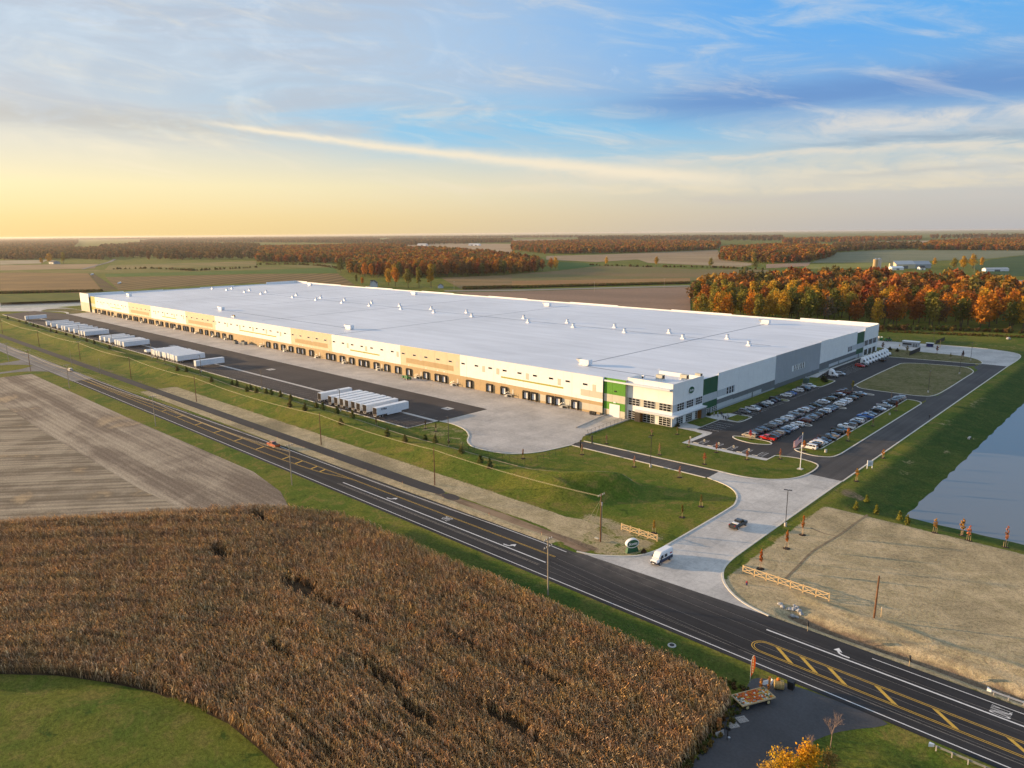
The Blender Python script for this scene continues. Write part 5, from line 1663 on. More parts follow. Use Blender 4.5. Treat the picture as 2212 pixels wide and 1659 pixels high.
for i, x in enumerate([-662.6, -648.4, -634.4, -620.2, -616.0, -603.9, -592.3, -579.9, -575.6, -569.8]):
    TRAIL.append((x, 0, 'white box trailer, %s of the ten near the far end of the yard' % ORD[i]))
TRAIL.append((-724.0, 0, 'white box trailer at the far end of the yard, apart from the rest'))
used = {0: False, 1: False}
for x, op, lab in TRAIL:
    src = trl_open if op else trl
    y = 160.9 + rnd.uniform(-0.3, 0.5)
    if not used[op]:
        used[op] = True
        tgt = src
        src.location = (x, y, 0.05)
        tag(src, lab, 'trailer', 'white trailers parked in the truck yard')
    else:
        copy_tree(src, (x, y, 0.05), rnd.uniform(-.008, .008), lab)
# the nearest trailer carries lettering
xt = thing('box_trailer', 'white open box trailer with bold dark lettering high on its side', 'trailer', (-225.6, 160.8, 0.05), 0.0, 'white trailers parked in the truck yard')
trailer_parts(xt, True, True)
M['logo_blue'] = pbr('dark_blue_print', (0.02, 0.025, 0.07), 0.5)
o = link('lettering', text_mesh('XTRA', 1.05, M['logo_blue'], 'lettering', 0.004, 0.2, 0.03), xt, (1.345, 3.4, 3.25))
o.rotation_euler = (R(90), 0, R(90))
# covered load on a low flatbed
fb = thing('flatbed_trailer', 'low flatbed trailer loaded with goods under a white tarpaulin', 'trailer', (-459.5, 161.5, 0.05))
MB().box(-1.3, 1.3, 0, 14.5, 0.95, 1.15).build('deck', M['grime'], fb)
tp = MB()
rg = []
for k in range(15):
    y = 0.3 + k * 0.85
    hgt = 2.35 + 0.12 * math.sin(k * 2.1)
    rg.append([(-1.9, y, 1.0), (-1.75, y, hgt - .35), (-.9, y, hgt + .1 * math.sin(k)), (0, y, hgt + .15), (.9, y, hgt + .08 * math.cos(k * 1.7)), (1.75, y, hgt - .35), (1.9, y, 1.0)])
tp.loft(rg).build('tarpaulin', M['white'], fb, smooth=False)
for x in (-0.95, 0.95):
    for y in (1.6, 2.9):
        o = link('wheel', W_TRUCK[0], fb, (x, y, 0.52), R(90))
        link('rim', W_TRUCK[1], o)

# ------------------------------------------------------------------ people
M['skin'] = pbr('skin', (0.42, 0.26, 0.19), 0.6)
M['trousers'] = pbr('dark_trousers', (0.025, 0.027, 0.035), 0.85)
M['hair'] = pbr('dark_hair', (0.03, 0.02, 0.015), 0.8)


def person_mesh(step, arm):
    V = [(0, 0, .95), (0, 0, 1.15), (0, 0, 1.40), (0, 0, 1.50), (0.01, 0, 1.60), (0.015, 0, 1.74)]
    rad = [.15, .14, .17, .06, .09, .085]
    E = [(0, 1), (1, 2), (2, 3), (3, 4), (4, 5)]
    for s in (-1, 1):
        b = len(V)
        V += [(0, s * .10, .88), (s * step * .5 + .02, s * .11, .50), (s * step, s * .11, .08), (s * step + .13, s * .12, .04)]
        rad += [.10, .07, .05, .04]
        E += [(0, b), (b, b + 1), (b + 1, b + 2), (b + 2, b + 3)]
        b = len(V)
        V += [(0, s * .20, 1.40), (-s * step * .3 + arm * .05, s * .26, 1.12), (-s * step * .5 + arm * .22, s * .24 - s * arm * .1, .92 + arm * .1), (-s * step * .5 + arm * .30, s * .23 - s * arm * .12, .86 + arm * .12)]
        rad += [.075, .05, .038, .035]
        E += [(2, b), (b, b + 1), (b + 1, b + 2), (b + 2, b + 3)]
    me = bpy.data.meshes.new('person')
    me.from_pydata(V, E, [])
    o = bpy.data.objects.new('person', me)
    COL.objects.link(o)
    sk = o.modifiers.new('skin', 'SKIN')
    for i, r in enumerate(rad):
        me.skin_vertices[0].data[i].radius = (r, r)
    me.skin_vertices[0].data[0].use_root = True
    sb = o.modifiers.new('sub', 'SUBSURF')
    sb.levels = 1
    dg = bpy.context.evaluated_depsgraph_get()
    out = bpy.data.meshes.new_from_object(o.evaluated_get(dg))
    bpy.data.objects.remove(o)
    out.name = 'person'
    out.materials.clear()
    for m in (M['tinted_matt'], M['trousers'], M['skin']):
        out.materials.append(m)
    mi = []
    for p in out.polygons:
        z = p.center.z
        hand = abs(p.center.y) > .18 and z < 1.0 + arm * .1
        mi.append(2 if z > 1.53 or hand else (1 if z < .93 else 0))
    out.polygons.foreach_set('material_index', mi)
    return out


PM = [person_mesh(0.02, 0), person_mesh(0.04, 1), person_mesh(0.22, 0)]
hair_me = MB().ball((0.0, 0, 1.735), 0.105, 8, 4, 0.8).mesh('hair', M['hair'])
PEOPLE = [(-129.0, 250.0, 0, (.55, .55, .56), 'person in a pale grey top at the back of the entrance group'), (-128.2, 251.4, 1, (.6, .62, .66), 'person in a white shirt beside the dark doorway'), (-126.9, 249.2, 0, (.25, .33, .5), 'person in a blue top standing in the middle of the entrance walk'),
          (-126.4, 251.4, 1, (.03, .05, .1), 'person in a navy jacket near the planter'), (-127.6, 252.9, 0, (.05, .05, .05), 'person in a black coat behind the entrance group'), (-125.6, 250.6, 1, (.5, .5, .5), 'person in a light jacket facing the entrance'),
          (-123.9, 247.9, 0, (.04, .045, .06), 'person in dark clothes closest to the hatched stalls'), (-122.8, 247.2, 1, (.02, .02, .025), 'person in black at the kerb, second of the front three'), (-121.9, 246.6, 0, (.35, .33, .32), 'person in a grey top at the kerb, last of the front three'),
          (-122.7, 249.5, 1, (.06, .09, .16), 'person in a dark blue jacket behind the front three'), (-124.7, 252.3, 0, (.62, .6, .56), 'person in a cream top beside the small lawn'), (-117.4, 265.2, 2, (.25, .10, .03), 'person in a rust-brown jacket walking past the parked cars'), (-66.6, 299.6, 2, (.012, .012, .014), 'person in black walking along the access road kerb')]
for i, (x, y, k, col, lab) in enumerate(PEOPLE):
    o = link('person', PM[k], None, (x, y, 0.05), rnd.uniform(0, 6.28))
    o.color = (*col, 1)
    tag(o, lab, 'person', 'people by the entrance' if i < 11 else None)
    link('hair', hair_me, o)

# ------------------------------------------------------------------ vegetation
rng = np.random.default_rng(11)


def leaf_cloud(centres, radii, n, size, flat=0.0, seed=0, shell=0.55):
    """n leaf clumps as small bent quads spread through a set of lobes"""
    g = np.random.default_rng(seed)
    k = g.choice(len(centres), n, p=np.array([r[0] * r[2] for r in radii]) / sum(r[0] * r[2] for r in radii))
    d = g.normal(size=(n, 3))
    d /= np.linalg.norm(d, axis=1)[:, None]
    rr = shell + (1 - shell) * g.random(n) ** 0.6
    C, Rd = np.array(centres)[k], np.array(radii)[k]
    pos = C + d * Rd * rr[:, None] * (1 + 0.16 * g.normal(size=(n, 1)))
    nrm = d * 0.7 + g.normal(size=(n, 3)) * 0.6 + np.array([0, 0, 0.35])
    nrm /= np.linalg.norm(nrm, axis=1)[:, None]
    t = np.cross(nrm, g.normal(size=(n, 3)))
    t /= np.linalg.norm(t, axis=1)[:, None]
    b = np.cross(nrm, t)
    s = size * (0.6 + 0.8 * g.random((n, 1)))
    b = b * (0.55 + 0.5 * g.random((n, 1)))
    v = np.stack([pos - t * s, pos + b * s * 0.8 - nrm * s * .15, pos + t * s, pos - b * s * 0.8 - nrm * s * .15], 1).reshape(-1, 3)
    lob = 0.72 + 0.5 * g.random(len(centres))
    shade = np.repeat(lob[k] * (0.78 + 0.44 * g.random(n)), 4)
    return v, shade


def cloud_mesh(name, parts, mats):
    """parts: [(verts of quads, shade, material index)] plus tubes from an MB"""
    me = bpy.data.meshes.new(name)
    V = np.concatenate([p[0] for p in parts])
    S = np.concatenate([p[1] for p in parts])
    nq = len(V) // 4
    me.vertices.add(len(V))
    me.vertices.foreach_set('co', V.astype(np.float32).ravel())
    me.loops.add(nq * 4)
    me.loops.foreach_set('vertex_index', np.arange(nq * 4, dtype=np.int32))
    me.polygons.add(nq)
    me.polygons.foreach_set('loop_start', np.arange(0, nq * 4, 4, dtype=np.int32))
    me.update()
    a = me.color_attributes.new('shade', 'FLOAT_COLOR', 'POINT')
    a.data.foreach_set('color', np.stack([S, S, S, np.ones_like(S)], -1).astype(np.float32).ravel())
    for m in (mats if isinstance(mats, list) else [mats]):
        me.materials.append(m)
    return me


def lobes(g, n, w, h0, h1):
    cs, rs = [], []
    for i in range(n):
        a = 2.4 * i + g.random() * 1.0
        f = (i + 0.5) / n
        z = h0 + (h1 - h0) * f
        prof = math.sin(math.pi * min(0.98, 0.18 + 0.74 * f))
        r = w * 0.55 * prof * (0.4 + 0.6 * g.random())
        cs.append((r * math.cos(a), r * math.sin(a), z))
        q = w * (0.30 + 0.22 * g.random()) * (0.6 + 0.5 * prof)
        rs.append((q, q, q * (0.75 + 0.35 * g.random())))
    return cs, rs


def trunk_mesh(h, r, g, limbs=5, mat=None, fork=0.35):
    mb = MB()
    x, y = 0, 0
    pts = [(0, 0, -0.2)]
    for k in range(1, 5):
        x += g.normal() * 0.02 * h
        y += g.normal() * 0.02 * h
        pts.append((x, y, h * 0.2 * k))
    for k in range(4):
        mb.tube(pts[k], pts[k + 1], r * (1 - 0.2 * k), r * (0.8 - 0.2 * k), 6, caps=False)
    for i in range(limbs):
        t = fork + (0.85 - fork) * (i + .5) / limbs
        k = min(3, int(t * 4 / 0.8 * .8))
        p0 = Vector(pts[k]).lerp(Vector(pts[k + 1]), 0.5)
        a = 2.4 * i + g.random()
        ln = h * (0.20 + 0.16 * g.random())
        p1 = p0 + Vector((math.cos(a) * ln * .75, math.sin(a) * ln * .75, ln * .75))
        mb.tube(p0, p1, r * .38, r * .10, 5, caps=False)
    return mb.mesh('trunk', mat or M['bark'])


# broadleaf trees about 20 m tall, eight shapes
TREES = []
for i in range(8):
    g = np.random.default_rng(100 + i)
    h = 18 + 4 * g.random()
    w = 4.6 + 2.4 * g.random()
    cs, rs = lobes(g, 13 + i % 4, w, h * (0.22 + 0.1 * g.random()), h * 0.90)
    v, s = leaf_cloud(cs, rs, 900, 0.62, seed=200 + i)
    TREES.append((trunk_mesh(h, 0.32, g), cloud_mesh('crown', [(v, s)], M['leaf'])))
# half-bare trees: branches with a thin veil of leaves
BARE = []
for i in range(3):
    g = np.random.default_rng(300 + i)
    mb = MB()
    h = 17 + 3 * g.random()

    def branch(p, d, ln, r, lev):
        q = p + d * ln
        mb.tube(p, q, r, r * .6, 4, caps=False)
        if lev == 0:
            return
        for _ in range(3):
            e = (d + Vector(g.normal(size=3)) * 0.45).normalized()
            e.z = abs(e.z) * .8 + .2
            branch(p.lerp(q, 0.55 + .45 * g.random()), e.normalized(), ln * .68, r * .55, lev - 1)
    branch(Vector((0, 0, -.2)), Vector((0, 0, 1)), h * .36, .30, 4)
    cs, rs = lobes(g, 10, 5.0, h * .35, h * .95)
    v, s = leaf_cloud(cs, rs, 260, 0.5, seed=320 + i)
    BARE.append((mb.mesh('trunk', M['bark']), cloud_mesh('crown', [(v, s)], M['leaf'])))

WOODCOL = {'rust': (0.32, 0.105, 0.018), 'orange': (0.50, 0.19, 0.018), 'gold': (0.52, 0.30, 0.028), 'brown': (0.15, 0.08, 0.03), 'olive': (0.13, 0.135, 0.025), 'dark red': (0.22, 0.04, 0.014), 'yellow-green': (0.24, 0.20, 0.03), 'grey-brown': (0.13, 0.095, 0.065)}


def tree(loc, colname, label, group, scale=1.0, bare=False, name='autumn_tree'):
    tm, cm = (BARE if bare else TREES)[rnd.randrange(3 if bare else 8)]
    t = thing(name, label, 'tree', loc, rnd.uniform(0, 6.28), group)
    s = scale * rnd.uniform(0.86, 1.14)
    t.scale = (s * rnd.uniform(.92, 1.08), s * rnd.uniform(.92, 1.08), s)
    link('trunk', tm, t)
    c = link('crown', cm, t)
    j = rnd.uniform(.85, 1.15)
    c.color = (*[v * j for v in WOODCOL[colname]], 1)
    return t


def scatter_in(poly, spacing, seed, jitter=0.42):
    g = np.random.default_rng(seed)
    P = np.array([(p[0], p[1]) for p in poly])
    lo, hi = P.min(0), P.max(0)
    X, Y = np.meshgrid(np.arange(lo[0], hi[0], spacing), np.arange(lo[1], hi[1], spacing))
    X = X.ravel() + g.uniform(-jitter, jitter, X.size) * spacing
    Y = Y.ravel() + g.uniform(-jitter, jitter, Y.size) * spacing
    k = inpoly(X, Y, poly)
    return np.stack([X[k], Y[k]], -1)


def gn_scatter(name, pts, scl, protos, label, cat, rot=None):
    """ONE object of kind stuff: alike plants on many points"""
    me = bpy.data.meshes.new(name)
    me.vertices.add(len(pts))
    me.vertices.foreach_set('co', np.asarray(pts, np.float32).ravel())
    a = me.attributes.new('scl', 'FLOAT', 'POINT')
    a.data.foreach_set('value', np.asarray(scl, np.float32))
    a = me.attributes.new('rot', 'FLOAT', 'POINT')
    a.data.foreach_set('value', np.asarray(np.random.default_rng(len(pts)).uniform(0, 6.283, len(pts)) if rot is None else rot, np.float32))
    me.update()
    col = bpy.data.collections.new(name + '_kinds')
    for p in protos:
        col.objects.link(bpy.data.objects.new(name + '_plant', p))
    ng = bpy.data.node_groups.new(name, 'GeometryNodeTree')
    ng.interface.new_socket('Geometry', in_out='INPUT', socket_type='NodeSocketGeometry')
    ng.interface.new_socket('Geometry', in_out='OUTPUT', socket_type='NodeSocketGeometry')
    nd = lambda t: ng.nodes.new(t)
    gi, go = nd('NodeGroupInput'), nd('NodeGroupOutput')
    ci = nd('GeometryNodeCollectionInfo')
    ci.inputs['Collection'].default_value = col
    ci.inputs['Separate Children'].default_value = True
    ci.inputs['Reset Children'].default_value = True
    ip = nd('GeometryNodeInstanceOnPoints')
    ip.inputs['Pick Instance'].default_value = True
    ra = nd('GeometryNodeInputNamedAttribute')
    ra.data_type = 'FLOAT'
    ra.inputs[0].default_value = 'rot'
    rv = nd('ShaderNodeCombineXYZ')
    ri = nd('FunctionNodeRandomValue')
    ri.data_type = 'INT'
    ri.inputs[4].default_value = 0
    ri.inputs[5].default_value = len(protos) - 1
    na = nd('GeometryNodeInputNamedAttribute')
    na.data_type = 'FLOAT'
    na.inputs[0].default_value = 'scl'
    L = ng.links.new
    L(gi.outputs[0], ip.inputs['Points'])
    L(ci.outputs[0], ip.inputs['Instance'])
    L(ri.outputs[2], ip.inputs['Instance Index'])
    L(ra.outputs[0], rv.inputs[2])
    L(rv.outputs[0], ip.inputs['Rotation'])
    L(na.outputs[0], ip.inputs['Scale'])
    L(ip.outputs[0], go.inputs[0])
    o = struct(name, me, 'stuff')
    tag(o, label, cat)
    md = o.modifiers.new('plants', 'NODES')
    md.node_group = ng
    return o


# small low-detail trees for the far woods
def far_protos(mat, n=5, leaves=150, size=1.5):
    out = []
    for i in range(n):
        g = np.random.default_rng(500 + i)
        h, w = 15 + 4 * g.random(), 4.6 + 2.0 * g.random()
        cs, rs = lobes(g, 8, w, h * .20, h * .86)
        v, s = leaf_cloud(cs, rs, leaves, size, seed=520 + i)
        out.append(cloud_mesh('far_crown', [(v, s)], mat))
    return out


FAR = far_protos(M['forest'])
FAR_DULL = far_protos(M['forest_dull'])
HEDGE = []
for i in range(3):
    g = np.random.default_rng(600 + i)
    cs, rs = lobes(g, 6, 1.6, 0.4, 2.2)
    v, s = leaf_cloud(cs, rs, 90, 0.45, seed=620 + i)
    HEDGE.append(cloud_mesh('shrub_clump', [(v, s)], M['hedge']))

# ---- the wood on the right, beyond the warehouse
wood = [(-280, 508), (-262, 514), (-225, 528), (-162, 560), (-140, 576), (-115, 592), (-81, 600), (-40, 612), (20, 640), (25, 770), (-60, 830), (-130, 858), (-172, 960), (-242, 985), (-330, 1000), (-400, 900), (-408, 803), (-398, 706), (-330, 590)]
P = scatter_in(wood, 15.0, 3)
P = P[np.argsort(np.hypot(P[:, 0], P[:, 1]))]
todo = []
for i, (x, y) in enumerate(P[:170]):
    if x > -75 and rnd.random() < .72:
        cn, bare = 'grey-brown', True
    else:
        cn = rnd.choices(['rust', 'orange', 'gold', 'brown', 'olive', 'dark red', 'yellow-green', 'grey-brown'], [3.4, 4, 4.4, 2.2, 3, 1.1, 3, 1.2] if x > -200 else [2.6, 3, 5.5, 1, 2.4, .5, 4, .2])[0]
        bare = cn == 'grey-brown' and rnd.random() < .6
    todo.append((x, y, ('thin-branched ' if bare else '') + cn, cn, bare))
count = {}
for x, y, desc, cn, bare in sorted(todo, key=lambda q: -math.atan2(q[1], -q[0]) if False else math.atan2(q[1], -q[0])):
    count[desc] = count.get(desc, 0) + 1
    tree((x, y, 0), cn, '%s tree, %s of its kind from the left in the wood behind the warehouse' % (desc, ORD[count[desc] - 1]), 'trees of the wood behind the warehouse', 1.22, bare)
rest = P[170:]
gn_scatter('wood_canopy', np.c_[rest, np.zeros(len(rest))], rng.uniform(1.25, 1.7, len(rest)), FAR, 'packed autumn canopy at the back of the wood behind the warehouse', 'forest')
edge = []
for a, b in zip(wood[:9][:-1], wood[1:9]):
    n = int(math.hypot(b[0] - a[0], b[1] - a[1]) / 1.3)
    for k in range(n):
        t = rnd.random()
        edge.append((a[0] + (b[0] - a[0]) * t + rnd.uniform(-2, 6), a[1] + (b[1] - a[1]) * t - rnd.uniform(0, 9), 0))
gn_scatter('undergrowth', np.array(edge), rng.uniform(.7, 1.7, len(edge)), HEDGE, 'green and yellow brush along the foot of the wood', 'undergrowth')
reeds = [(x, 545 + (x + 160) * .35 + rnd.uniform(-5, 5), 0) for x in np.arange(-168, 40, 0.35)]
gn_scatter('tall_weeds', np.array(reeds), rng.uniform(.3, .6, len(reeds)), HEDGE, 'strip of rusty tall weeds between the lawn and the wood', 'weeds')


# ---- fields and woods out to the horizon (corners read off the picture, laid on the ground)
def px(poly, z=0.0):
    return [tuple(at(x, max(y, 503.6 - 0.0083 * (x - CX) + 6.0), z))[:2] for x, y in poly]


FIELDS = [
    ('corn_stubble_field', [(0, 589), (188, 588), (221, 628), (180, 633), (0, 632)], (0.27, 0.165, 0.065), (0.20, 0.125, 0.055), .02, .25, 9.0, 0.9),
    ('meadow_strip', [(0, 637), (176, 634), (176, 648), (0, 654)], (0.10, 0.12, 0.02), (0.07, 0.10, 0.02), .03, 0, 3, 0),
    ('tilled_strip', [(190, 589), (200, 589), (256, 627), (222, 628)], (0.09, 0.06, 0.04), (0.11, 0.09, 0.03), .03, 0, 3, 0),
    ('striped_field', [(228, 599), (350, 597), (553, 592), (730, 591), (768, 617), (700, 616), (553, 611), (350, 621), (258, 628)], (0.17, 0.12, 0.05), (0.22, 0.14, 0.06), .012, .3, 26.0, 2.2),
    ('green_crop_strip', [(226, 592), (553, 584), (722, 578), (730, 590), (553, 591), (230, 598)], (0.06, 0.13, 0.02), (0.09, 0.14, 0.03), .01, 0, 3, 0),
    ('hay_strip', [(0, 584), (215, 583), (553, 575), (715, 570), (720, 577), (553, 583), (220, 591), (0, 588)], (0.14, 0.14, 0.03), (0.19, 0.16, 0.05), .01, 0, 3, 0),
    ('stubble_field', [(0, 573), (212, 570), (204, 580), (0, 584)], (0.33, 0.23, 0.13), (0.27, 0.19, 0.11), .01, 0, 3, 0),
    ('pale_field', [(0, 563), (105, 561), (88, 569), (0, 572)], (0.34, 0.29, 0.20), (0.29, 0.24, 0.16), .01, 0, 3, 0),
    ('hay_strip', [(236, 573), (553, 564), (553, 574), (226, 583)], (0.17, 0.16, 0.05), (0.24, 0.18, 0.07), .01, 0, 3, 0),
    ('stubble_field', [(820, 524), (1106, 527), (1106, 551), (1030, 548), (950, 540), (872, 530)], (0.40, 0.29, 0.18), (0.35, 0.25, 0.15), .006, 0, 3, 0),
    ('corn_stubble_field', [(952, 600), (1030, 597), (1106, 593), (1106, 625), (1000, 627)], (0.25, 0.165, 0.075), (0.17, 0.13, 0.055), .012, .15, 12, .3),
    ('green_crop_strip', [(1206, 566), (1262, 568), (1300, 573), (1206, 584)], (0.05, 0.12, 0.02), (0.07, 0.13, 0.03), .01, 0, 3, 0),
    ('olive_field', [(1106, 592), (1206, 585), (1300, 574), (1420, 577), (1490, 582), (1660, 583), (1660, 590), (1500, 606), (1106, 617)], (0.17, 0.15, 0.055), (0.22, 0.155, 0.07), .008, .08, 14, .3),
    ('corn_stubble_field', [(1106, 607), (1490, 601), (1492, 611), (1106, 620)], (0.32, 0.19, 0.075), (0.27, 0.155, 0.065), .01, .15, 10, .3),
    ('far_lane', [(960, 627.5), (1106, 626), (1490, 616.5), (1490, 619), (1106, 629), (960, 630)], (0.30, 0.27, 0.22), (0.26, 0.24, 0.2), .02, 0, 3, 0),
    ('bean_stubble_field', [(980, 632), (1106, 630), (1490, 620), (1492, 690), (1300, 676), (1106, 650)], (0.29, 0.195, 0.135), (0.24, 0.165, 0.115), .012, .05, 8, .3),
    ('stubble_field', [(1180, 553), (1300, 550), (1550, 540), (1556, 553), (1400, 559), (1290, 566), (1180, 561)], (0.33, 0.24, 0.15), (0.27, 0.2, 0.12), .006, 0, 3, 0),
    ('stubble_field', [(1370, 558), (1480, 552), (1560, 553), (1562, 562), (1640, 570), (1600, 577), (1400, 568)], (0.36, 0.27, 0.16), (0.29, 0.21, 0.12), .006, 0, 3, 0),
    ('grey_green_field', [(1806, 546), (1909, 540), (2212, 541), (2230, 549), (2134, 559), (1934, 567), (1752, 568)], (0.16, 0.175, 0.10), (0.20, 0.205, 0.125), .006, 0, 3, 0),
    ('hay_strip', [(1735, 572), (1934, 567), (1932, 577), (1740, 582)], (0.20, 0.21, 0.05), (0.25, 0.24, 0.07), .01, 0, 3, 0),
    ('stubble_field', [(1655, 571), (1752, 567), (1745, 575), (1655, 580)], (0.33, 0.22, 0.15), (0.28, 0.2, 0.13), .01, 0, 3, 0),
    ('green_crop_strip', [(2138, 561), (2212, 552), (2260, 560), (2260, 600), (2120, 592), (2100, 577)], (0.045, 0.085, 0.03), (0.06, 0.10, 0.035), .008, 0, 3, 0),
    ('stubble_field', [(2186, 606), (2240, 604), (2240, 630), (2196, 624)], (0.38, 0.28, 0.2), (0.33, 0.25, 0.17), .01, 0, 3, 0),
    ('stubble_field', [(1845, 523), (2010, 519.5), (2015, 526), (1850, 528)], (0.40, 0.28, 0.18), (0.36, 0.26, 0.16), .006, 0, 3, 0),
    ('stubble_field', [(1050, 522), (1250, 521), (1250, 517), (1050, 518)], (0.40, 0.3, 0.2), (0.36, 0.27, 0.17), .005, 0, 3, 0),
]
for i, (nm, poly, a, b, pt, ln, pitch, rd) in enumerate(FIELDS):
    sheet(nm, px(poly), 0.06 + 0.012 * i, field_mat(nm + '_soil', a, b, patch=pt, lines=ln, pitch=pitch, rowdir=rd))
# standing corn edges seen as dark walls of stalks
for poly, h_, c_ in (([(1106, 620), (1490, 610.5), (1490, 613), (1106, 623)], 2.2, (0.10, 0.085, 0.03)), ([(0, 632), (222, 628), (222, 630), (0, 635)], 2.4, (0.12, 0.08, 0.03)), ([(1000, 622), (1106, 619), (1106, 623), (1000, 626)], 2.2, (0.09, 0.08, 0.03))):
    q = px(poly)
    pts_ = scatter_in(q, 2.2, 77)
    gn_scatter('standing_corn', np.c_[pts_, np.zeros(len(pts_))], rng.uniform(.8, 1.1, len(pts_)), HEDGE, 'dark strip of standing corn along the far lane', 'corn')

FORESTS = [
    ('forest', [(0, 562), (80, 561), (150, 559), (222, 562), (226, 550), (215, 541), (0, 541)], 15, FAR_DULL, 'dull brown wood beyond the pale field on the horizon'),
    ('forest', [(0, 540), (150, 540), (170, 524), (168, 519), (0, 520)], 24, FAR_DULL, 'long dark wood under the yellow horizon'),
    ('forest', [(236, 563), (400, 562), (560, 560), (560, 532), (330, 526), (215, 536)], 27, FAR_DULL, 'loose wood and farm trees beyond the green strips'),
    ('forest', [(300, 523), (560, 524), (820, 526), (820, 516), (560, 515), (340, 517)], 34, FAR_DULL, 'hazy belt of woods far behind the warehouse'),
    ('forest', [(553, 567), (640, 568), (752, 571), (790, 556), (850, 541), (880, 535), (800, 531), (690, 536), (560, 538)], 15, FAR, 'brown and orange woods behind the warehouse, left of the farmhouse'),
    ('forest', [(880, 531), (1106, 524), (1106, 518), (850, 518), (820, 524)], 34, FAR_DULL, 'thin dark belt of woods behind the tan fields'),
    ('forest', [(1106, 541), (1180, 549), (1240, 549), (1400, 546), (1550, 540), (1556, 528), (1400, 523), (1250, 523), (1106, 527)], 17, FAR, 'long red-brown wood across the tan fields'),
    ('forest', [(1556, 563), (1600, 566), (1680, 570), (1745, 567), (1800, 556), (1806, 545), (1780, 537), (1690, 534), (1560, 543)], 14, FAR, 'rounded red and orange wood in front of the grey-green field'),
    ('forest', [(1800, 546), (1910, 540), (1990, 538), (1990, 530), (1800, 532)], 20, FAR_DULL, 'dark hedge-like wood along the grey-green field'),
    ('forest', [(1690, 528), (1840, 524), (1990, 519), (1990, 514), (1690, 519)], 30, FAR, 'far red-brown wood under the blue-grey horizon'),
    ('forest', [(1985, 541), (2090, 541), (2260, 542), (2260, 520), (2120, 521), (2010, 528)], 15, FAR, 'bright orange and red wood at the end of the grey-green field'),
    ('forest', [(1250, 521), (1690, 521), (1690, 513), (1250, 513)], 60, FAR_DULL, 'faint blue-grey tree belt on the horizon'),
    ('forest', [(2010, 517), (2260, 516), (2260, 511), (2010, 512)], 70, FAR_DULL, 'faint tree belt on the horizon beyond the orange wood'),
    ('forest', [(-40, 518), (400, 517), (400, 512), (-40, 513)], 60, FAR_DULL, 'yellow-lit tree belt on the horizon'),
    ('forest', [(400, 516), (1250, 514), (1250, 511), (400, 513)], 80, FAR_DULL, 'thin grey tree belt along the middle of the horizon'),
]
for i, (nm, poly, sp, pr, lab) in enumerate(FORESTS):
    pts_ = scatter_in(px(poly), sp, 40 + i)
    k_ = rng.random(len(pts_)) < 0.9
    if sp > 20:
        cl = np.sin(pts_[:, 0] * .011 + 2 * np.sin(pts_[:, 1] * .004)) + np.sin(pts_[:, 1] * .013 + 1.7 * np.sin(pts_[:, 0] * .005))
        k_ &= (cl > -.55) | (rng.random(len(pts_)) < .08)
    pts_ = pts_[k_]
    s0 = 1.3 if sp < 25 else (1.5 if sp < 50 else 2.0)
    gn_scatter('forest', np.c_[pts_, np.zeros(len(pts_))], rng.uniform(.75, 1.2, len(pts_)) * s0, pr, lab, 'forest')
# the nearer wood behind the warehouse: front trees one by one, the rest as canopy
mid = px([(750, 590), (790, 599), (850, 602), (950, 600), (1040, 597), (1106, 593), (1160, 588), (1165, 575), (1110, 562), (1040, 553), (960, 545), (880, 543), (805, 556), (765, 572)])
P = scatter_in(mid, 13.5, 9)
P = P[np.argsort(np.hypot(P[:, 0], P[:, 1]))]
count = {}
for x, y in sorted(P[:75].tolist(), key=lambda q: math.atan2(q[1], -q[0])):
    cn = rnd.choices(['rust', 'orange', 'gold', 'brown', 'olive', 'dark red'], [5, 2, 1.2, 4.5, 3, 2.5])[0]
    count[cn] = count.get(cn, 0) + 1
    tree((x, y, 0), cn, '%s tree, %s of its colour from the left before the farmhouse wood' % (cn, ORD[count[cn] - 1]), 'front trees of the wood behind the farmhouse', 1.25)
rest = P[75:]
gn_scatter('wood_canopy', np.c_[rest, np.zeros(len(rest))], rng.uniform(1.15, 1.6, len(rest)), FAR, 'packed rusty canopy of the wood behind the farmhouse', 'forest')
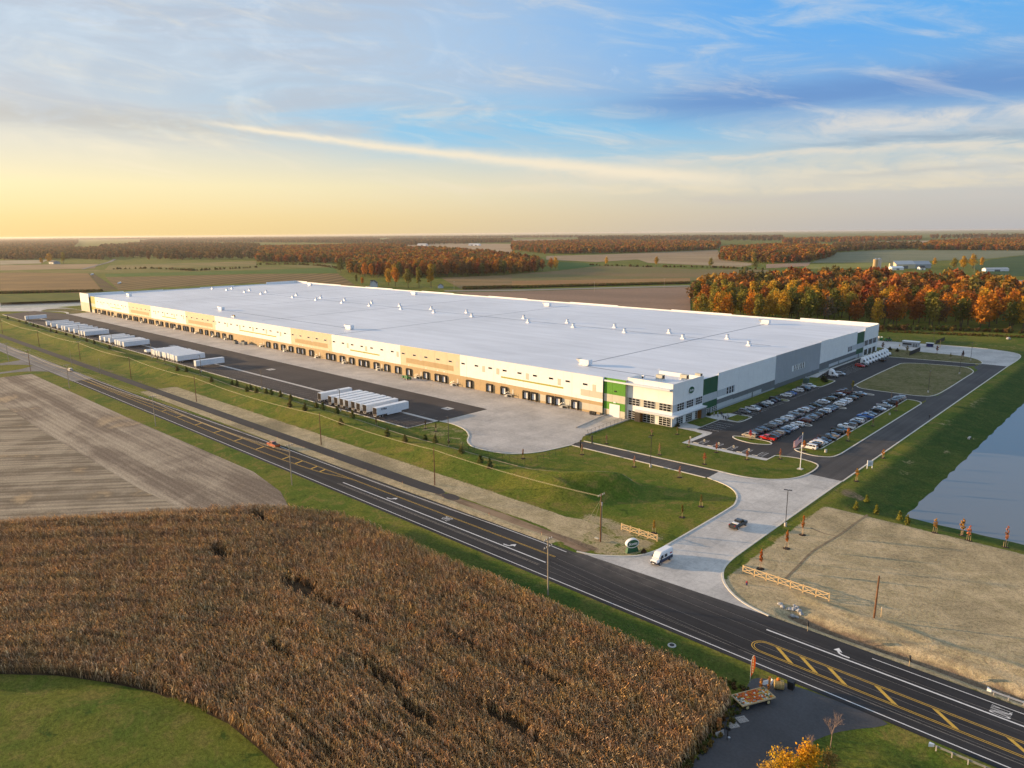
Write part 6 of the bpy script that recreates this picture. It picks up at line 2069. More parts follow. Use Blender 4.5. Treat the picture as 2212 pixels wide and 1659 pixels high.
for x, y, cn, s, lab in ((737, 590, 'olive', 1.05, 'tall dark green tree standing apart at the corner of the wood'), (840, 618, 'gold', .95, 'large yellow-brown tree behind the farmhouse garden'), (855, 619, 'orange', 1.1, 'large orange-brown tree next to the farmhouse'), (882, 622, 'yellow-green', 1.0, 'pale yellow tree between the farmhouse and the garage'), (931, 621, 'gold', 1.25, 'broad golden tree beside the white garage'), (905, 621, 'yellow-green', .95, 'soft yellow-green tree left of the golden tree'), (770, 612, 'olive', .55, 'small green tree at the end of the farm garden'), (783, 615, 'orange', .5, 'small orange tree at the end of the farm garden'),
                         (90, 571, 'gold', .7, 'yellow tree at the pale field, first of two'), (108, 569, 'gold', 1.0, 'yellow tree at the pale field, second of two'), (138, 570, 'yellow-green', 1.25, 'broad yellow-green tree at the farm on the horizon'), (1310, 572, 'gold', .6, 'lone yellow tree on the hedge line'), (1418, 576, 'gold', .75, 'yellow tree standing in the long hedge'), (1535, 578, 'yellow-green', .7, 'green-yellow tree at the end of the long hedge'), (1630, 583, 'olive', .8, 'green tree at the hedge end near the wood'), (1190, 583, 'orange', .9, 'orange tree clump at the end of the wood'), (1200, 582, 'gold', .85, 'golden tree closing the wood at the green strip'), (1172, 585, 'rust', .9, 'rusty tree before the green strip'),
                         (2080, 585, 'gold', 1.0, 'yellow tree right of the barns'), (2100, 580, 'gold', .9, 'bright yellow tree behind the barns'), (2060, 584, 'yellow-green', .9, 'yellow-green tree at the barns'), (2120, 577, 'gold', .9, 'yellow tree at the edge of the dark green field'), (2018, 575, 'gold', .7, 'small yellow tree by the grey barn')):
    p_ = at(x, y)
    tree((p_.x, p_.y, 0), cn, lab, None, s * 1.3)
hed = []
for seg in ([(1270, 573), (1330, 575), (1400, 577), (1480, 577), (1560, 579), (1650, 583)], [(553, 572), (620, 571), (690, 574), (745, 582)], [(240, 582), (330, 580), (420, 585), (553, 578)]):
    q = [at(x, y) for x, y in seg]
    for a, b in zip(q[:-1], q[1:]):
        n = int((b - a).length / 3.5)
        hed += [tuple(a.lerp(b, rnd.random()) + Vector((rnd.uniform(-6, 6), rnd.uniform(-6, 6), 0))) for _ in range(n)]
gn_scatter('hedgerow', np.array(hed), rng.uniform(.6, 2.0, len(hed)), HEDGE, 'ragged hedgerow lines between the far fields', 'hedgerow')

# ---- the foreground corn
corn_poly = [(-245, -10), (-208, 34.9), (-194, 51.5), (-181.7, 66.5), (-169, 82), (-158, 89), (-150, 93.5), (-141, 95), (-91, 95.5), (-54, 96), (-48.4, 95.8), (-44.3, 94.2), (-42.6, 92), (-42.0, 88), (-41.5, 80), (-41.1, 72), (-41.5, 50), (-41.5, 39.6), (-60, 39.5), (-86.9, 39.3), (-94.4, 38.9), (-101.3, 37.2), (-110.9, 34.1), (-118.9, 30), (-126.5, 25.4), (-133.9, 19.1), (-150, 0), (-170, -10)]
sheet('corn_field_soil', corn_poly, 0.02, field_mat('dark_corn_soil', (0.045, 0.030, 0.018), (0.075, 0.05, 0.028), patch=.3))
CORN = []
for i in range(9):
    g = np.random.default_rng(900 + i)
    q, sh_ = [], []
    H_ = 2.05 + .35 * g.random()

    def quad(a, b, c, d, s):
        q.extend([a, b, c, d])
        sh_.extend([s] * 4)
    for ang in (0.0, 1.57):
        u = np.array([math.cos(ang), math.sin(ang), 0]) * .018
        quad(-u, u, np.array([0, 0, H_]) + u * .4, np.array([0, 0, H_]) - u * .4, .7)
    n = 9
    for k in range(n):
        z = .35 + (H_ - .55) * k / (n - 1)
        a = (k % 2) * math.pi + g.normal() * .45
        ln = (.34 + .26 * g.random()) * (1.1 - .35 * abs(k / n - .5))
        d = np.array([math.cos(a), math.sin(a), 0])
        w = np.array([-math.sin(a), math.cos(a), 0]) * (.05 + .025 * g.random())
        rise = .25 + .25 * g.random()
        p0 = np.array([0, 0, z])
        p1 = p0 + d * ln * .45 + np.array([0, 0, rise * ln])
        p2 = p0 + d * ln * .85 + np.array([0, 0, -.25 * ln])
        p3 = p0 + d * ln * 1.0 + np.array([0, 0, -.85 * ln])
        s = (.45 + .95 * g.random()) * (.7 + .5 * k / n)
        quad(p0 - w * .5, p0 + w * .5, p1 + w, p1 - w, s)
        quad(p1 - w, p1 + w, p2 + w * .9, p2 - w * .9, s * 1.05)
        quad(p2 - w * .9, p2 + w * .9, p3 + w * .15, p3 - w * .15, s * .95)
    for k in range(3):
        a = g.random() * 6.28
        d = np.array([math.cos(a), math.sin(a), 0])
        w = np.array([-math.sin(a), math.cos(a), 0]) * .02
        t0 = np.array([0, 0, H_ - .05])
        t1 = t0 + d * .10 + np.array([0, 0, .30])
        quad(t0 - w, t0 + w, t1 + w, t1 - w, 1.1)
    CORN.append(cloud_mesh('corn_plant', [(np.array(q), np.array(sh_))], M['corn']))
g = np.random.default_rng(5)
# rows run parallel to the curved inner edge, as the planter turned
inner = smooth_path([(-215, -75), (-180, -35), (-152, 0), (-133.9, 19.1), (-126.5, 25.4), (-118.9, 30), (-110.9, 34.1), (-101.3, 37.2), (-94.4, 38.9), (-86, 39.4), (-60, 39.5), (-36, 39.5)], 12)
inner = [p for k, p in enumerate(inner) if k == 0 or p != inner[k - 1]]
pts_ = []
for d_ in np.arange(.3, 150, .92):
    c_ = np.array(offset_path(inner, d_))
    if d_ > 62:
        c_ = c_[c_[:, 0] < -120]
    L_ = np.r_[0, np.cumsum(np.hypot(*np.diff(c_, axis=0).T))]
    t_ = np.arange(0, L_[-1], .22)
    t_ = t_ + g.uniform(-.1, .1, len(t_))
    dr = np.arctan2(np.gradient(c_[:, 1]), np.gradient(c_[:, 0]))
    q_ = np.stack([np.interp(t_, L_, c_[:, 0]), np.interp(t_, L_, c_[:, 1])], -1) + g.normal(0, .05, (len(t_), 2))
    rf_ = 1 + g.normal(0, .06) + .06 * np.sin(t_ * .05 + g.random() * 6) + .05 * np.sin(t_ * .21 + g.random() * 6)
    pts_.append(np.c_[q_, np.interp(t_, L_, dr) + g.normal(0, .45, len(t_)), rf_])
pts_ = np.concatenate(pts_)
pts_ = pts_[inpoly(pts_[:, 0], pts_[:, 1], corn_poly)]
X, Y, RT, RF = pts_.T
low = np.sin(X * .09 + np.sin(Y * .13) * 1.3) * np.sin(Y * .16 + 1.1 + np.sin(X * .05)) + .5 * np.sin(X * .31 + Y * .22) * np.sin(Y * .4 - X * .11)
keep = np.ones(len(X), bool)
for hx, hy, rx, ry in ((648, 1280, 6.5, 2.6), (476, 1207, 5, 1.6), (560, 1128, 6, 1.8), (705, 1312, 5, 1.0), (770, 1345, 6, .8), (600, 1420, 4, .9), (900, 1560, 5, .9), (1100, 1575, 6, .8), (1180, 1480, 5, .7), (830, 1485, 5, .8), (1000, 1400, 4, .6)):
    c_ = at(hx, hy)
    keep &= (((X - c_.x) / rx) ** 2 + ((Y - c_.y) / ry) ** 2) > 1 + .5 * np.sin(X * 2.1 + Y * 1.3)
keep &= g.random(len(X)) < .93
X, Y, low, RT, RF = X[keep], Y[keep], low[keep], RT[keep], RF[keep]
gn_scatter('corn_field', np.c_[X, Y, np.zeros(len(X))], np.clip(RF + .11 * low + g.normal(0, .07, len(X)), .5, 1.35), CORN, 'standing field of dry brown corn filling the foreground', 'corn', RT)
# weeds fringing the corn at the gravel
fr = [(-41.3 + rnd.uniform(-1.2, .9), y + rnd.uniform(-.4, .4), 0) for y in np.arange(60, 97, .22)] + [(x, 97.0 + rnd.uniform(-.6, .9), 0) for x in np.arange(-60, -42, .3)]
gn_scatter('tall_weeds', np.array(fr), rng.uniform(.14, .36, len(fr)), HEDGE, 'tall dry weeds fringing the corn beside the gravel lot', 'weeds')
# ---- the harvested field on the left
M['bean'] = field_mat('bean_stubble', (0.40, 0.325, 0.235), (0.20, 0.155, 0.115), patch=.06, rowdir=0.0, third=(0.42, 0.31, 0.19), rel=.35, lines=.10, pitch=1.9)
M['bean2'] = field_mat('bean_stubble_rows', (0.37, 0.30, 0.21), (0.19, 0.15, 0.105), patch=.10, rowdir=R(49), third=(0.40, 0.29, 0.17), rel=.35, lines=.14, pitch=2.6)
soy = [(-437, 96.5), (-300, 96.2), (-200, 97.3), (-178, 94), (-163, 88.5), (-169, 82), (-181.7, 66.5), (-194, 51.5), (-208, 34.9), (-245, -10), (-330, -60), (-425, -60), (-440, 20), (-438, 80)]
sheet('harvested_field', soy, 0.022, M['bean'])
sheet('harvested_field', [(-420, 69), (-300, 67.6), (-209, 68.2), (-186, 70), (-194, 51.5), (-208, 34.9), (-245, -10), (-330, -60), (-425, -60), (-436, 20)], 0.032, M['bean2'])

# ------------------------------------------------------------------ young trees and shrubs
SAP = []
for i in range(4):
    g = np.random.default_rng(700 + i)
    cs, rs = lobes(g, 9, .5, .25, .92)
    SAP.append((cs, rs))


def unit_crown(n, size, w, seed, cone=0):
    g = np.random.default_rng(seed)
    if cone:
        k = 10
        cs = [(g.normal() * .04, g.normal() * .04, .10 + .82 * i / (k - 1)) for i in range(k)]
        rs = [(.5 * w * (1.05 - i / k) + .03,) * 2 + (.09,) for i in range(k)]
    else:
        cs, rs = lobes(g, 9, .5 * w, .18, .86)
        rs = [(r[0] * .8, r[1] * .8, r[2] * .5 / max(w, .3) * .6) for r in rs]
    v, s = leaf_cloud(cs, rs, n, size, seed=seed + 1)
    return cloud_mesh('crown', [(v, s)], M['leaf'])


COLUMN = [unit_crown(420, .06, .34, 800 + i) for i in range(2)]
ROUND = [unit_crown(260, .07, .95, 810 + i) for i in range(3)]
THIN = [unit_crown(150, .06, .5, 820 + i) for i in range(3)]
CONE = [unit_crown(420, .085, .72, 830 + i, 1) for i in range(3)]


def twig_mesh(seed, h=1.0):
    g = np.random.default_rng(seed)
    mb = MB()

    def br(p, d, ln, r, lev):
        q = p + d * ln
        mb.tube(p, q, r, r * .55, 4, caps=False)
        if lev:
            for _ in range(4 if lev > 1 else 3):
                e = (d + Vector(g.normal(size=3)) * .38)
                e.z = abs(e.z) + .25
                br(p.lerp(q, .4 + .6 * g.random()), e.normalized(), ln * .6, r * .5, lev - 1)
    br(Vector((0, 0, 0)), Vector((0, 0, 1)), h * .42, .016, 3)
    return mb.mesh('trunk', M['pale_bark'])


TWIG = [twig_mesh(850 + i) for i in range(4)]
STAKE = MB().tube((0, 0, 0), (0, 0, 1.35), .03, .03, 5).mesh('stake', M['fresh_wood'])
MULCH = MB().loft([[(.85 * math.cos(a), .85 * math.sin(a), 0.0) for a in np.linspace(0, 6.2, 11)], [(.45 * math.cos(a), .45 * math.sin(a), .14) for a in np.linspace(0, 6.2, 11)]]).mesh('mulch_bed', M['mulch'])


def sapling(x, y, h, w, form, col, label, group=None, stakes=True, mulch=True, name='young_tree'):
    z = float(height(x, y)) + (0.11 if y > 191 and -150 < x < -75 else 0)
    t = thing(name, label, 'tree' if name != 'evergreen_shrub' else 'shrub', (x, y, z), rnd.uniform(0, 6.28), group)
    tm = TWIG[rnd.randrange(4)]
    o = link('trunk', tm, t)
    o.scale = (h * .8, h * .8, h)
    cm = rnd.choice({'column': COLUMN, 'round': ROUND, 'thin': THIN, 'cone': CONE}[form])
    c = link('crown', cm, t)
    c.location.z = 0.05 * h if form == 'cone' else .22 * h
    ws = w / {'column': .42, 'round': .95, 'thin': .55, 'cone': .80}[form]
    c.scale = (ws, ws, h * (.95 if form == 'cone' else .80))
    c.color = (*col, 1)
    if stakes:
        for s in (-1, 1):
            link('stake', STAKE, t, (s * .38, .1 * s, 0))
    if mulch:
        link('mulch_bed', MULCH, t, (0, 0, 0.01))
    return t


OR, RED, YEL, PALE, GR = (0.50, 0.17, 0.03), (0.48, 0.07, 0.02), (0.42, 0.27, 0.04), (0.34, 0.20, 0.11), (0.085, 0.095, 0.02)
for x, y, h, w, f, c, lab in (
        (-59.5, 161.9, 5.2, 1.1, 'column', OR, 'narrow orange tree in a mulch ring nearest the driveway lamp'), (-59.2, 152.1, 4.8, 1.0, 'column', OR, 'narrow orange tree in a mulch ring, middle of the three'), (-59.1, 138.6, 4.8, 1.0, 'column', (0.45, .11, .02), 'narrow red-orange tree in a mulch ring just behind the rail fence'),
        (-137.8, 191.9, 3.6, 1.2, 'thin', PALE, 'thin leafless young tree beside the gate on the front lawn'), (-132.1, 210.8, 2.6, 1.5, 'thin', PALE, 'small twiggy tree in the middle of the front lawn'), (-126.2, 218.0, 3.0, 1.2, 'round', (.25, .18, .05), 'young tree with stakes at the office corner'),
        (-117.9, 193.1, 4.2, 1.2, 'thin', (.40, .22, .10), 'slim pale young tree beside the kerb on the front lawn'), (-102.5, 194.0, 4.0, 1.6, 'round', (.50, .16, .06), 'bright orange-pink young tree on the front lawn'), (-136.7, 177.1, 3.8, 1.2, 'thin', PALE, 'thin young tree by the gate lane, first beside the fence'),
        (-117.2, 177.8, 3.8, 1.2, 'thin', (.42, .22, .14), 'thin pinkish young tree by the gate lane lamp'), (-102.0, 178.5, 3.8, 1.2, 'thin', (.42, .22, .14), 'thin pinkish young tree by the gate lane near the driveway'), (-105.6, 207.5, 3.6, 1.2, 'thin', (.40, .12, .05), 'thin reddish tree behind the wheelchair stalls, middle'), (-115.3, 207.1, 3.0, .9, 'thin', PALE, 'thin bare tree behind the wheelchair stalls at the walk corner'), (-94.9, 207.0, 3.4, 1.3, 'thin', (.38, .14, .06), 'thin reddish tree behind the wheelchair stalls near the flagpole'),
        (-86.0, 162.1, 3.6, 1.0, 'column', (.20, .14, .03), 'olive young tree on the slope by the driveway bend'), (-85.9, 152.4, 3.6, 1.0, 'column', (.25, .17, .03), 'yellow-olive young tree on the slope beside the driveway'), (-85.8, 139.3, 3.6, 1.0, 'column', (.42, .25, .03), 'golden young tree behind the end of the rail fence'), (-148.0, 161.3, 3.4, 1.0, 'column', (.35, .18, .08), 'pale orange young tree at the edge of the truck yard'),
        (-87.6, 214.6, 3.6, 1.1, 'thin', (.38, .15, .07), 'thin reddish young tree near the flagpole island'), (-63.0, 209.2, 4.2, 1.5, 'round', (.52, .26, .04), 'orange-yellow young tree beside the access road, first after the driveway'), (-64.3, 237.1, 3.2, 1.4, 'round', (.45, .20, .04), 'orange young tree beside the access road, second after the driveway'), (-78.9, 249.0, 5.0, 2.2, 'round', (.42, .15, .03), 'orange round-topped tree on the grass strip, behind the black pickup'), (-85.2, 227.4, 4.0, 1.7, 'round', (.50, .15, .03), 'orange young tree at the white minivan'), (-79.0, 274.9, 3.2, 1.0, 'thin', PALE, 'thin bare tree halfway along the grass strip'), (-79.6, 304.6, 4.2, 1.6, 'round', (.28, .04, .015), 'dark red young tree on the grass strip near the lamp'), (-105.2, 331.8, 5.0, 1.9, 'round', (.34, .27, .03), 'yellow young tree at the end of the middle double row'), (-104.3, 229.0, 3.6, 1.7, 'round', (.62, .06, .03), 'bright red young tree on the pointed island'),
        (-130.5, 458.3, 5.2, 2.4, 'round', (.16, .07, .04), 'brown-leaved young tree at the far warehouse corner'), (-116.7, 456.3, 5.2, 2.4, 'round', (.20, .14, .04), 'olive-brown young tree in front of the guard house'), (-103.6, 466.0, 5.0, 2.2, 'round', (.24, .07, .04), 'reddish young tree at the far concrete yard'), (-87.8, 452.0, 5.6, 2.0, 'round', (.14, .06, .03), 'dark brown young tree beside the tall yard lamp'), (-93.1, 449.9, 4.0, 1.6, 'thin', (.24, .20, .05), 'thin yellow young tree on the far island'),
        (-37.1, 184.2, 4.0, 1.5, 'round', (.40, .22, .06), 'orange-tan tree on the pond bank, beside two stakes'), (-32.4, 188.5, 4.6, 1.7, 'round', (.45, .22, .05), 'orange tree on the pond edge, leaning over the water'), (-30.3, 184.7, 4.2, 1.5, 'thin', (.48, .17, .08), 'thin pink-orange tree on the pond bank'), (-23.5, 187.0, 5.6, 1.3, 'thin', (.42, .16, .08), 'tall thin reddish tree at the end of the pond bank')):
    sapling(x, y, h, w, f, c, lab)
for i, (x, y, h) in enumerate(((-56.0, 196.2, 2.0), (-56.3, 188.6, 2.4), (-51.8, 190.1, 2.6), (-45.9, 188.7, 2.6), (-43.5, 186.0, 2.6))):
    sapling(x, y, h, 1.5, 'cone', (.20, .19, .03), 'yellow-green leafy shrub on the pond bank, %s from the driveway' % ORD[i], 'yellow-green shrubs on the pond bank', False, False, 'evergreen_shrub')
EV = [(-298.6, 149.8), (-294.2, 152.2), (-289.2, 151.9), (-281.9, 152.4), (-272.6, 151.9), (-268.3, 148.8), (-256.6, 148.9), (-253.7, 152.4), (-248.2, 152.0), (-237.5, 151.6), (-229.6, 148.0), (-227.7, 152.0), (-201.4, 148.5), (-190.4, 147.7), (-185.4, 152.6), (-180.0, 152.4), (-164.6, 150.1), (-154.7, 149.0), (-149.8, 148.1), (-384.2, 150.1), (-374.6, 151.0), (-342.8, 149.5), (-327.2, 152.4), (-322.9, 152.7), (-306.1, 149.2), (-308.9, 152.4)]
EV.sort(key=lambda p: -p[0])
for i, (x, y) in enumerate(EV):
    z = float(height(x, y))
    k = (70 - z) / 70
    sapling(x * k, y * k, rnd.uniform(2.3, 3.2), 2.1, 'cone', rnd.choice([(.11, .12, .025), (.14, .13, .03), (.09, .11, .025), (.18, .14, .04)]), 'small cone-shaped evergreen on the berm, %s from the driveway end' % ORD[i], 'young evergreens along the berm', False, True, 'evergreen_shrub')
for i, (x, y) in enumerate(((-199.1, 164.1), (-193.2, 164.0), (-213.3, 152.5), (-172.9, 152.1), (-356.9, 150.4), (-402.4, 147.3), (-394.9, 148.3))):
    sapling(x, y, 3.4, 1.0, 'column', (.13, .095, .035), 'slim brown-green sapling by the truck yard fence, %s' % ('first on the patch inside the fence', 'second on the patch inside the fence', 'below the lettered trailer', 'beside the yard lamp', 'beside the empty stalls', 'below the packed trailers, first', 'below the packed trailers, second')[i], None)
g = np.random.default_rng(4)
for i in range(12):
    x, y = -480 - i * 22 - g.random() * 8, 149 + g.random() * 4
    sapling(x, y, 2.8, 2.0, 'cone', (.09, .085, .025), 'distant dark evergreen on the far berm, %s along from the berm gap' % ORD[i], 'young evergreens along the berm', False, False, 'evergreen_shrub')
for x, y, s, lab in ((-131.4, 227.2, 1.6, 'dark clipped shrub at the office corner post'), (-130.6, 248.9, 1.5, 'round dark shrub beside the entrance door'), (-121, 343, 2.4, 'dark evergreen shrub on the wall lawn'), (-123.5, 347, 2.2, 'second dark evergreen shrub on the wall lawn, nearer the tractor'), (-122.6, 459, 2.0, 'dark round shrub at the far concrete yard'), (-127.5, 462, 2.0, 'dark round shrub by the far warehouse corner'), (-81.6, 128.6, 1.1, 'dark red-green bush behind the oval roadside sign')):
    sapling(x, y, s, s * 1.2, 'cone', (.05, .06, .025) if s != 1.1 else (.10, .06, .03), lab, None, False, False, 'evergreen_shrub')

# bush at the bottom edge: bare stems and bright yellow leaves
for x, y, h, lab in ((-28.2, 93.2, 7.0, 'bare spindly tree above the gravel lot'), (-29.8, 90.3, 4.0, 'low bare twigs behind the yellow bush')):
    t = thing('bare_tree', lab, 'tree', (x, y, float(height(x, y))), 1.0)
    g_ = np.random.default_rng(int(h * 10))
    mb = MB()

    def br(p, d, ln, r, lev):
        q = p + d * ln
        mb.tube(p, q, r, r * .55, 5, caps=False)
        if lev:
            for _ in range(4):
                e = d + Vector(g_.normal(size=3)) * .36
                e.z = abs(e.z) + .3
                br(p.lerp(q, .45 + .55 * g_.random()), e.normalized(), ln * .62, r * .5, lev - 1)
    br(Vector((0, 0, 0)), Vector((.05, 0, 1)), h * .38, .07, 4)
    mb.build('trunk', M['pale_bark'], t)
for i, (x, y, h, w, c) in enumerate(((-30.2, 83.4, 4.4, 4.4, (.66, .38, .02)), (-28.6, 86.2, 5.2, 3.4, (.70, .36, .02)), (-31.9, 81.4, 3.4, 3.0, (.45, .28, .05)), (-26.8, 88.6, 3.4, 3.2, (.24, .15, .04)))):
    t = thing('yellow_bush', ('bright yellow bush at the lower picture edge, broadest of its clump', 'bright orange-yellow bush, tallest of its clump', 'thin yellowish twiggy bush at the edge of the gravel', 'dull brown bush beside the bare spindly tree')[i], 'bush', (x, y, float(height(x, y)) - .05), i)
    gg = np.random.default_rng(60 + i)
    cs, rs = lobes(gg, 12, w * .62, h * .25, h * .82)
    v, s = leaf_cloud(cs, rs, 1300 if i < 2 else 420, .15, seed=90 + i, shell=.2)
    o = link('foliage', cloud_mesh('foliage', [(v, s)], M['leaf']), t)
    o.color = (*c, 1)
    o = link('stems', TWIG[i], t)
    o.scale = (h, h, h * 1.05)

# ------------------------------------------------------------------ poles and wires
def pole(x, y, h, mat, label, arms=1, r=.16, lean=0.0, wires=None, group=None):
    t = thing('utility_pole', label, 'utility pole', (x, y, float(height(x, y))), 0, group)
    MB().tube((0, 0, -.3), (lean, 0, h), r, r * .72, 10).build('post', mat, t)
    for k in range(arms):
        z = h - .45 - k * 1.6
        MB().box(-.06 + lean, .06 + lean, -1.25, 1.25, z - .08, z + .08).build('crossarm', M['wood_grey'], t)
        for y_ in (-1.1, -.45, .45, 1.1):
            MB().tube((lean, y_, z + .08), (lean, y_, z + .34), .06, .04, 6).build('insulator', M['white'], t)
    return t


LP = [(-491.0, 98.2, 11), (-447.2, 98.6, 11.5), (-380.6, 98.4, 11.5), (-277.9, 98.5, 11.8), (-180.6, 99.0, 12.2), (-84.9, 99.6, 12.2)]
for i, (x, y, h) in enumerate(LP):
    t = pole(x, y, h, M['wood_grey'] if i not in (1,) else M['wood_pole'], 'weathered utility pole on the field side of the road, %s from the corn end' % ORD[len(LP) - 1 - i], 1 if i < 5 else 2, group='utility poles on the field side of the road')
RP = [(-640, 127, 11), (-545, 127, 11), (-463.2, 127.2, 11.3), (-382.2, 126.4, 11.5), (-307.1, 126.6, 11.2), (-209.7, 126.9, 11.2), (-150.1, 126.4, 11.2), (-92.3, 126.9, 11.8)]
for i, (x, y, h) in enumerate(RP):
    t = pole(x, y, h, M['wood_pole'], 'brown utility pole beside the asphalt path, %s from the driveway' % ORD[len(RP) - 1 - i], 1 if i in (0, 2, 7) else 0, .17, group='brown utility poles beside the path')
    if i == 7:
        MB().tube((.16, .2, .4), (.16, .2, 9.6), .05).build('conduit', M['steel'], t)
        MB().tube((.25, 0, 8.9), (.25, 0, 9.7), .18, .18, 10).build('transformer', M['steel'], t)
        MB().box(-1.6, -.5, -.3, .3, .5, .62).build('service_box', M['sand_paint'], t)
pole(-34.8, 132.9, 8.4, M['wood_pole'], 'bare brown pole without arms on the pale seeded ground', 0, .19, .15)
for i, (x, y) in enumerate(((-405.7, 119.8), (-450.2, 119.0))):
    pole(x, y, 8.5, M['wood_grey'], 'slim grey pole between road and path, %s of two' % ORD[i], 0, .10)


def wires(name, label, pts, dz, offs, sag, r, mat):
    """each span of cable hangs between two poles"""
    mb = MB()
    for oy, oz in offs:
        for (x0, y0, h0), (x1, y1, h1) in zip(pts[:-1], pts[1:]):
            n = 14
            prev = None
            for k in range(n + 1):
                t = k / n
                s = sag * abs(x1 - x0) / 90
                p = (x0 + (x1 - x0) * t, y0 + (y1 - y0) * t + oy, h0 + (h1 - h0) * t + dz + oz - 4 * s * t * (1 - t))
                if prev:
                    mb.tube(prev, p, r, r, 4, caps=False)
                prev = p
    tag(mb.build(name, mat), label, 'power line')


wires('power_line', 'bright sunlit cables strung along the brown poles beside the path', RP, -.6, ((-.12, 0), (.12, -.25)), 1.1, .026, M['wire'])
wires('power_line', 'overhead cables along the field side of the road', LP, -.1, ((-1.1, 0), (-.45, 0), (1.1, 0)), 1.2, .016, M['dark_wire'])
wires('power_line', 'bright lower telephone cable along the field side of the road', [(p[0], p[1] + .3, p[2] - 2.2) for p in LP[:5]], 0, ((0, 0), (0, -.3)), 1.2, .028, M['wire'])
mb = MB()
for dx, dy in ((-9, 6), (-8, 8), (-7, 10)):
    mb.tube((-92.2, 126.9, 10.6), (-92.2 + dx, 126.9 + dy, float(height(-92.2 + dx, 126.9 + dy))), .03, .03, 4)
tag(mb.build('guy_wires', M['dark_wire']), 'three taut guy wires from the brown pole down to the slope', 'guy wire')


def lamp(x, y, h, label, rz=0.0, group=None, double=True, lit=None):
    t = thing('lamp_post', label, 'lamp post', (x, y, max(0.03, float(height(x, y)))), rz, group)
    MB().tube((0, 0, -.1), (0, 0, .85), .33, .33, 14).build('base', M['concrete'], t)
    MB().box(-.08, .08, -.08, .08, .85, h).build('pole', M['bronze'], t)
    MB().box(-.95, -.1, -.22, .22, h - .08, h + .06).build('lamp_head', M['bronze'], t)
    if double:
        MB().box(.1, .95, -.22, .22, h - .08, h + .06).build('lamp_head', M['bronze'], t)


lamp(-64.6, 164.3, 9.2, 'dark lamp post with two heads beside the concrete driveway', R(20))
lamp(-113.4, 180.9, 9.4, 'dark lamp post beside the asphalt gate lane', R(15), double=False)
for x, y, lab in ((-79.4, 349.8, 'dark lamp post on the big island near the car park'), (-79.4, 405.9, 'dark lamp post at the far end of the big island'), (-79.5, 296.1, 'dark lamp post on the grass strip behind the parked cars'), (-84.1, 453.0, 'dark lamp post at the far concrete yard'), (-112.5, 494.5, 'dark lamp post beside the guard house')):
    lamp(x, y, 9.6, lab, R(90))
for i, x in enumerate((-179.8, -245.3, -309.5, -374, -440, -505, -570, -636, -700)):
    lamp(x, 158.2, 9.0, 'yard lamp post with concrete foot along the truck yard fence, %s from the driveway' % ORD[i], R(90), 'yard lamps along the truck yard fence', False)
t = thing('pole_footing', 'short round concrete footing left on the grass strip', 'footing', (-79.6, 230.9, .11))
MB().tube((0, 0, 0), (0, 0, .95), .42, .42, 14).build('drum', M['concrete'], t)
MB().tube((0, 0, .95), (0, 0, 1.0), .30, .26, 12).build('cap', M['kerb'], t)

# ------------------------------------------------------------------ fences
def chain_fence(pts, label, h=1.9, step=3.0):
    q = []
    for a, b in zip(pts[:-1], pts[1:]):
        L_ = math.hypot(b[0] - a[0], b[1] - a[1])
        n = max(1, round(L_ / step))
        q += [(a[0] + (b[0] - a[0]) * k / n, a[1] + (b[1] - a[1]) * k / n) for k in range(n)]
    q.append(pts[-1])
    t = thing('chain_link_fence', label, 'fence', (q[0][0], q[0][1], 0))
    base = Vector((q[0][0], q[0][1], 0))
    pm = MB().tube((0, 0, -.1), (0, 0, h + .1), .045, .045, 6).mesh('post', M['black'])
    for x, y in q[:300]:
        link('post', pm, t, (x - base.x, y - base.y, float(height(x, y))))
    rails = MB()
    net = MB()
    for (x0, y0), (x1, y1) in zip(q[:-1], q[1:]):
        z0, z1 = float(height(x0, y0)), float(height(x1, y1))
        A_, B_ = Vector((x0, y0, z0)) - base, Vector((x1, y1, z1)) - base
        up = Vector((0, 0, h))
        rails.tube(A_ + up, B_ + up, .025, .025, 4, caps=False)
        L_ = (B_ - A_).length
        n = max(2, int(L_ / .45))
        for k in range(n):
            for s in (0, 1):
                p0 = A_.lerp(B_, (k + (1 - s)) / n if s else k / n)
                p1 = A_.lerp(B_, k / n if s else (k + 1) / n)
                d = (p1 - p0)
                net.add([p0, p0 + Vector((0, 0, .02)), p1 + up, p1 + up - Vector((0, 0, .02))], [(0, 1, 2, 3)])
    rails.build('top_rail', M['black'], t)
    o = net.build('wire_mesh', M['dark_wire'], t)
    o['kind'] = 'stuff'
    return t


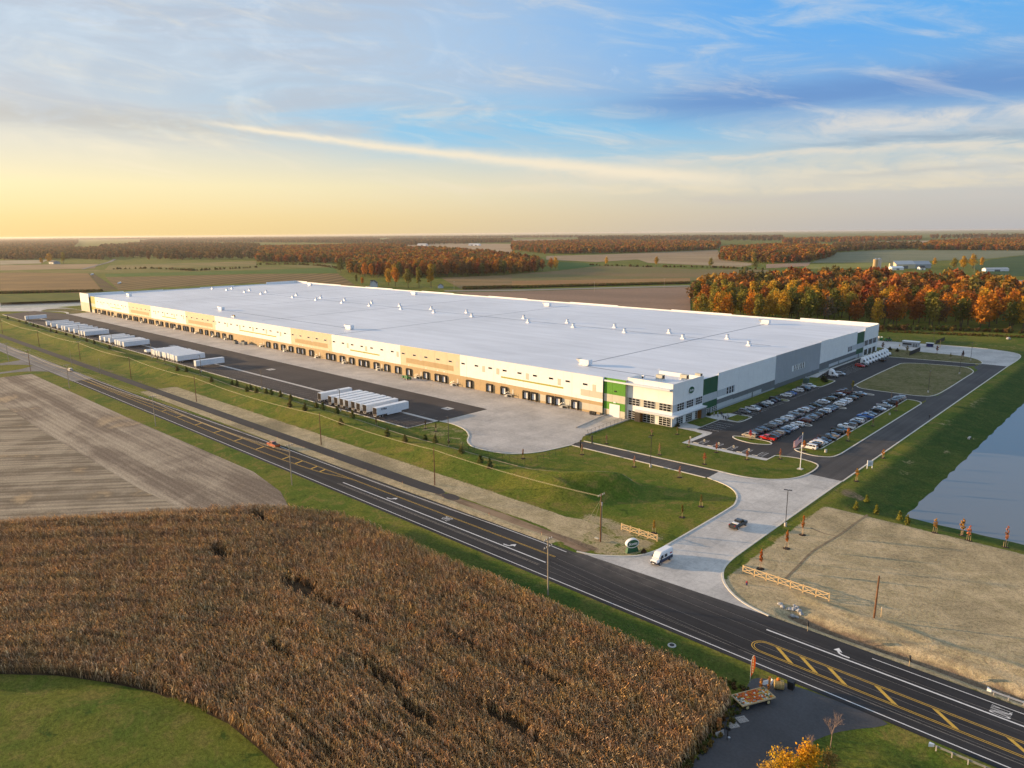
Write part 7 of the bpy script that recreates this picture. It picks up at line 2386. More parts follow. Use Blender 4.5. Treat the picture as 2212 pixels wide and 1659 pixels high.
chain_fence([(-760, 158.4), (-500, 158.0), (-310, 157.2), (-204, 158.7), (-190, 158.6), (-165, 156.2), (-152, 156.0), (-142.6, 156.2), (-141.8, 170), (-141.6, 182.4)], 'long black chain-link fence between the truck yard and the berm')
chain_fence([(-142.0, 189.6), (-149.2, 196.2), (-150.5, 223.5)], 'black chain-link fence along the ramp edge on the front lawn', 1.8, 2.6)
for x, y, lab in ((-141.6, 182.6, 'tall dark gate post on the berm side of the gate lane'), (-142.0, 189.4, 'tall dark gate post on the lawn side of the gate lane')):
    t = thing('gate_post', lab, 'gate post', (x, y, 0))
    MB().box(-.16, .16, -.16, .16, 0, 2.6).build('post', M['black'], t)
    MB().box(-.2, .2, -.2, .2, 2.6, 2.7).build('cap', M['black'], t)
for (x0, y0, x1, y1), lab in (((-113.2, 448.0, -113.0, 469.6), 'dark screened fence across the island, nearest the tractors'), ((-113.0, 502.4, -113.8, 524), 'dark screened fence running to the weeds behind the guard house')):
    t = thing('screen_fence', lab, 'fence', (x0, y0, .05))
    n = 7
    for k in range(n):
        MB().tube((0, (y1 - y0) * k / (n - 1), 0), (0, (y1 - y0) * k / (n - 1), 2.6), .06, n=6).build('post', M['black'], t)
        if k < n - 1:
            MB().box(-.03, .03, (y1 - y0) * k / (n - 1) + .07, (y1 - y0) * (k + 1) / (n - 1) - .07, .1, 2.4).build('panel', M['plastic'], t)


def rail_fence(x0, x1, y, n, label):
    t = thing('rail_fence', label, 'fence', (x0, y, float(height(x0, y))))
    L_ = (x1 - x0) / n
    post = MB().box(-.11, .11, -.11, .11, -.2, 1.75).mesh('post', M['fresh_wood'])
    for k in range(n + 1):
        link('post', post, t, (k * L_, 0, 0))
    for k in range(n):
        a, b = k * L_ + .11, (k + 1) * L_ - .11
        for z in (1.5, .35):
            MB().box(a, b, -.14, -.09, z, z + .16).build('rail', M['fresh_wood'], t)
        for (za, zb, dy) in ((.5, 1.5, -.20), (1.5, .5, -.26)):
            MB().hexa([(a, dy, za - .07), (b, dy, zb - .07), (b, dy + .05, zb - .07), (a, dy + .05, za - .07), (a, dy, za + .07), (b, dy, zb + .07), (b, dy + .05, zb + .07), (a, dy + .05, za + .07)]).build('brace', M['fresh_wood'], t)
    return t


rail_fence(-92.6, -82.7, 135.8, 4, 'short yellow wooden rail fence with crossed braces on the grassy side')
rail_fence(-61.0, -43.4, 134.4, 7, 'longer yellow wooden rail fence with crossed braces on the pale seeded ground')


def guardrail(x0, x1, y, label, side):
    t = thing('guardrail', label, 'guardrail', (x0, y, 0))
    n = int((x1 - x0) / 1.9)
    for k in range(n + 1):
        x = k * 1.9 + .4
        MB().box(x - .07, x + .07, side * .05, side * .25, -.1, .75).build('post', M['old_wood'], t)
    ring_ = lambda x: [(x, 0, .45), (x, side * -.08, .52), (x, 0, .60), (x, side * -.08, .68), (x, 0, .76), (x, side * .04, .76), (x, side * .04, .45)]
    MB().loft([ring_(.1), ring_(x1 - x0)]).build('beam', M['steel'], t)
    MB().hexa([(-.5, side * -.05, .35), (.1, side * -.09, .40), (.1, side * .08, .40), (-.5, side * .45, .35), (-.5, side * -.05, .85), (.1, side * -.09, .80), (.1, side * .08, .80), (-.5, side * .45, .85)]).build('end_cap', M['white'], t)


guardrail(-14.6, 25, 121.9, 'steel guardrail on wooden posts beside the turn lane', 1)
guardrail(-17.8, 25, 102.6, 'steel guardrail on wooden posts beside the grassy corner', -1)

# ------------------------------------------------------------------ flag, signs and small street furniture
t = thing('flagpole', 'tall white flagpole with a striped red and white flag on the lawn tip', 'flagpole', (-79.0, 208.9, .11))
MB().box(-.75, .75, -.75, .75, -.05, .12).build('base', M['concrete'], t)
MB().tube((0, 0, .1), (0, 0, 11.2), .13, .075, 10).build('pole', M['white'], t)
MB().ball((0, 0, 11.3), .13).build('finial', M['yellow'], t)
M['flag_red'] = pbr('flag_red', (.50, .02, .03), .8)
M['flag_white'] = pbr('flag_white', (.78, .76, .74), .8)
M['flag_blue'] = pbr('flag_blue', (.02, .03, .12), .8)
fl_dir = Vector((-0.75, -0.66, 0)).normalized()


def flag_pt(u, v):
    """u along the fly 0..1, v down the hoist 0..1: hangs limp and folded"""
    fold = math.sin(u * 9.0 + v * 2.0) * .10 * u
    side = Vector((-fl_dir.y, fl_dir.x, 0))
    return fl_dir * (u * 2.5) + side * fold * 1.8 + Vector((0, 0, 10.8 - v * 2.3 - u * 2.1 + .15 * math.sin(u * 7)))


for mt, nm in (('flag_red', 'red_stripes'), ('flag_white', 'white_stripes'), ('flag_blue', 'canton')):
    mb = MB()
    nu = 14
    for r_ in range(13):
        for i in range(nu):
            u0, u1 = i / nu, (i + 1) / nu
            can = r_ < 7 and u1 <= .43
            kind = 'flag_blue' if can else ('flag_red' if r_ % 2 == 0 else 'flag_white')
            if kind == mt:
                mb.add([flag_pt(u0, r_ / 13), flag_pt(u1, r_ / 13), flag_pt(u1, (r_ + 1) / 13), flag_pt(u0, (r_ + 1) / 13)], [(0, 1, 2, 3)])
    mb.build(nm, M[mt], t)
mb = MB()
for r_ in range(5):
    for c in range(6):
        p = flag_pt(.04 + c * .068, .05 + r_ * .1)
        mb.box(p.x - .03, p.x + .03, p.y - .06, p.y + .06, p.z - .03, p.z + .03)
o = mb.build('stars', M['flag_white'], t)
o['kind'] = 'stuff'

t = thing('roadside_sign', 'tilted oval green sign with a broad white rim on a green plinth', 'sign', (-83.9, 127.3, float(height(-83.9, 127.3))), R(-24))
MB().hexa([(-.45, -1.5, 0), (.45, -1.5, 0), (.45, 1.5, 0), (-.45, 1.5, 0), (-.35, -1.2, 1.15), (.35, -1.2, 1.15), (.35, 1.2, 1.15), (-.35, 1.2, 1.15)]).build('plinth', M['deep_green'], t)
o = oval(MB(), 1.6, 1.05, -.38, .38).build('rim', M['white'], t)
o.location.z = 2.1
o = oval(MB(), 1.4, .87, .38, .42).build('face', M['deep_green'], t)
o.location.z = 2.1
o = oval(MB(), 1.4, .87, -.42, -.38).build('face', M['deep_green'], t)
o.location.z = 2.1
for s in (1, -1):
    o = link('lettering', text_mesh('Scotts', .9, M['white'], 'lettering', .01, .15, .01), t, (s * .435, 0, 2.06))
    o.rotation_euler = (R(90), 0, R(90) * s)
t = thing('entrance_board', 'white double-post board sign beside the access road', 'sign', (-64.0, 223.6, 0), R(-35))
for y in (-.85, .85):
    MB().box(-.08, .08, y - .08, y + .08, 0, 2.6).build('post', M['white'], t)
MB().box(-.05, .05, -.76, .76, .75, 2.45).build('board', M['white'], t)
MB().box(-.06, .065, -.55, .55, .95, 1.9).build('panel', M['light_grey'], t)
for i, (x, y) in enumerate(((-117.2, 211.2), (-112.0, 211.2), (-106.8, 211.2), (-101.6, 211.2), (-96.4, 211.2))):
    t = thing('parking_sign', 'small wheelchair parking sign on a dark post, %s from the walk corner' % ORD[i], 'sign', (x, y, .04), 0, 'signs at the wheelchair stalls')
    MB().tube((0, 0, 0), (0, 0, 2.2), .05, n=6).build('post', M['black'], t)
    MB().box(-.25, .25, -.03, .03, 1.7, 2.4).build('plate', M['sand_paint'], t)
    MB().box(-.13, .13, -.036, -.03, 1.95, 2.25).build('emblem', M['flag_blue'], t)
    s_ = MB().hexa([(x + .3, 212.75, .04), (x + 2.2, 212.75, .04), (x + 2.2, 213.0, .04), (x + .3, 213.0, .04), (x + .34, 212.79, .18), (x + 2.16, 212.79, .18), (x + 2.16, 212.96, .18), (x + .34, 212.96, .18)])
    tag(s_.build('wheel_stop', M['kerb']), 'pale concrete wheel stop, %s from the walk corner' % ORD[i], 'wheel stop', 'wheel stops at the wheelchair stalls')
for x, y, lab in ((-42.2, 120.9, 'small sign under a black bag on a wooden post near the turn arrow'), (-25.8, 121.4, 'small sign under a black bag on a wooden post near the guardrail')):
    t = thing('bagged_sign', lab, 'sign', (x, y, 0), R(30))
    MB().box(-.06, .06, -.06, .06, 0, 1.3).build('post', M['fresh_wood'], t)
    MB().hexa([(-.08, -.32, 1.1), (.10, -.32, 1.1), (.10, .32, 1.1), (-.08, .32, 1.1), (-.10, -.25, 1.95), (.06, -.25, 1.95), (.06, .25, 1.95), (-.10, .25, 1.95)]).build('bag', M['plastic'], t)
t = thing('fire_hydrant', 'small red and dark hydrant on the pale seeded ground', 'hydrant', (-58.0, 129.9, 0))
MB().tube((0, 0, 0), (0, 0, .6), .16, .14, 10).build('barrel', M['flag_blue'], t)
MB().ball((0, 0, .68), .18).build('cap', M['flag_red'], t)
MB().tube((-.28, 0, .45), (.28, 0, .45), .07, n=8).build('nozzle', M['flag_red'], t)
t = thing('survey_stake', 'thin wooden stake beside the bare brown pole', 'stake', (-34.2, 134.9, 0))
MB().box(-.05, .05, -.05, .05, 0, 2.0).build('shaft', M['fresh_wood'], t)
MB().box(-.06, .06, -.06, .06, 1.8, 1.95).build('ribbon', M['flag_white'], t)
for i, x in enumerate(np.arange(-262, -100, 17.5)):
    t = thing('survey_stake', 'tiny wooden marker stake between road and path, %s from the driveway' % ORD[9 - i if i <= 9 else i], 'stake', (x, 120.2, float(height(x, 120.2))), 0, 'marker stakes along the road')
    MB().box(-.04, .04, -.04, .04, 0, .9).build('shaft', M['fresh_wood'], t)
    MB().box(-.05, .05, -.05, .05, .75, .9).build('ribbon', M['lamp_red'], t)
gs_ = np.random.default_rng(21)
for i in range(16):
    x, y = -47.2 + gs_.normal() * 1.0, 126.7 + gs_.normal() * .7
    s_ = .22 + .3 * gs_.random()
    mb = MB().ball((0, 0, 0), s_, 7, 4, .7)
    mb.v = [(v[0] * (1 + .2 * gs_.normal()), v[1] * (1 + .2 * gs_.normal()), v[2]) for v in mb.v]
    o = mb.build('rock', M['stone'], None, loc=(x, y, float(height(x, y)) + s_ * .35), rz=gs_.random() * 6)
    tag(o, 'grey rock in the little heap at the head of the ditch', 'rock', 'rocks at the head of the ditch')
t = thing('manhole', 'pale round manhole on the verge beside the corn', 'manhole', (-57.6, 100.6, float(height(-57.6, 100.6))))
MB().tube((0, 0, 0), (0, 0, .10), .75, .70, 16).build('collar', M['concrete'], t)
MB().tube((0, 0, .10), (0, 0, .13), .45, .45, 14).build('lid', M['grime'], t)
t = thing('outlet_pipe', 'concrete outfall with rocks at the pond bank', 'outfall', (-50.5, 285.5, float(height(-50.5, 285.5))))
MB().box(-.3, .3, -1.2, 1.2, -.3, .6).build('headwall', M['concrete'], t)
MB().tube((0, 0, .1), (.5, 0, .05), .35, n=12).build('pipe', M['grime'], t)

# ------------------------------------------------------------------ yard machines and sheds
t = thing('boom_lift', 'green folded boom lift standing at the dock doors', 'boom lift', (-275.8, 217.0, .03), R(170))
MB().box(-1.6, 1.6, -1.1, 1.1, .55, 1.4).build('chassis', M['green_metal'], t)
put_wheels(t, [(-1.2, -1.1), (-1.2, 1.1), (1.2, -1.1), (1.2, 1.1)], W_TRUCK)
MB().hexa([(-.3, -.25, 1.3), (-.3, .25, 1.3), (3.6, .25, .9), (3.6, -.25, .9), (-.3, -.25, 2.1), (-.3, .25, 2.1), (3.6, .25, 1.4), (3.6, -.25, 1.4)]).build('boom', M['green_metal'], t)
MB().box(3.5, 4.6, -.7, .7, .3, 1.3).build('basket', M['green_metal'], t)
for x, y, w, lab in ((-456.0, 217.4, 2.6, 'dark compactor container at the dock wall, standing free'), (-448.8, 219.6, 4.6, 'dark compactor with ram box against the dock wall')):
    t = thing('compactor', lab, 'compactor', (x, y, .03))
    MB().box(-w / 2, w / 2, -1.1, 1.1, .2, 1.9).build('container', M['dark_grey'], t)
    MB().box(-w / 2, -w / 2 + .9, -1.0, 1.0, 1.9, 2.5).build('hopper', M['black'], t)
    MB().box(-w / 2 - .05, w / 2 + .05, -1.15, 1.15, 0, .2).build('skid', M['grime'], t)
for i, x in enumerate((-166.4, -165.4, -164.4)):
    t = thing('waste_cart', 'black waste cart at the foot of the dock wall, %s from the dock doors' % ORD[i], 'waste bin', (x, 220.9, .03), 0, 'black waste carts by the ramp')
    MB().hexa([(-.35, -.4, 0), (.35, -.4, 0), (.35, .4, 0), (-.35, .4, 0), (-.42, -.5, 1.15), (.42, -.5, 1.15), (.42, .5, 1.15), (-.42, .5, 1.15)]).build('bin', M['plastic'], t)
    MB().hexa([(-.44, -.52, 1.15), (.44, -.52, 1.15), (.44, .52, 1.15), (-.44, .52, 1.15), (-.42, -.5, 1.22), (.42, -.5, 1.22), (.42, .5, 1.32), (-.42, .5, 1.32)]).build('lid', M['black'], t)
for i, x in enumerate((-286.0, -283.4, -254.3, -252.6, -249.2, -246.8)):
    t = thing('bollard', 'yellowish bollard on the dock apron, %s along from the far end' % ORD[i], 'bollard', (x * .92 if False else x, 213.4 if i > 1 else 218.5, .03), 0, 'bollards on the dock apron')
    MB().tube((0, 0, 0), (0, 0, 1.15), .11, n=8).build('post', M['sand_paint'], t)
    MB().ball((0, 0, 1.15), .11, 8, 4).build('cap', M['sand_paint'], t)
t = thing('transformer_cabinet', 'green transformer cabinet on the wall lawn', 'transformer', (-126.6, 333.6, .11))
MB().box(-1.4, 1.4, -1.2, 1.2, 0, .2).build('pad', M['concrete'], t)
MB().box(-1.1, 1.1, -.9, .9, .2, 2.5).build('cabinet', pbr('grey_green_cabinet', (.07, .12, .10), .6), t)
MB().box(-.9, 1.0, 1.2, 1.3, .2, 3.0).build('screen_wall', M['light_grey'], t)
t = thing('guard_house', 'flat-roofed grey guard house with a long dark window', 'guard house', (-122.4, 485.6, .03), R(0))
MB().box(-4.4, 4.4, -1.9, 1.9, 0, 3.0).build('wall', M['mid_grey'], t)
MB().box(-4.7, 4.7, -2.2, 2.2, 3.0, 3.3).build('roof', M['white'], t)
MB().box(-4.2, .8, -1.96, -1.9, 1.1, 2.1).build('window', M['glass'], t)
for x in (1.6, 3.0):
    MB().box(x, x + .9, -1.96, -1.9, .05, 2.2).build('door', M['dark_grey'], t)
MB().box(4.4, 4.45, -1.2, 1.2, 1.1, 2.1).build('window', M['glass'], t)
t = thing('smoking_shelter', 'small dark shelter with a white roof beside the guard house', 'shelter', (-113.4, 491.2, .03), R(10))
MB().box(-1.9, 1.9, .9, 1.0, 0, 2.2).build('back_wall', M['dark_grey'], t)
MB().box(-1.9, -1.8, -.9, .9, 0, 2.2).build('side_wall', M['dark_grey'], t)
MB().box(1.8, 1.9, -.9, .9, 0, 2.2).build('side_wall', M['dark_grey'], t)
MB().box(-1.5, 1.5, -.6, .7, 0, 1.6).build('bench', M['flag_blue'], t)
MB().box(-2.2, 2.2, -1.3, 1.3, 2.2, 2.4).build('roof', M['white'], t)
for i, (x, c) in enumerate(((-145.6, 'sand_paint'), (-143.8, 'green_metal'))):
    t = thing('portable_toilet', ('beige portable toilet at the warehouse corner', 'green portable toilet beside the telehandler')[i], 'portable toilet', (x, 501, .03))
    MB().box(-.6, .6, -.6, .6, 0, 2.1).build('cabin', M[c], t)
    MB().hexa([(-.65, -.65, 2.1), (.65, -.65, 2.1), (.65, .65, 2.1), (-.65, .65, 2.1), (-.35, -.5, 2.4), (.35, -.5, 2.4), (.35, .5, 2.4), (-.35, .5, 2.4)]).build('roof', M['white'], t)
    MB().box(-.4, .4, -.64, -.6, .1, 1.9).build('door', M[c], t)
t = thing('telehandler', 'teal green telehandler parked on the far concrete yard', 'telehandler', (-139.4, 499.4, .03), R(60))
MB().box(-2.2, 2.2, -.9, .9, .6, 1.4).build('chassis', M['green_metal'], t)
MB().hexa([(-2.3, .2, 1.5), (2.6, .2, 1.0), (2.6, .7, 1.0), (-2.3, .7, 1.5), (-2.3, .2, 2.1), (2.6, .2, 1.6), (2.6, .7, 1.6), (-2.3, .7, 2.1)]).build('boom', M['green_metal'], t)
MB().hexa([(-.6, -.9, 1.4), (.8, -.9, 1.4), (.8, 0, 1.4), (-.6, 0, 1.4), (-.4, -.85, 2.5), (.6, -.85, 2.5), (.6, 0, 2.5), (-.4, 0, 2.5)]).build('cab', M['carglass'], t)
put_wheels(t, [(-1.5, -1.0), (-1.5, 1.0), (1.5, -1.0), (1.5, 1.0)], W_TRUCK)
for x, y, lab in ((-127.6, 481.6, 'orange-topped gate arm post beside the guard house'), (-108.4, 493.4, 'yellow gate arm post beyond the shelter')):
    t = thing('barrier_post', lab, 'barrier', (x, y, .03))
    MB().box(-.2, .2, -.2, .2, 0, 1.1).build('cabinet', M['yellow'], t)
    MB().box(-.05, .05, -.05, .05, 1.1, 4.2).build('raised_arm', M['fresh_wood'], t)

# ------------------------------------------------------------------ pumpkin stand on the gravel
wg = thing('hay_wagon', 'flat wooden hay wagon with low rails standing on the gravel', 'wagon', (-40.4, 95.3, .03), R(63))
wl, ww, wz = 2.9, 1.3, .95
for k in range(9):
    y0 = -ww + k * 2 * ww / 9
    MB().box(-wl, wl, y0 + .01, y0 + 2 * ww / 9 - .01, wz, wz + .06).build('plank', M['old_wood'], wg)
for s in (-1, 1):
    MB().box(-wl - .08, wl + .08, s * ww - .05 + s * .05, s * ww + .05 + s * .05, wz, wz + .22).build('side_rail', M['fresh_wood'], wg)
    MB().box(s * wl - .05 + s * .05, s * wl + .05 + s * .05, -ww + .0, ww, wz + .003, wz + .217).build('end_rail', M['fresh_wood'], wg)
MB().box(-wl + .4, wl - .4, -.15, .15, wz - .2, wz).build('beam', M['grime'], wg)
for x in (-1.9, 1.9):
    MB().tube((x, -1.0, .42), (x, 1.0, .42), .06).build('axle', M['grime'], wg)
    MB().box(x - .1, x + .1, -.9, .9, .42, wz - .2).build('bolster', M['grime'], wg)
yr = pbr('cream_wheel_paint', (.62, .52, .26), .6)
for x in (-1.9, 1.9):
    for y in (-1.05, 1.05):
        o = link('wheel', W_BIG[0], wg, (x, y, .40))
        MB().tube((0, -.16, 0), (0, .16, 0), .26, .26, 12).build('rim', yr, o)
MB().tube((-2.9, 0, .6), (-5.0, 0, .08), .06).build('drawbar', M['grime'], wg)
PUMP = {'orange': (.62, .15, .01), 'pale': (.66, .62, .52), 'yellow': (.60, .38, .05), 'green': (.10, .13, .05), 'deep orange': (.55, .09, .01)}
pm_ = MB()
rgp = []
for k in range(6):
    t_ = math.pi * (k + .2) / 5.4
    rgp.append([(math.sin(t_) * (1 + .07 * math.cos(6 * a)) * math.cos(a) * .5, math.sin(t_) * (1 + .07 * math.cos(6 * a)) * math.sin(a) * .5, .36 - .36 * math.cos(t_)) for a in np.linspace(0, 2 * math.pi, 13)[:-1]])
pm_.loft(rgp)
pump_me = pm_.mesh('pumpkin', M['tinted_matt'], True)
stem_me = MB().tube((0, 0, .68), (.05, 0, .88), .07, .05, 5).mesh('stem', M['old_wood'])
gp = np.random.default_rng(33)
wm_ = Matrix.Translation(wg.location) @ Matrix.Rotation(R(63), 4, 'Z')
for i in range(19):
    for j in range(9):
        if gp.random() < .12:
            continue
        x = -wl + .25 + i * (2 * wl - .5) / 18 + gp.uniform(-.05, .05)
        y = -ww + .2 + j * (2 * ww - .4) / 8 + gp.uniform(-.04, .04)
        if x < -2.4 and gp.random() < .45:
            continue
        if x < -2.0:
            cn = gp.choice(['pale', 'green', 'green', 'pale', 'orange'])
        elif x > 1.7:
            cn = gp.choice(['yellow', 'orange', 'yellow', 'pale', 'green'])
        else:
            cn = gp.choice(['orange', 'orange', 'deep orange', 'deep orange', 'orange', 'pale', 'yellow', 'orange'])
        s = gp.uniform(.24, .36)
        p = wm_ @ Vector((x, y, wz + .06))
        o = link('pumpkin', pump_me, None, p, gp.random() * 6)
        o.scale = (s, s, s * gp.uniform(.85, 1.15))
        o.color = (*PUMP[cn], 1)
        link('stem', stem_me, o)
        tag(o, '%s pumpkin in the %s row from the drawbar end of the wagon' % (cn, ORD[i]), 'pumpkin', 'pumpkins on the hay wagon')
# corn shock arch with a board, bale, bin, flag, pallets
t = thing('price_board', 'white board between two bound corn shocks behind the wagon', 'board', (-40.2, 98.9, .03), R(-28))
gs2_ = np.random.default_rng(8)
for y in (-.75, .75):
    cs = [(0, y, .5 + .45 * k) for k in range(5)]
    v, s = leaf_cloud(cs, [(.22, .22, .35)] * 5, 130, .16, seed=int(50 + y * 10), shell=.1)
    o = link('corn_shock', cloud_mesh('corn_shock', [(v, s)], M['leaf']), t)
    o.color = (.50, .22, .06, 1)
    MB().tube((0, y, 0), (0, y, 2.4), .05, n=6).build('post', M['old_wood'], t)
MB().box(-.04, .04, -.55, .55, 1.35, 2.05).build('board', M['flag_white'], t)
MB().hexa([(-.3, .85, 1.2), (.3, .85, 1.2), (.3, .95, 1.2), (-.3, .95, 1.2), (-.3, 1.2, 2.0), (.3, 1.2, 2.0), (.3, 1.3, 2.0), (-.3, 1.3, 2.0)]).build('side_board', M['flag_white'], t)
t = thing('round_bale', 'round straw bale beside the black bin', 'hay bale', (-39.0, 101.3, .75), R(30))
MB().tube((-.7, 0, 0), (.7, 0, 0), .72, .72, 18).build('bale', M['hay'], t)
MB().tube((-.25, 0, 0), (-.2, 0, 0), .73, .73, 18).tube((.2, 0, 0), (.25, 0, 0), .73, .73, 18).build('twine', M['fresh_wood'], t)
o = link('pumpkin', pump_me, None, (-39.1, 101.2, 1.44))
o.scale = (.6, .6, .6)
o.color = (.62, .15, .01, 1)
link('stem', stem_me, o)
tag(o, 'single orange pumpkin on top of the round bale', 'pumpkin')
t = thing('waste_bin', 'black upright bin at the road edge of the gravel lot', 'bin', (-37.6, 102.6, .03))
MB().hexa([(-.4, -.4, 0), (.4, -.4, 0), (.4, .4, 0), (-.4, .4, 0), (-.48, -.48, 1.25), (.48, -.48, 1.25), (.48, .48, 1.25), (-.48, .48, 1.25)]).build('bin', M['plastic'], t)
MB().box(-.5, .5, -.5, .5, 1.25, 1.33).build('lid', M['black'], t)
t = thing('feather_flag', 'bright orange and white feather flag on the verge by the road', 'flag', (-43.0, 99.8, 0))
MB().path([(0, 0, 0), (0, 0, 3.6), (.12, .05, 4.5), (.35, .12, 4.9)], .03).build('pole', M['white'], t)
fr_ = pbr('orange_flag_cloth', (.85, .13, .01), .6)
fw_ = pbr('cream_flag_cloth', (.85, .62, .30), .6)
edge_l = [(.02, .0, 1.0), (.0, .0, 2.0), (.0, .0, 3.0), (.02, .0, 3.8), (.14, .05, 4.5), (.34, .12, 4.88)]
edge_r = [(.10, .04, 1.1), (.40, .15, 1.9), (.56, .20, 2.8), (.60, .21, 3.6), (.56, .20, 4.3), (.40, .14, 4.86)]
mb = MB()
for a, b, c, d in zip(edge_l[:-1], edge_l[1:], edge_r[1:], edge_r[:-1]):
    mb.add([a, d, c, b], [(0, 1, 2, 3)])
    mb.add([(a[0], a[1] + .012, a[2]), (d[0], d[1] + .012, d[2]), (c[0], c[1] + .012, c[2]), (b[0], b[1] + .012, b[2])], [(3, 2, 1, 0)])
mb.build('cloth', fr_, t)
mb = MB()
for k in range(6):
    z = 1.7 + k * .48
    mb.add([(.18, .05, z), (.36, .115, z + .05), (.34, .11, z + .36), (.16, .045, z + .31)], [(0, 1, 2, 3)])
    mb.add([(.18, .09, z), (.36, .155, z + .05), (.34, .15, z + .36), (.16, .085, z + .31)], [(3, 2, 1, 0)])
mb.build('print', fw_, t)


def pallet(loc, rz, label, up=False):
    t = thing('pallet', label, 'pallet', loc, rz, 'pallets on the gravel')
    if up:
        t.rotation_euler = (R(78), 0, rz)
    for k in range(7):
        MB().box(-.6 + k * .175, -.6 + k * .175 + .11, -.5, .5, .115, .135).build('slat', M['old_wood'], t)
    for y in (-.46, 0, .46):
        MB().box(-.6, .6, y - .04, y + .04, .02, .115).build('stringer', M['old_wood'], t)
    for k in range(3):
        MB().box(-.6 + k * .53, -.6 + k * .53 + .11, -.5, .5, 0, .02).build('bottom_slat', M['old_wood'], t)
    t.scale = (1.25, 1.25, 1)


pallet((-39.8, 90.5, .03), R(60), 'wooden pallet lying flat just beyond the wagon drawbar')
pallet((-40.2, 88.5, .03), R(58), 'wooden pallet lying flat between the other pallet and the upright one')
pallet((-40.6, 85.2, .05), R(70), 'wooden pallet standing upright at the corn edge', True)
t = thing('corn_shock', 'bundle of dry corn stalks tied behind the upright pallet', 'corn shock', (-41.1, 86.0, 0))
v, s = leaf_cloud([(0, 0, .4 + .35 * k) for k in range(5)], [(.35, .35, .3)] * 5, 150, .2, seed=4, shell=.1)
o = link('leaves', cloud_mesh('leaves', [(v, s)], M['leaf']), t)
o.color = (.48, .22, .07, 1)
MB().tube((0, 0, 0), (0, 0, 1.7), .12, .2, 7).build('stalks', M['hay'], t)
t = thing('lantern_stand', 'small dark stand with a pale bucket beside the upright pallet', 'stand', (-39.5, 85.4, .03))
MB().tube((0, 0, 0), (0, 0, 1.5), .1, .06, 8).build('post', M['black'], t)
MB().tube((.3, -.2, .0), (.3, -.2, .45), .16, .2, 10).build('bucket', M['steel'], t)
MB().box(-.35, .35, -.06, .06, 1.35, 1.75).build('figure', M['black'], t)

# ------------------------------------------------------------------ farm buildings
def gable(t, w, d, h, rise, wall, roofm, ov_=.4, x=0, y=0, axis='x'):
    """walls and a pitched roof; the ridge runs along the given axis"""
    P = lambda a, b, c: (x + a, y + b, c) if axis == 'x' else (x - b, y + a, c)
    MB().hexa([P(-w / 2, -d / 2, 0), P(w / 2, -d / 2, 0), P(w / 2, d / 2, 0), P(-w / 2, d / 2, 0), P(-w / 2, -d / 2, h), P(w / 2, -d / 2, h), P(w / 2, d / 2, h), P(-w / 2, d / 2, h)]).add([P(-w / 2, -d / 2, h), P(-w / 2, d / 2, h), P(-w / 2, 0, h + rise), P(w / 2, -d / 2, h), P(w / 2, d / 2, h), P(w / 2, 0, h + rise)], [(0, 2, 1), (3, 4, 5)]).build('wall', wall, t)
    e = rise / (d / 2) * ov_
    rf = MB()
    for s in (-1, 1):
        rf.hexa([P(-w / 2 - ov_, s * (d / 2 + ov_), h - e), P(w / 2 + ov_, s * (d / 2 + ov_), h - e), P(w / 2 + ov_, 0, h + rise), P(-w / 2 - ov_, 0, h + rise), P(-w / 2 - ov_, s * (d / 2 + ov_), h - e + .25), P(w / 2 + ov_, s * (d / 2 + ov_), h - e + .25), P(w / 2 + ov_, 0, h + rise + .25), P(-w / 2 - ov_, 0, h + rise + .25)])
    return rf.build('roof', roofm, t)


M['slate'] = pbr('dark_shingle_roof', (.045, .047, .055), .8, var=.15, vs=.5)
M['house_white'] = pbr('pale_house_siding', (.52, .55, .60), .7, var=.05, vs=.5)
M['tin'] = pbr('pale_tin_roof', (.50, .49, .47), .5, var=.06, vs=.2)
M['cream_barn'] = pbr('cream_barn_siding', (.60, .52, .36), .7)
face = R(43.4 - 43.4)
hq = at(808, 621)
hs = thing('farmhouse', 'white two-storey farmhouse with dark roof and dormers behind the warehouse', 'house', (hq.x, hq.y, 0), R(-40))
rf = gable(hs, 17, 9, 6.0, 3.6, M['house_white'], M['slate'])
for x in (-5, 0, 5):
    MB().box(x - .9, x + .9, -4.1, -1.5, 7.0, 8.8).build('dormer', M['house_white'], rf)
    MB().hexa([(x - 1.2, -4.3, 8.7), (x + 1.2, -4.3, 8.7), (x + 1.2, -1.2, 8.7), (x - 1.2, -1.2, 8.7), (x - .1, -4.3, 9.6), (x + .1, -4.3, 9.6), (x + .1, -1.2, 9.6), (x - .1, -1.2, 9.6)]).build('dormer_roof', M['slate'], rf)
for x in (-6.2, -3, 3, 6.2):
    for z in (1.0, 4.0):
        o = MB().box(x - .55, x + .55, -4.56, -4.5, z, z + 1.5).build('window', M['glass'], hs)
        MB().box(x - .65, x + .65, -4.58, -4.56, z - .1, z).build('sill', M['white'], o)
MB().box(-.6, .6, -4.56, -4.5, .1, 2.3).build('door', M['dark_grey'], hs)
MB().box(-8.4, 8.4, -6.6, -4.6, 2.6, 2.85).build('porch_roof', M['slate'], hs)
for x in (-8, -4, 0.9, 4, 8):
    MB().box(x - .1, x + .1, -6.4, -6.2, 0, 2.6).build('porch_post', M['white'], hs)
gq = at(952, 622)
gr = thing('garage', 'small white garage with a pale gable beside the golden tree', 'garage', (gq.x, gq.y, 0), R(-40))
gable(gr, 8, 7, 3.0, 2.2, M['house_white'], M['slate'])
MB().box(-3.2, -.4, -3.56, -3.5, .1, 2.3).build('door', M['white'], gr)
MB().box(.4, 3.2, -3.56, -3.5, .1, 2.3).build('door', M['white'], gr)
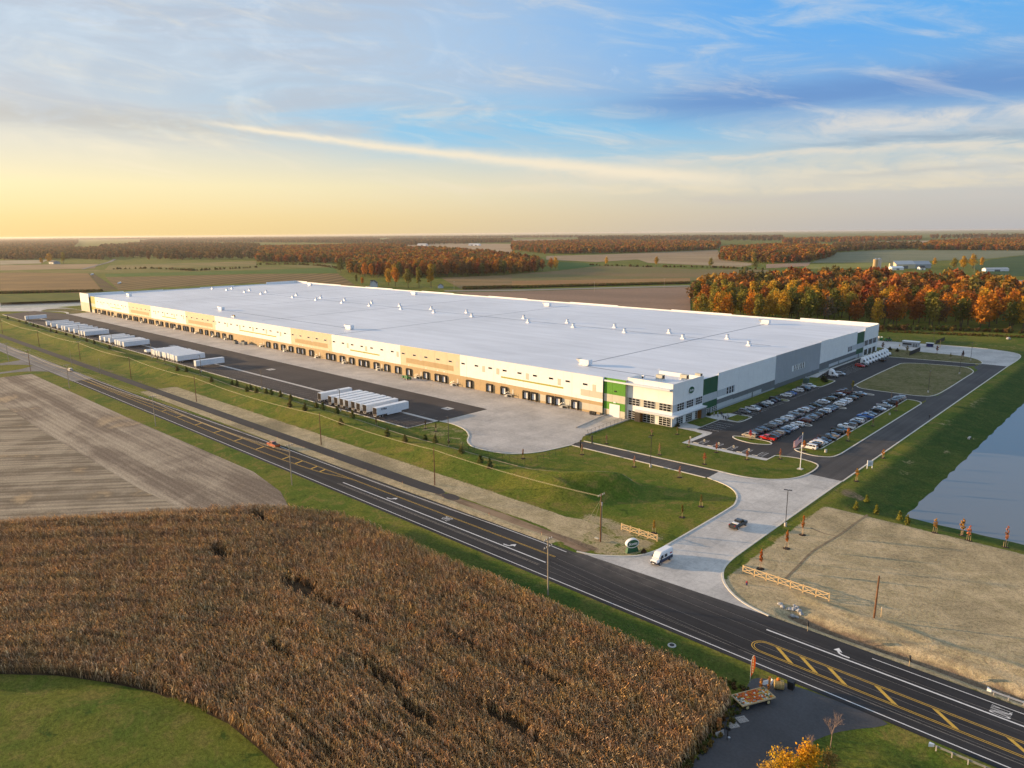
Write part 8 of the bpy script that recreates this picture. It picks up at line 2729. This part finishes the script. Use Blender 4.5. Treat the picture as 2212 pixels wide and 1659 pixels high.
for x, h, c, lab in ((1890, 17, 'brown_paint', 'brown concrete silo beside the barns'), (1897.5, 17.5, 'concrete', 'pale grey concrete silo beside the barns')):
    q = at(x, 580)
    t = thing('silo', lab, 'silo', (q.x, q.y, 0))
    MB().tube((0, 0, 0), (0, 0, h), 4.2, 4.2, 20).build('barrel', M[c], t)
    MB().tube((0, 0, h), (0, 0, h + 1.6), 4.2, .8, 20).build('cap', M['steel'], t)
for x, y, w, d, h, r_, rz, wm2, rm2, lab in ((1948, 580, 38, 22, 8, 6, 50, 'cream_barn', 'tin', 'large cream barn with a pale roof at the farm beyond the wood'), (1985, 579, 34, 20, 7, 6, 48, 'mid_grey', 'mid_grey', 'grey barn with a blue-grey roof next to the cream barn'), (1935, 583, 22, 12, 4, 2.5, 48, 'white', 'white', 'low white shed in front of the barns'), (1990, 583, 10, 8, 4, 2, 48, 'white', 'slate', 'white farm cottage by the grey barn'),
                                             (913, 531, 60, 25, 8, 6, 20, 'white', 'tin', 'white farm buildings far across the tan field'), (1022, 531, 50, 22, 8, 6, 20, 'house_white', 'tin', 'pale farm house beyond the tan field'), (1030, 531, 40, 25, 7, 5, 20, 'white', 'white', 'white farm shed beyond the tan field, right of the pale house'), (118, 570, 40, 16, 5, 4, 0, 'mid_grey', 'slate', 'low grey farm shed by the yellow trees on the horizon'),
                                             (340, 537, 50, 20, 6, 5, 0, 'white', 'tin', 'small white farm shed in the hazy woods, first of three'), (368, 534, 60, 25, 6, 5, 0, 'white', 'tin', 'small white farm shed in the hazy woods, second of three'), (385, 533, 40, 22, 6, 5, 10, 'house_white', 'white', 'small white farm shed in the hazy woods, third of three'), (318, 552, 30, 14, 5, 5, 0, 'mid_grey', 'slate', 'dark farm house among the roadside trees'), (475, 548, 22, 14, 6, 6, 10, 'white', 'white', 'white gabled house among the far trees'), (2150, 586, 40, 10, 4, 2, 45, 'white', 'tin', 'long low white shed beside the dark green field')):
    q = at(x, y)
    t = thing('farm_building', lab, 'barn' if 'barn' in lab else 'farm building', (q.x, q.y, 0), R(rz))
    gable(t, w, d, h, r_, M[wm2], M[rm2])
    MB().box(-w * .12, w * .12, -d / 2 - .1, -d / 2, .1, h * .7).build('door', M['dark_grey'], t)
far_ = [at(178, 582), at(215, 572), at(237, 566), at(248, 560)]
mbp = smooth_path([(p.x, p.y) for p in far_], 4)
mb = MB()
flat_ribbon(mb, mbp, 9, .5)
struct('far_lane', mb.mesh('far_lane', M['old_road']))
for x, y, lab in ((199, 594, 'white wrapped bale row lying on the tilled strip'), (258, 613, 'white wrapped bale row lying on the green strip')):
    q = at(x, y)
    t = thing('wrapped_bales', lab, 'hay bales', (q.x, q.y, 0), R(150))
    for k in range(5):
        MB().tube((k * 3.0 - 7, 0, 1.3), (k * 3.0 - 4.1, 0, 1.3), 1.3, 1.3, 12).build('bale', M['white'], t)
for x, y, h, lab in ((1284, 631, 12, 'pale utility pole on the lane behind the warehouse, first'), (1435, 622, 12, 'pale utility pole on the lane behind the warehouse, second'), (981, 627, 11, 'pale utility pole beside the farm lane'), (2104, 588, 12, 'pale pole behind the barns')):
    q = at(x, y)
    pole(q.x, q.y, h, M['wood_grey'], lab, 1, .2)
rb = thing('grey_boulder', 'lone pale boulder on the far lawn in front of the weeds', 'boulder', (-84, 557, 0))
MB().ball((0, 0, .6), 1.3, 9, 5, .7).build('stone', M['stone'], rb)
MB().ball((.9, .6, .3), .6, 8, 4, .7).build('chip', M['stone'], rb)

# ------------------------------------------------------------------ the air
def haze_box():
    mb = MB().box(-32000, 24000, -24000, 32000, -4.5, 74.0)
    m = bpy.data.materials.new('thin_evening_haze')
    m.use_nodes = True
    m.node_tree.nodes.clear()
    N = Nodes(m.node_tree)
    pv = N.n('ShaderNodeVolumePrincipled')
    pv.inputs['Color'].default_value = (.92, .88, .84, 1)
    pv.inputs['Density'].default_value = HAZE
    pv.inputs['Anisotropy'].default_value = .35
    N.put(N.n('ShaderNodeOutputMaterial').inputs['Volume'], pv.outputs[0])
    o = struct('haze', mb.mesh('haze', m), 'stuff')
    tag(o, 'thin warm evening haze over the whole countryside', 'haze')


HAZE = 3e-5
USE_HAZE = True
if USE_HAZE:
    haze_box()
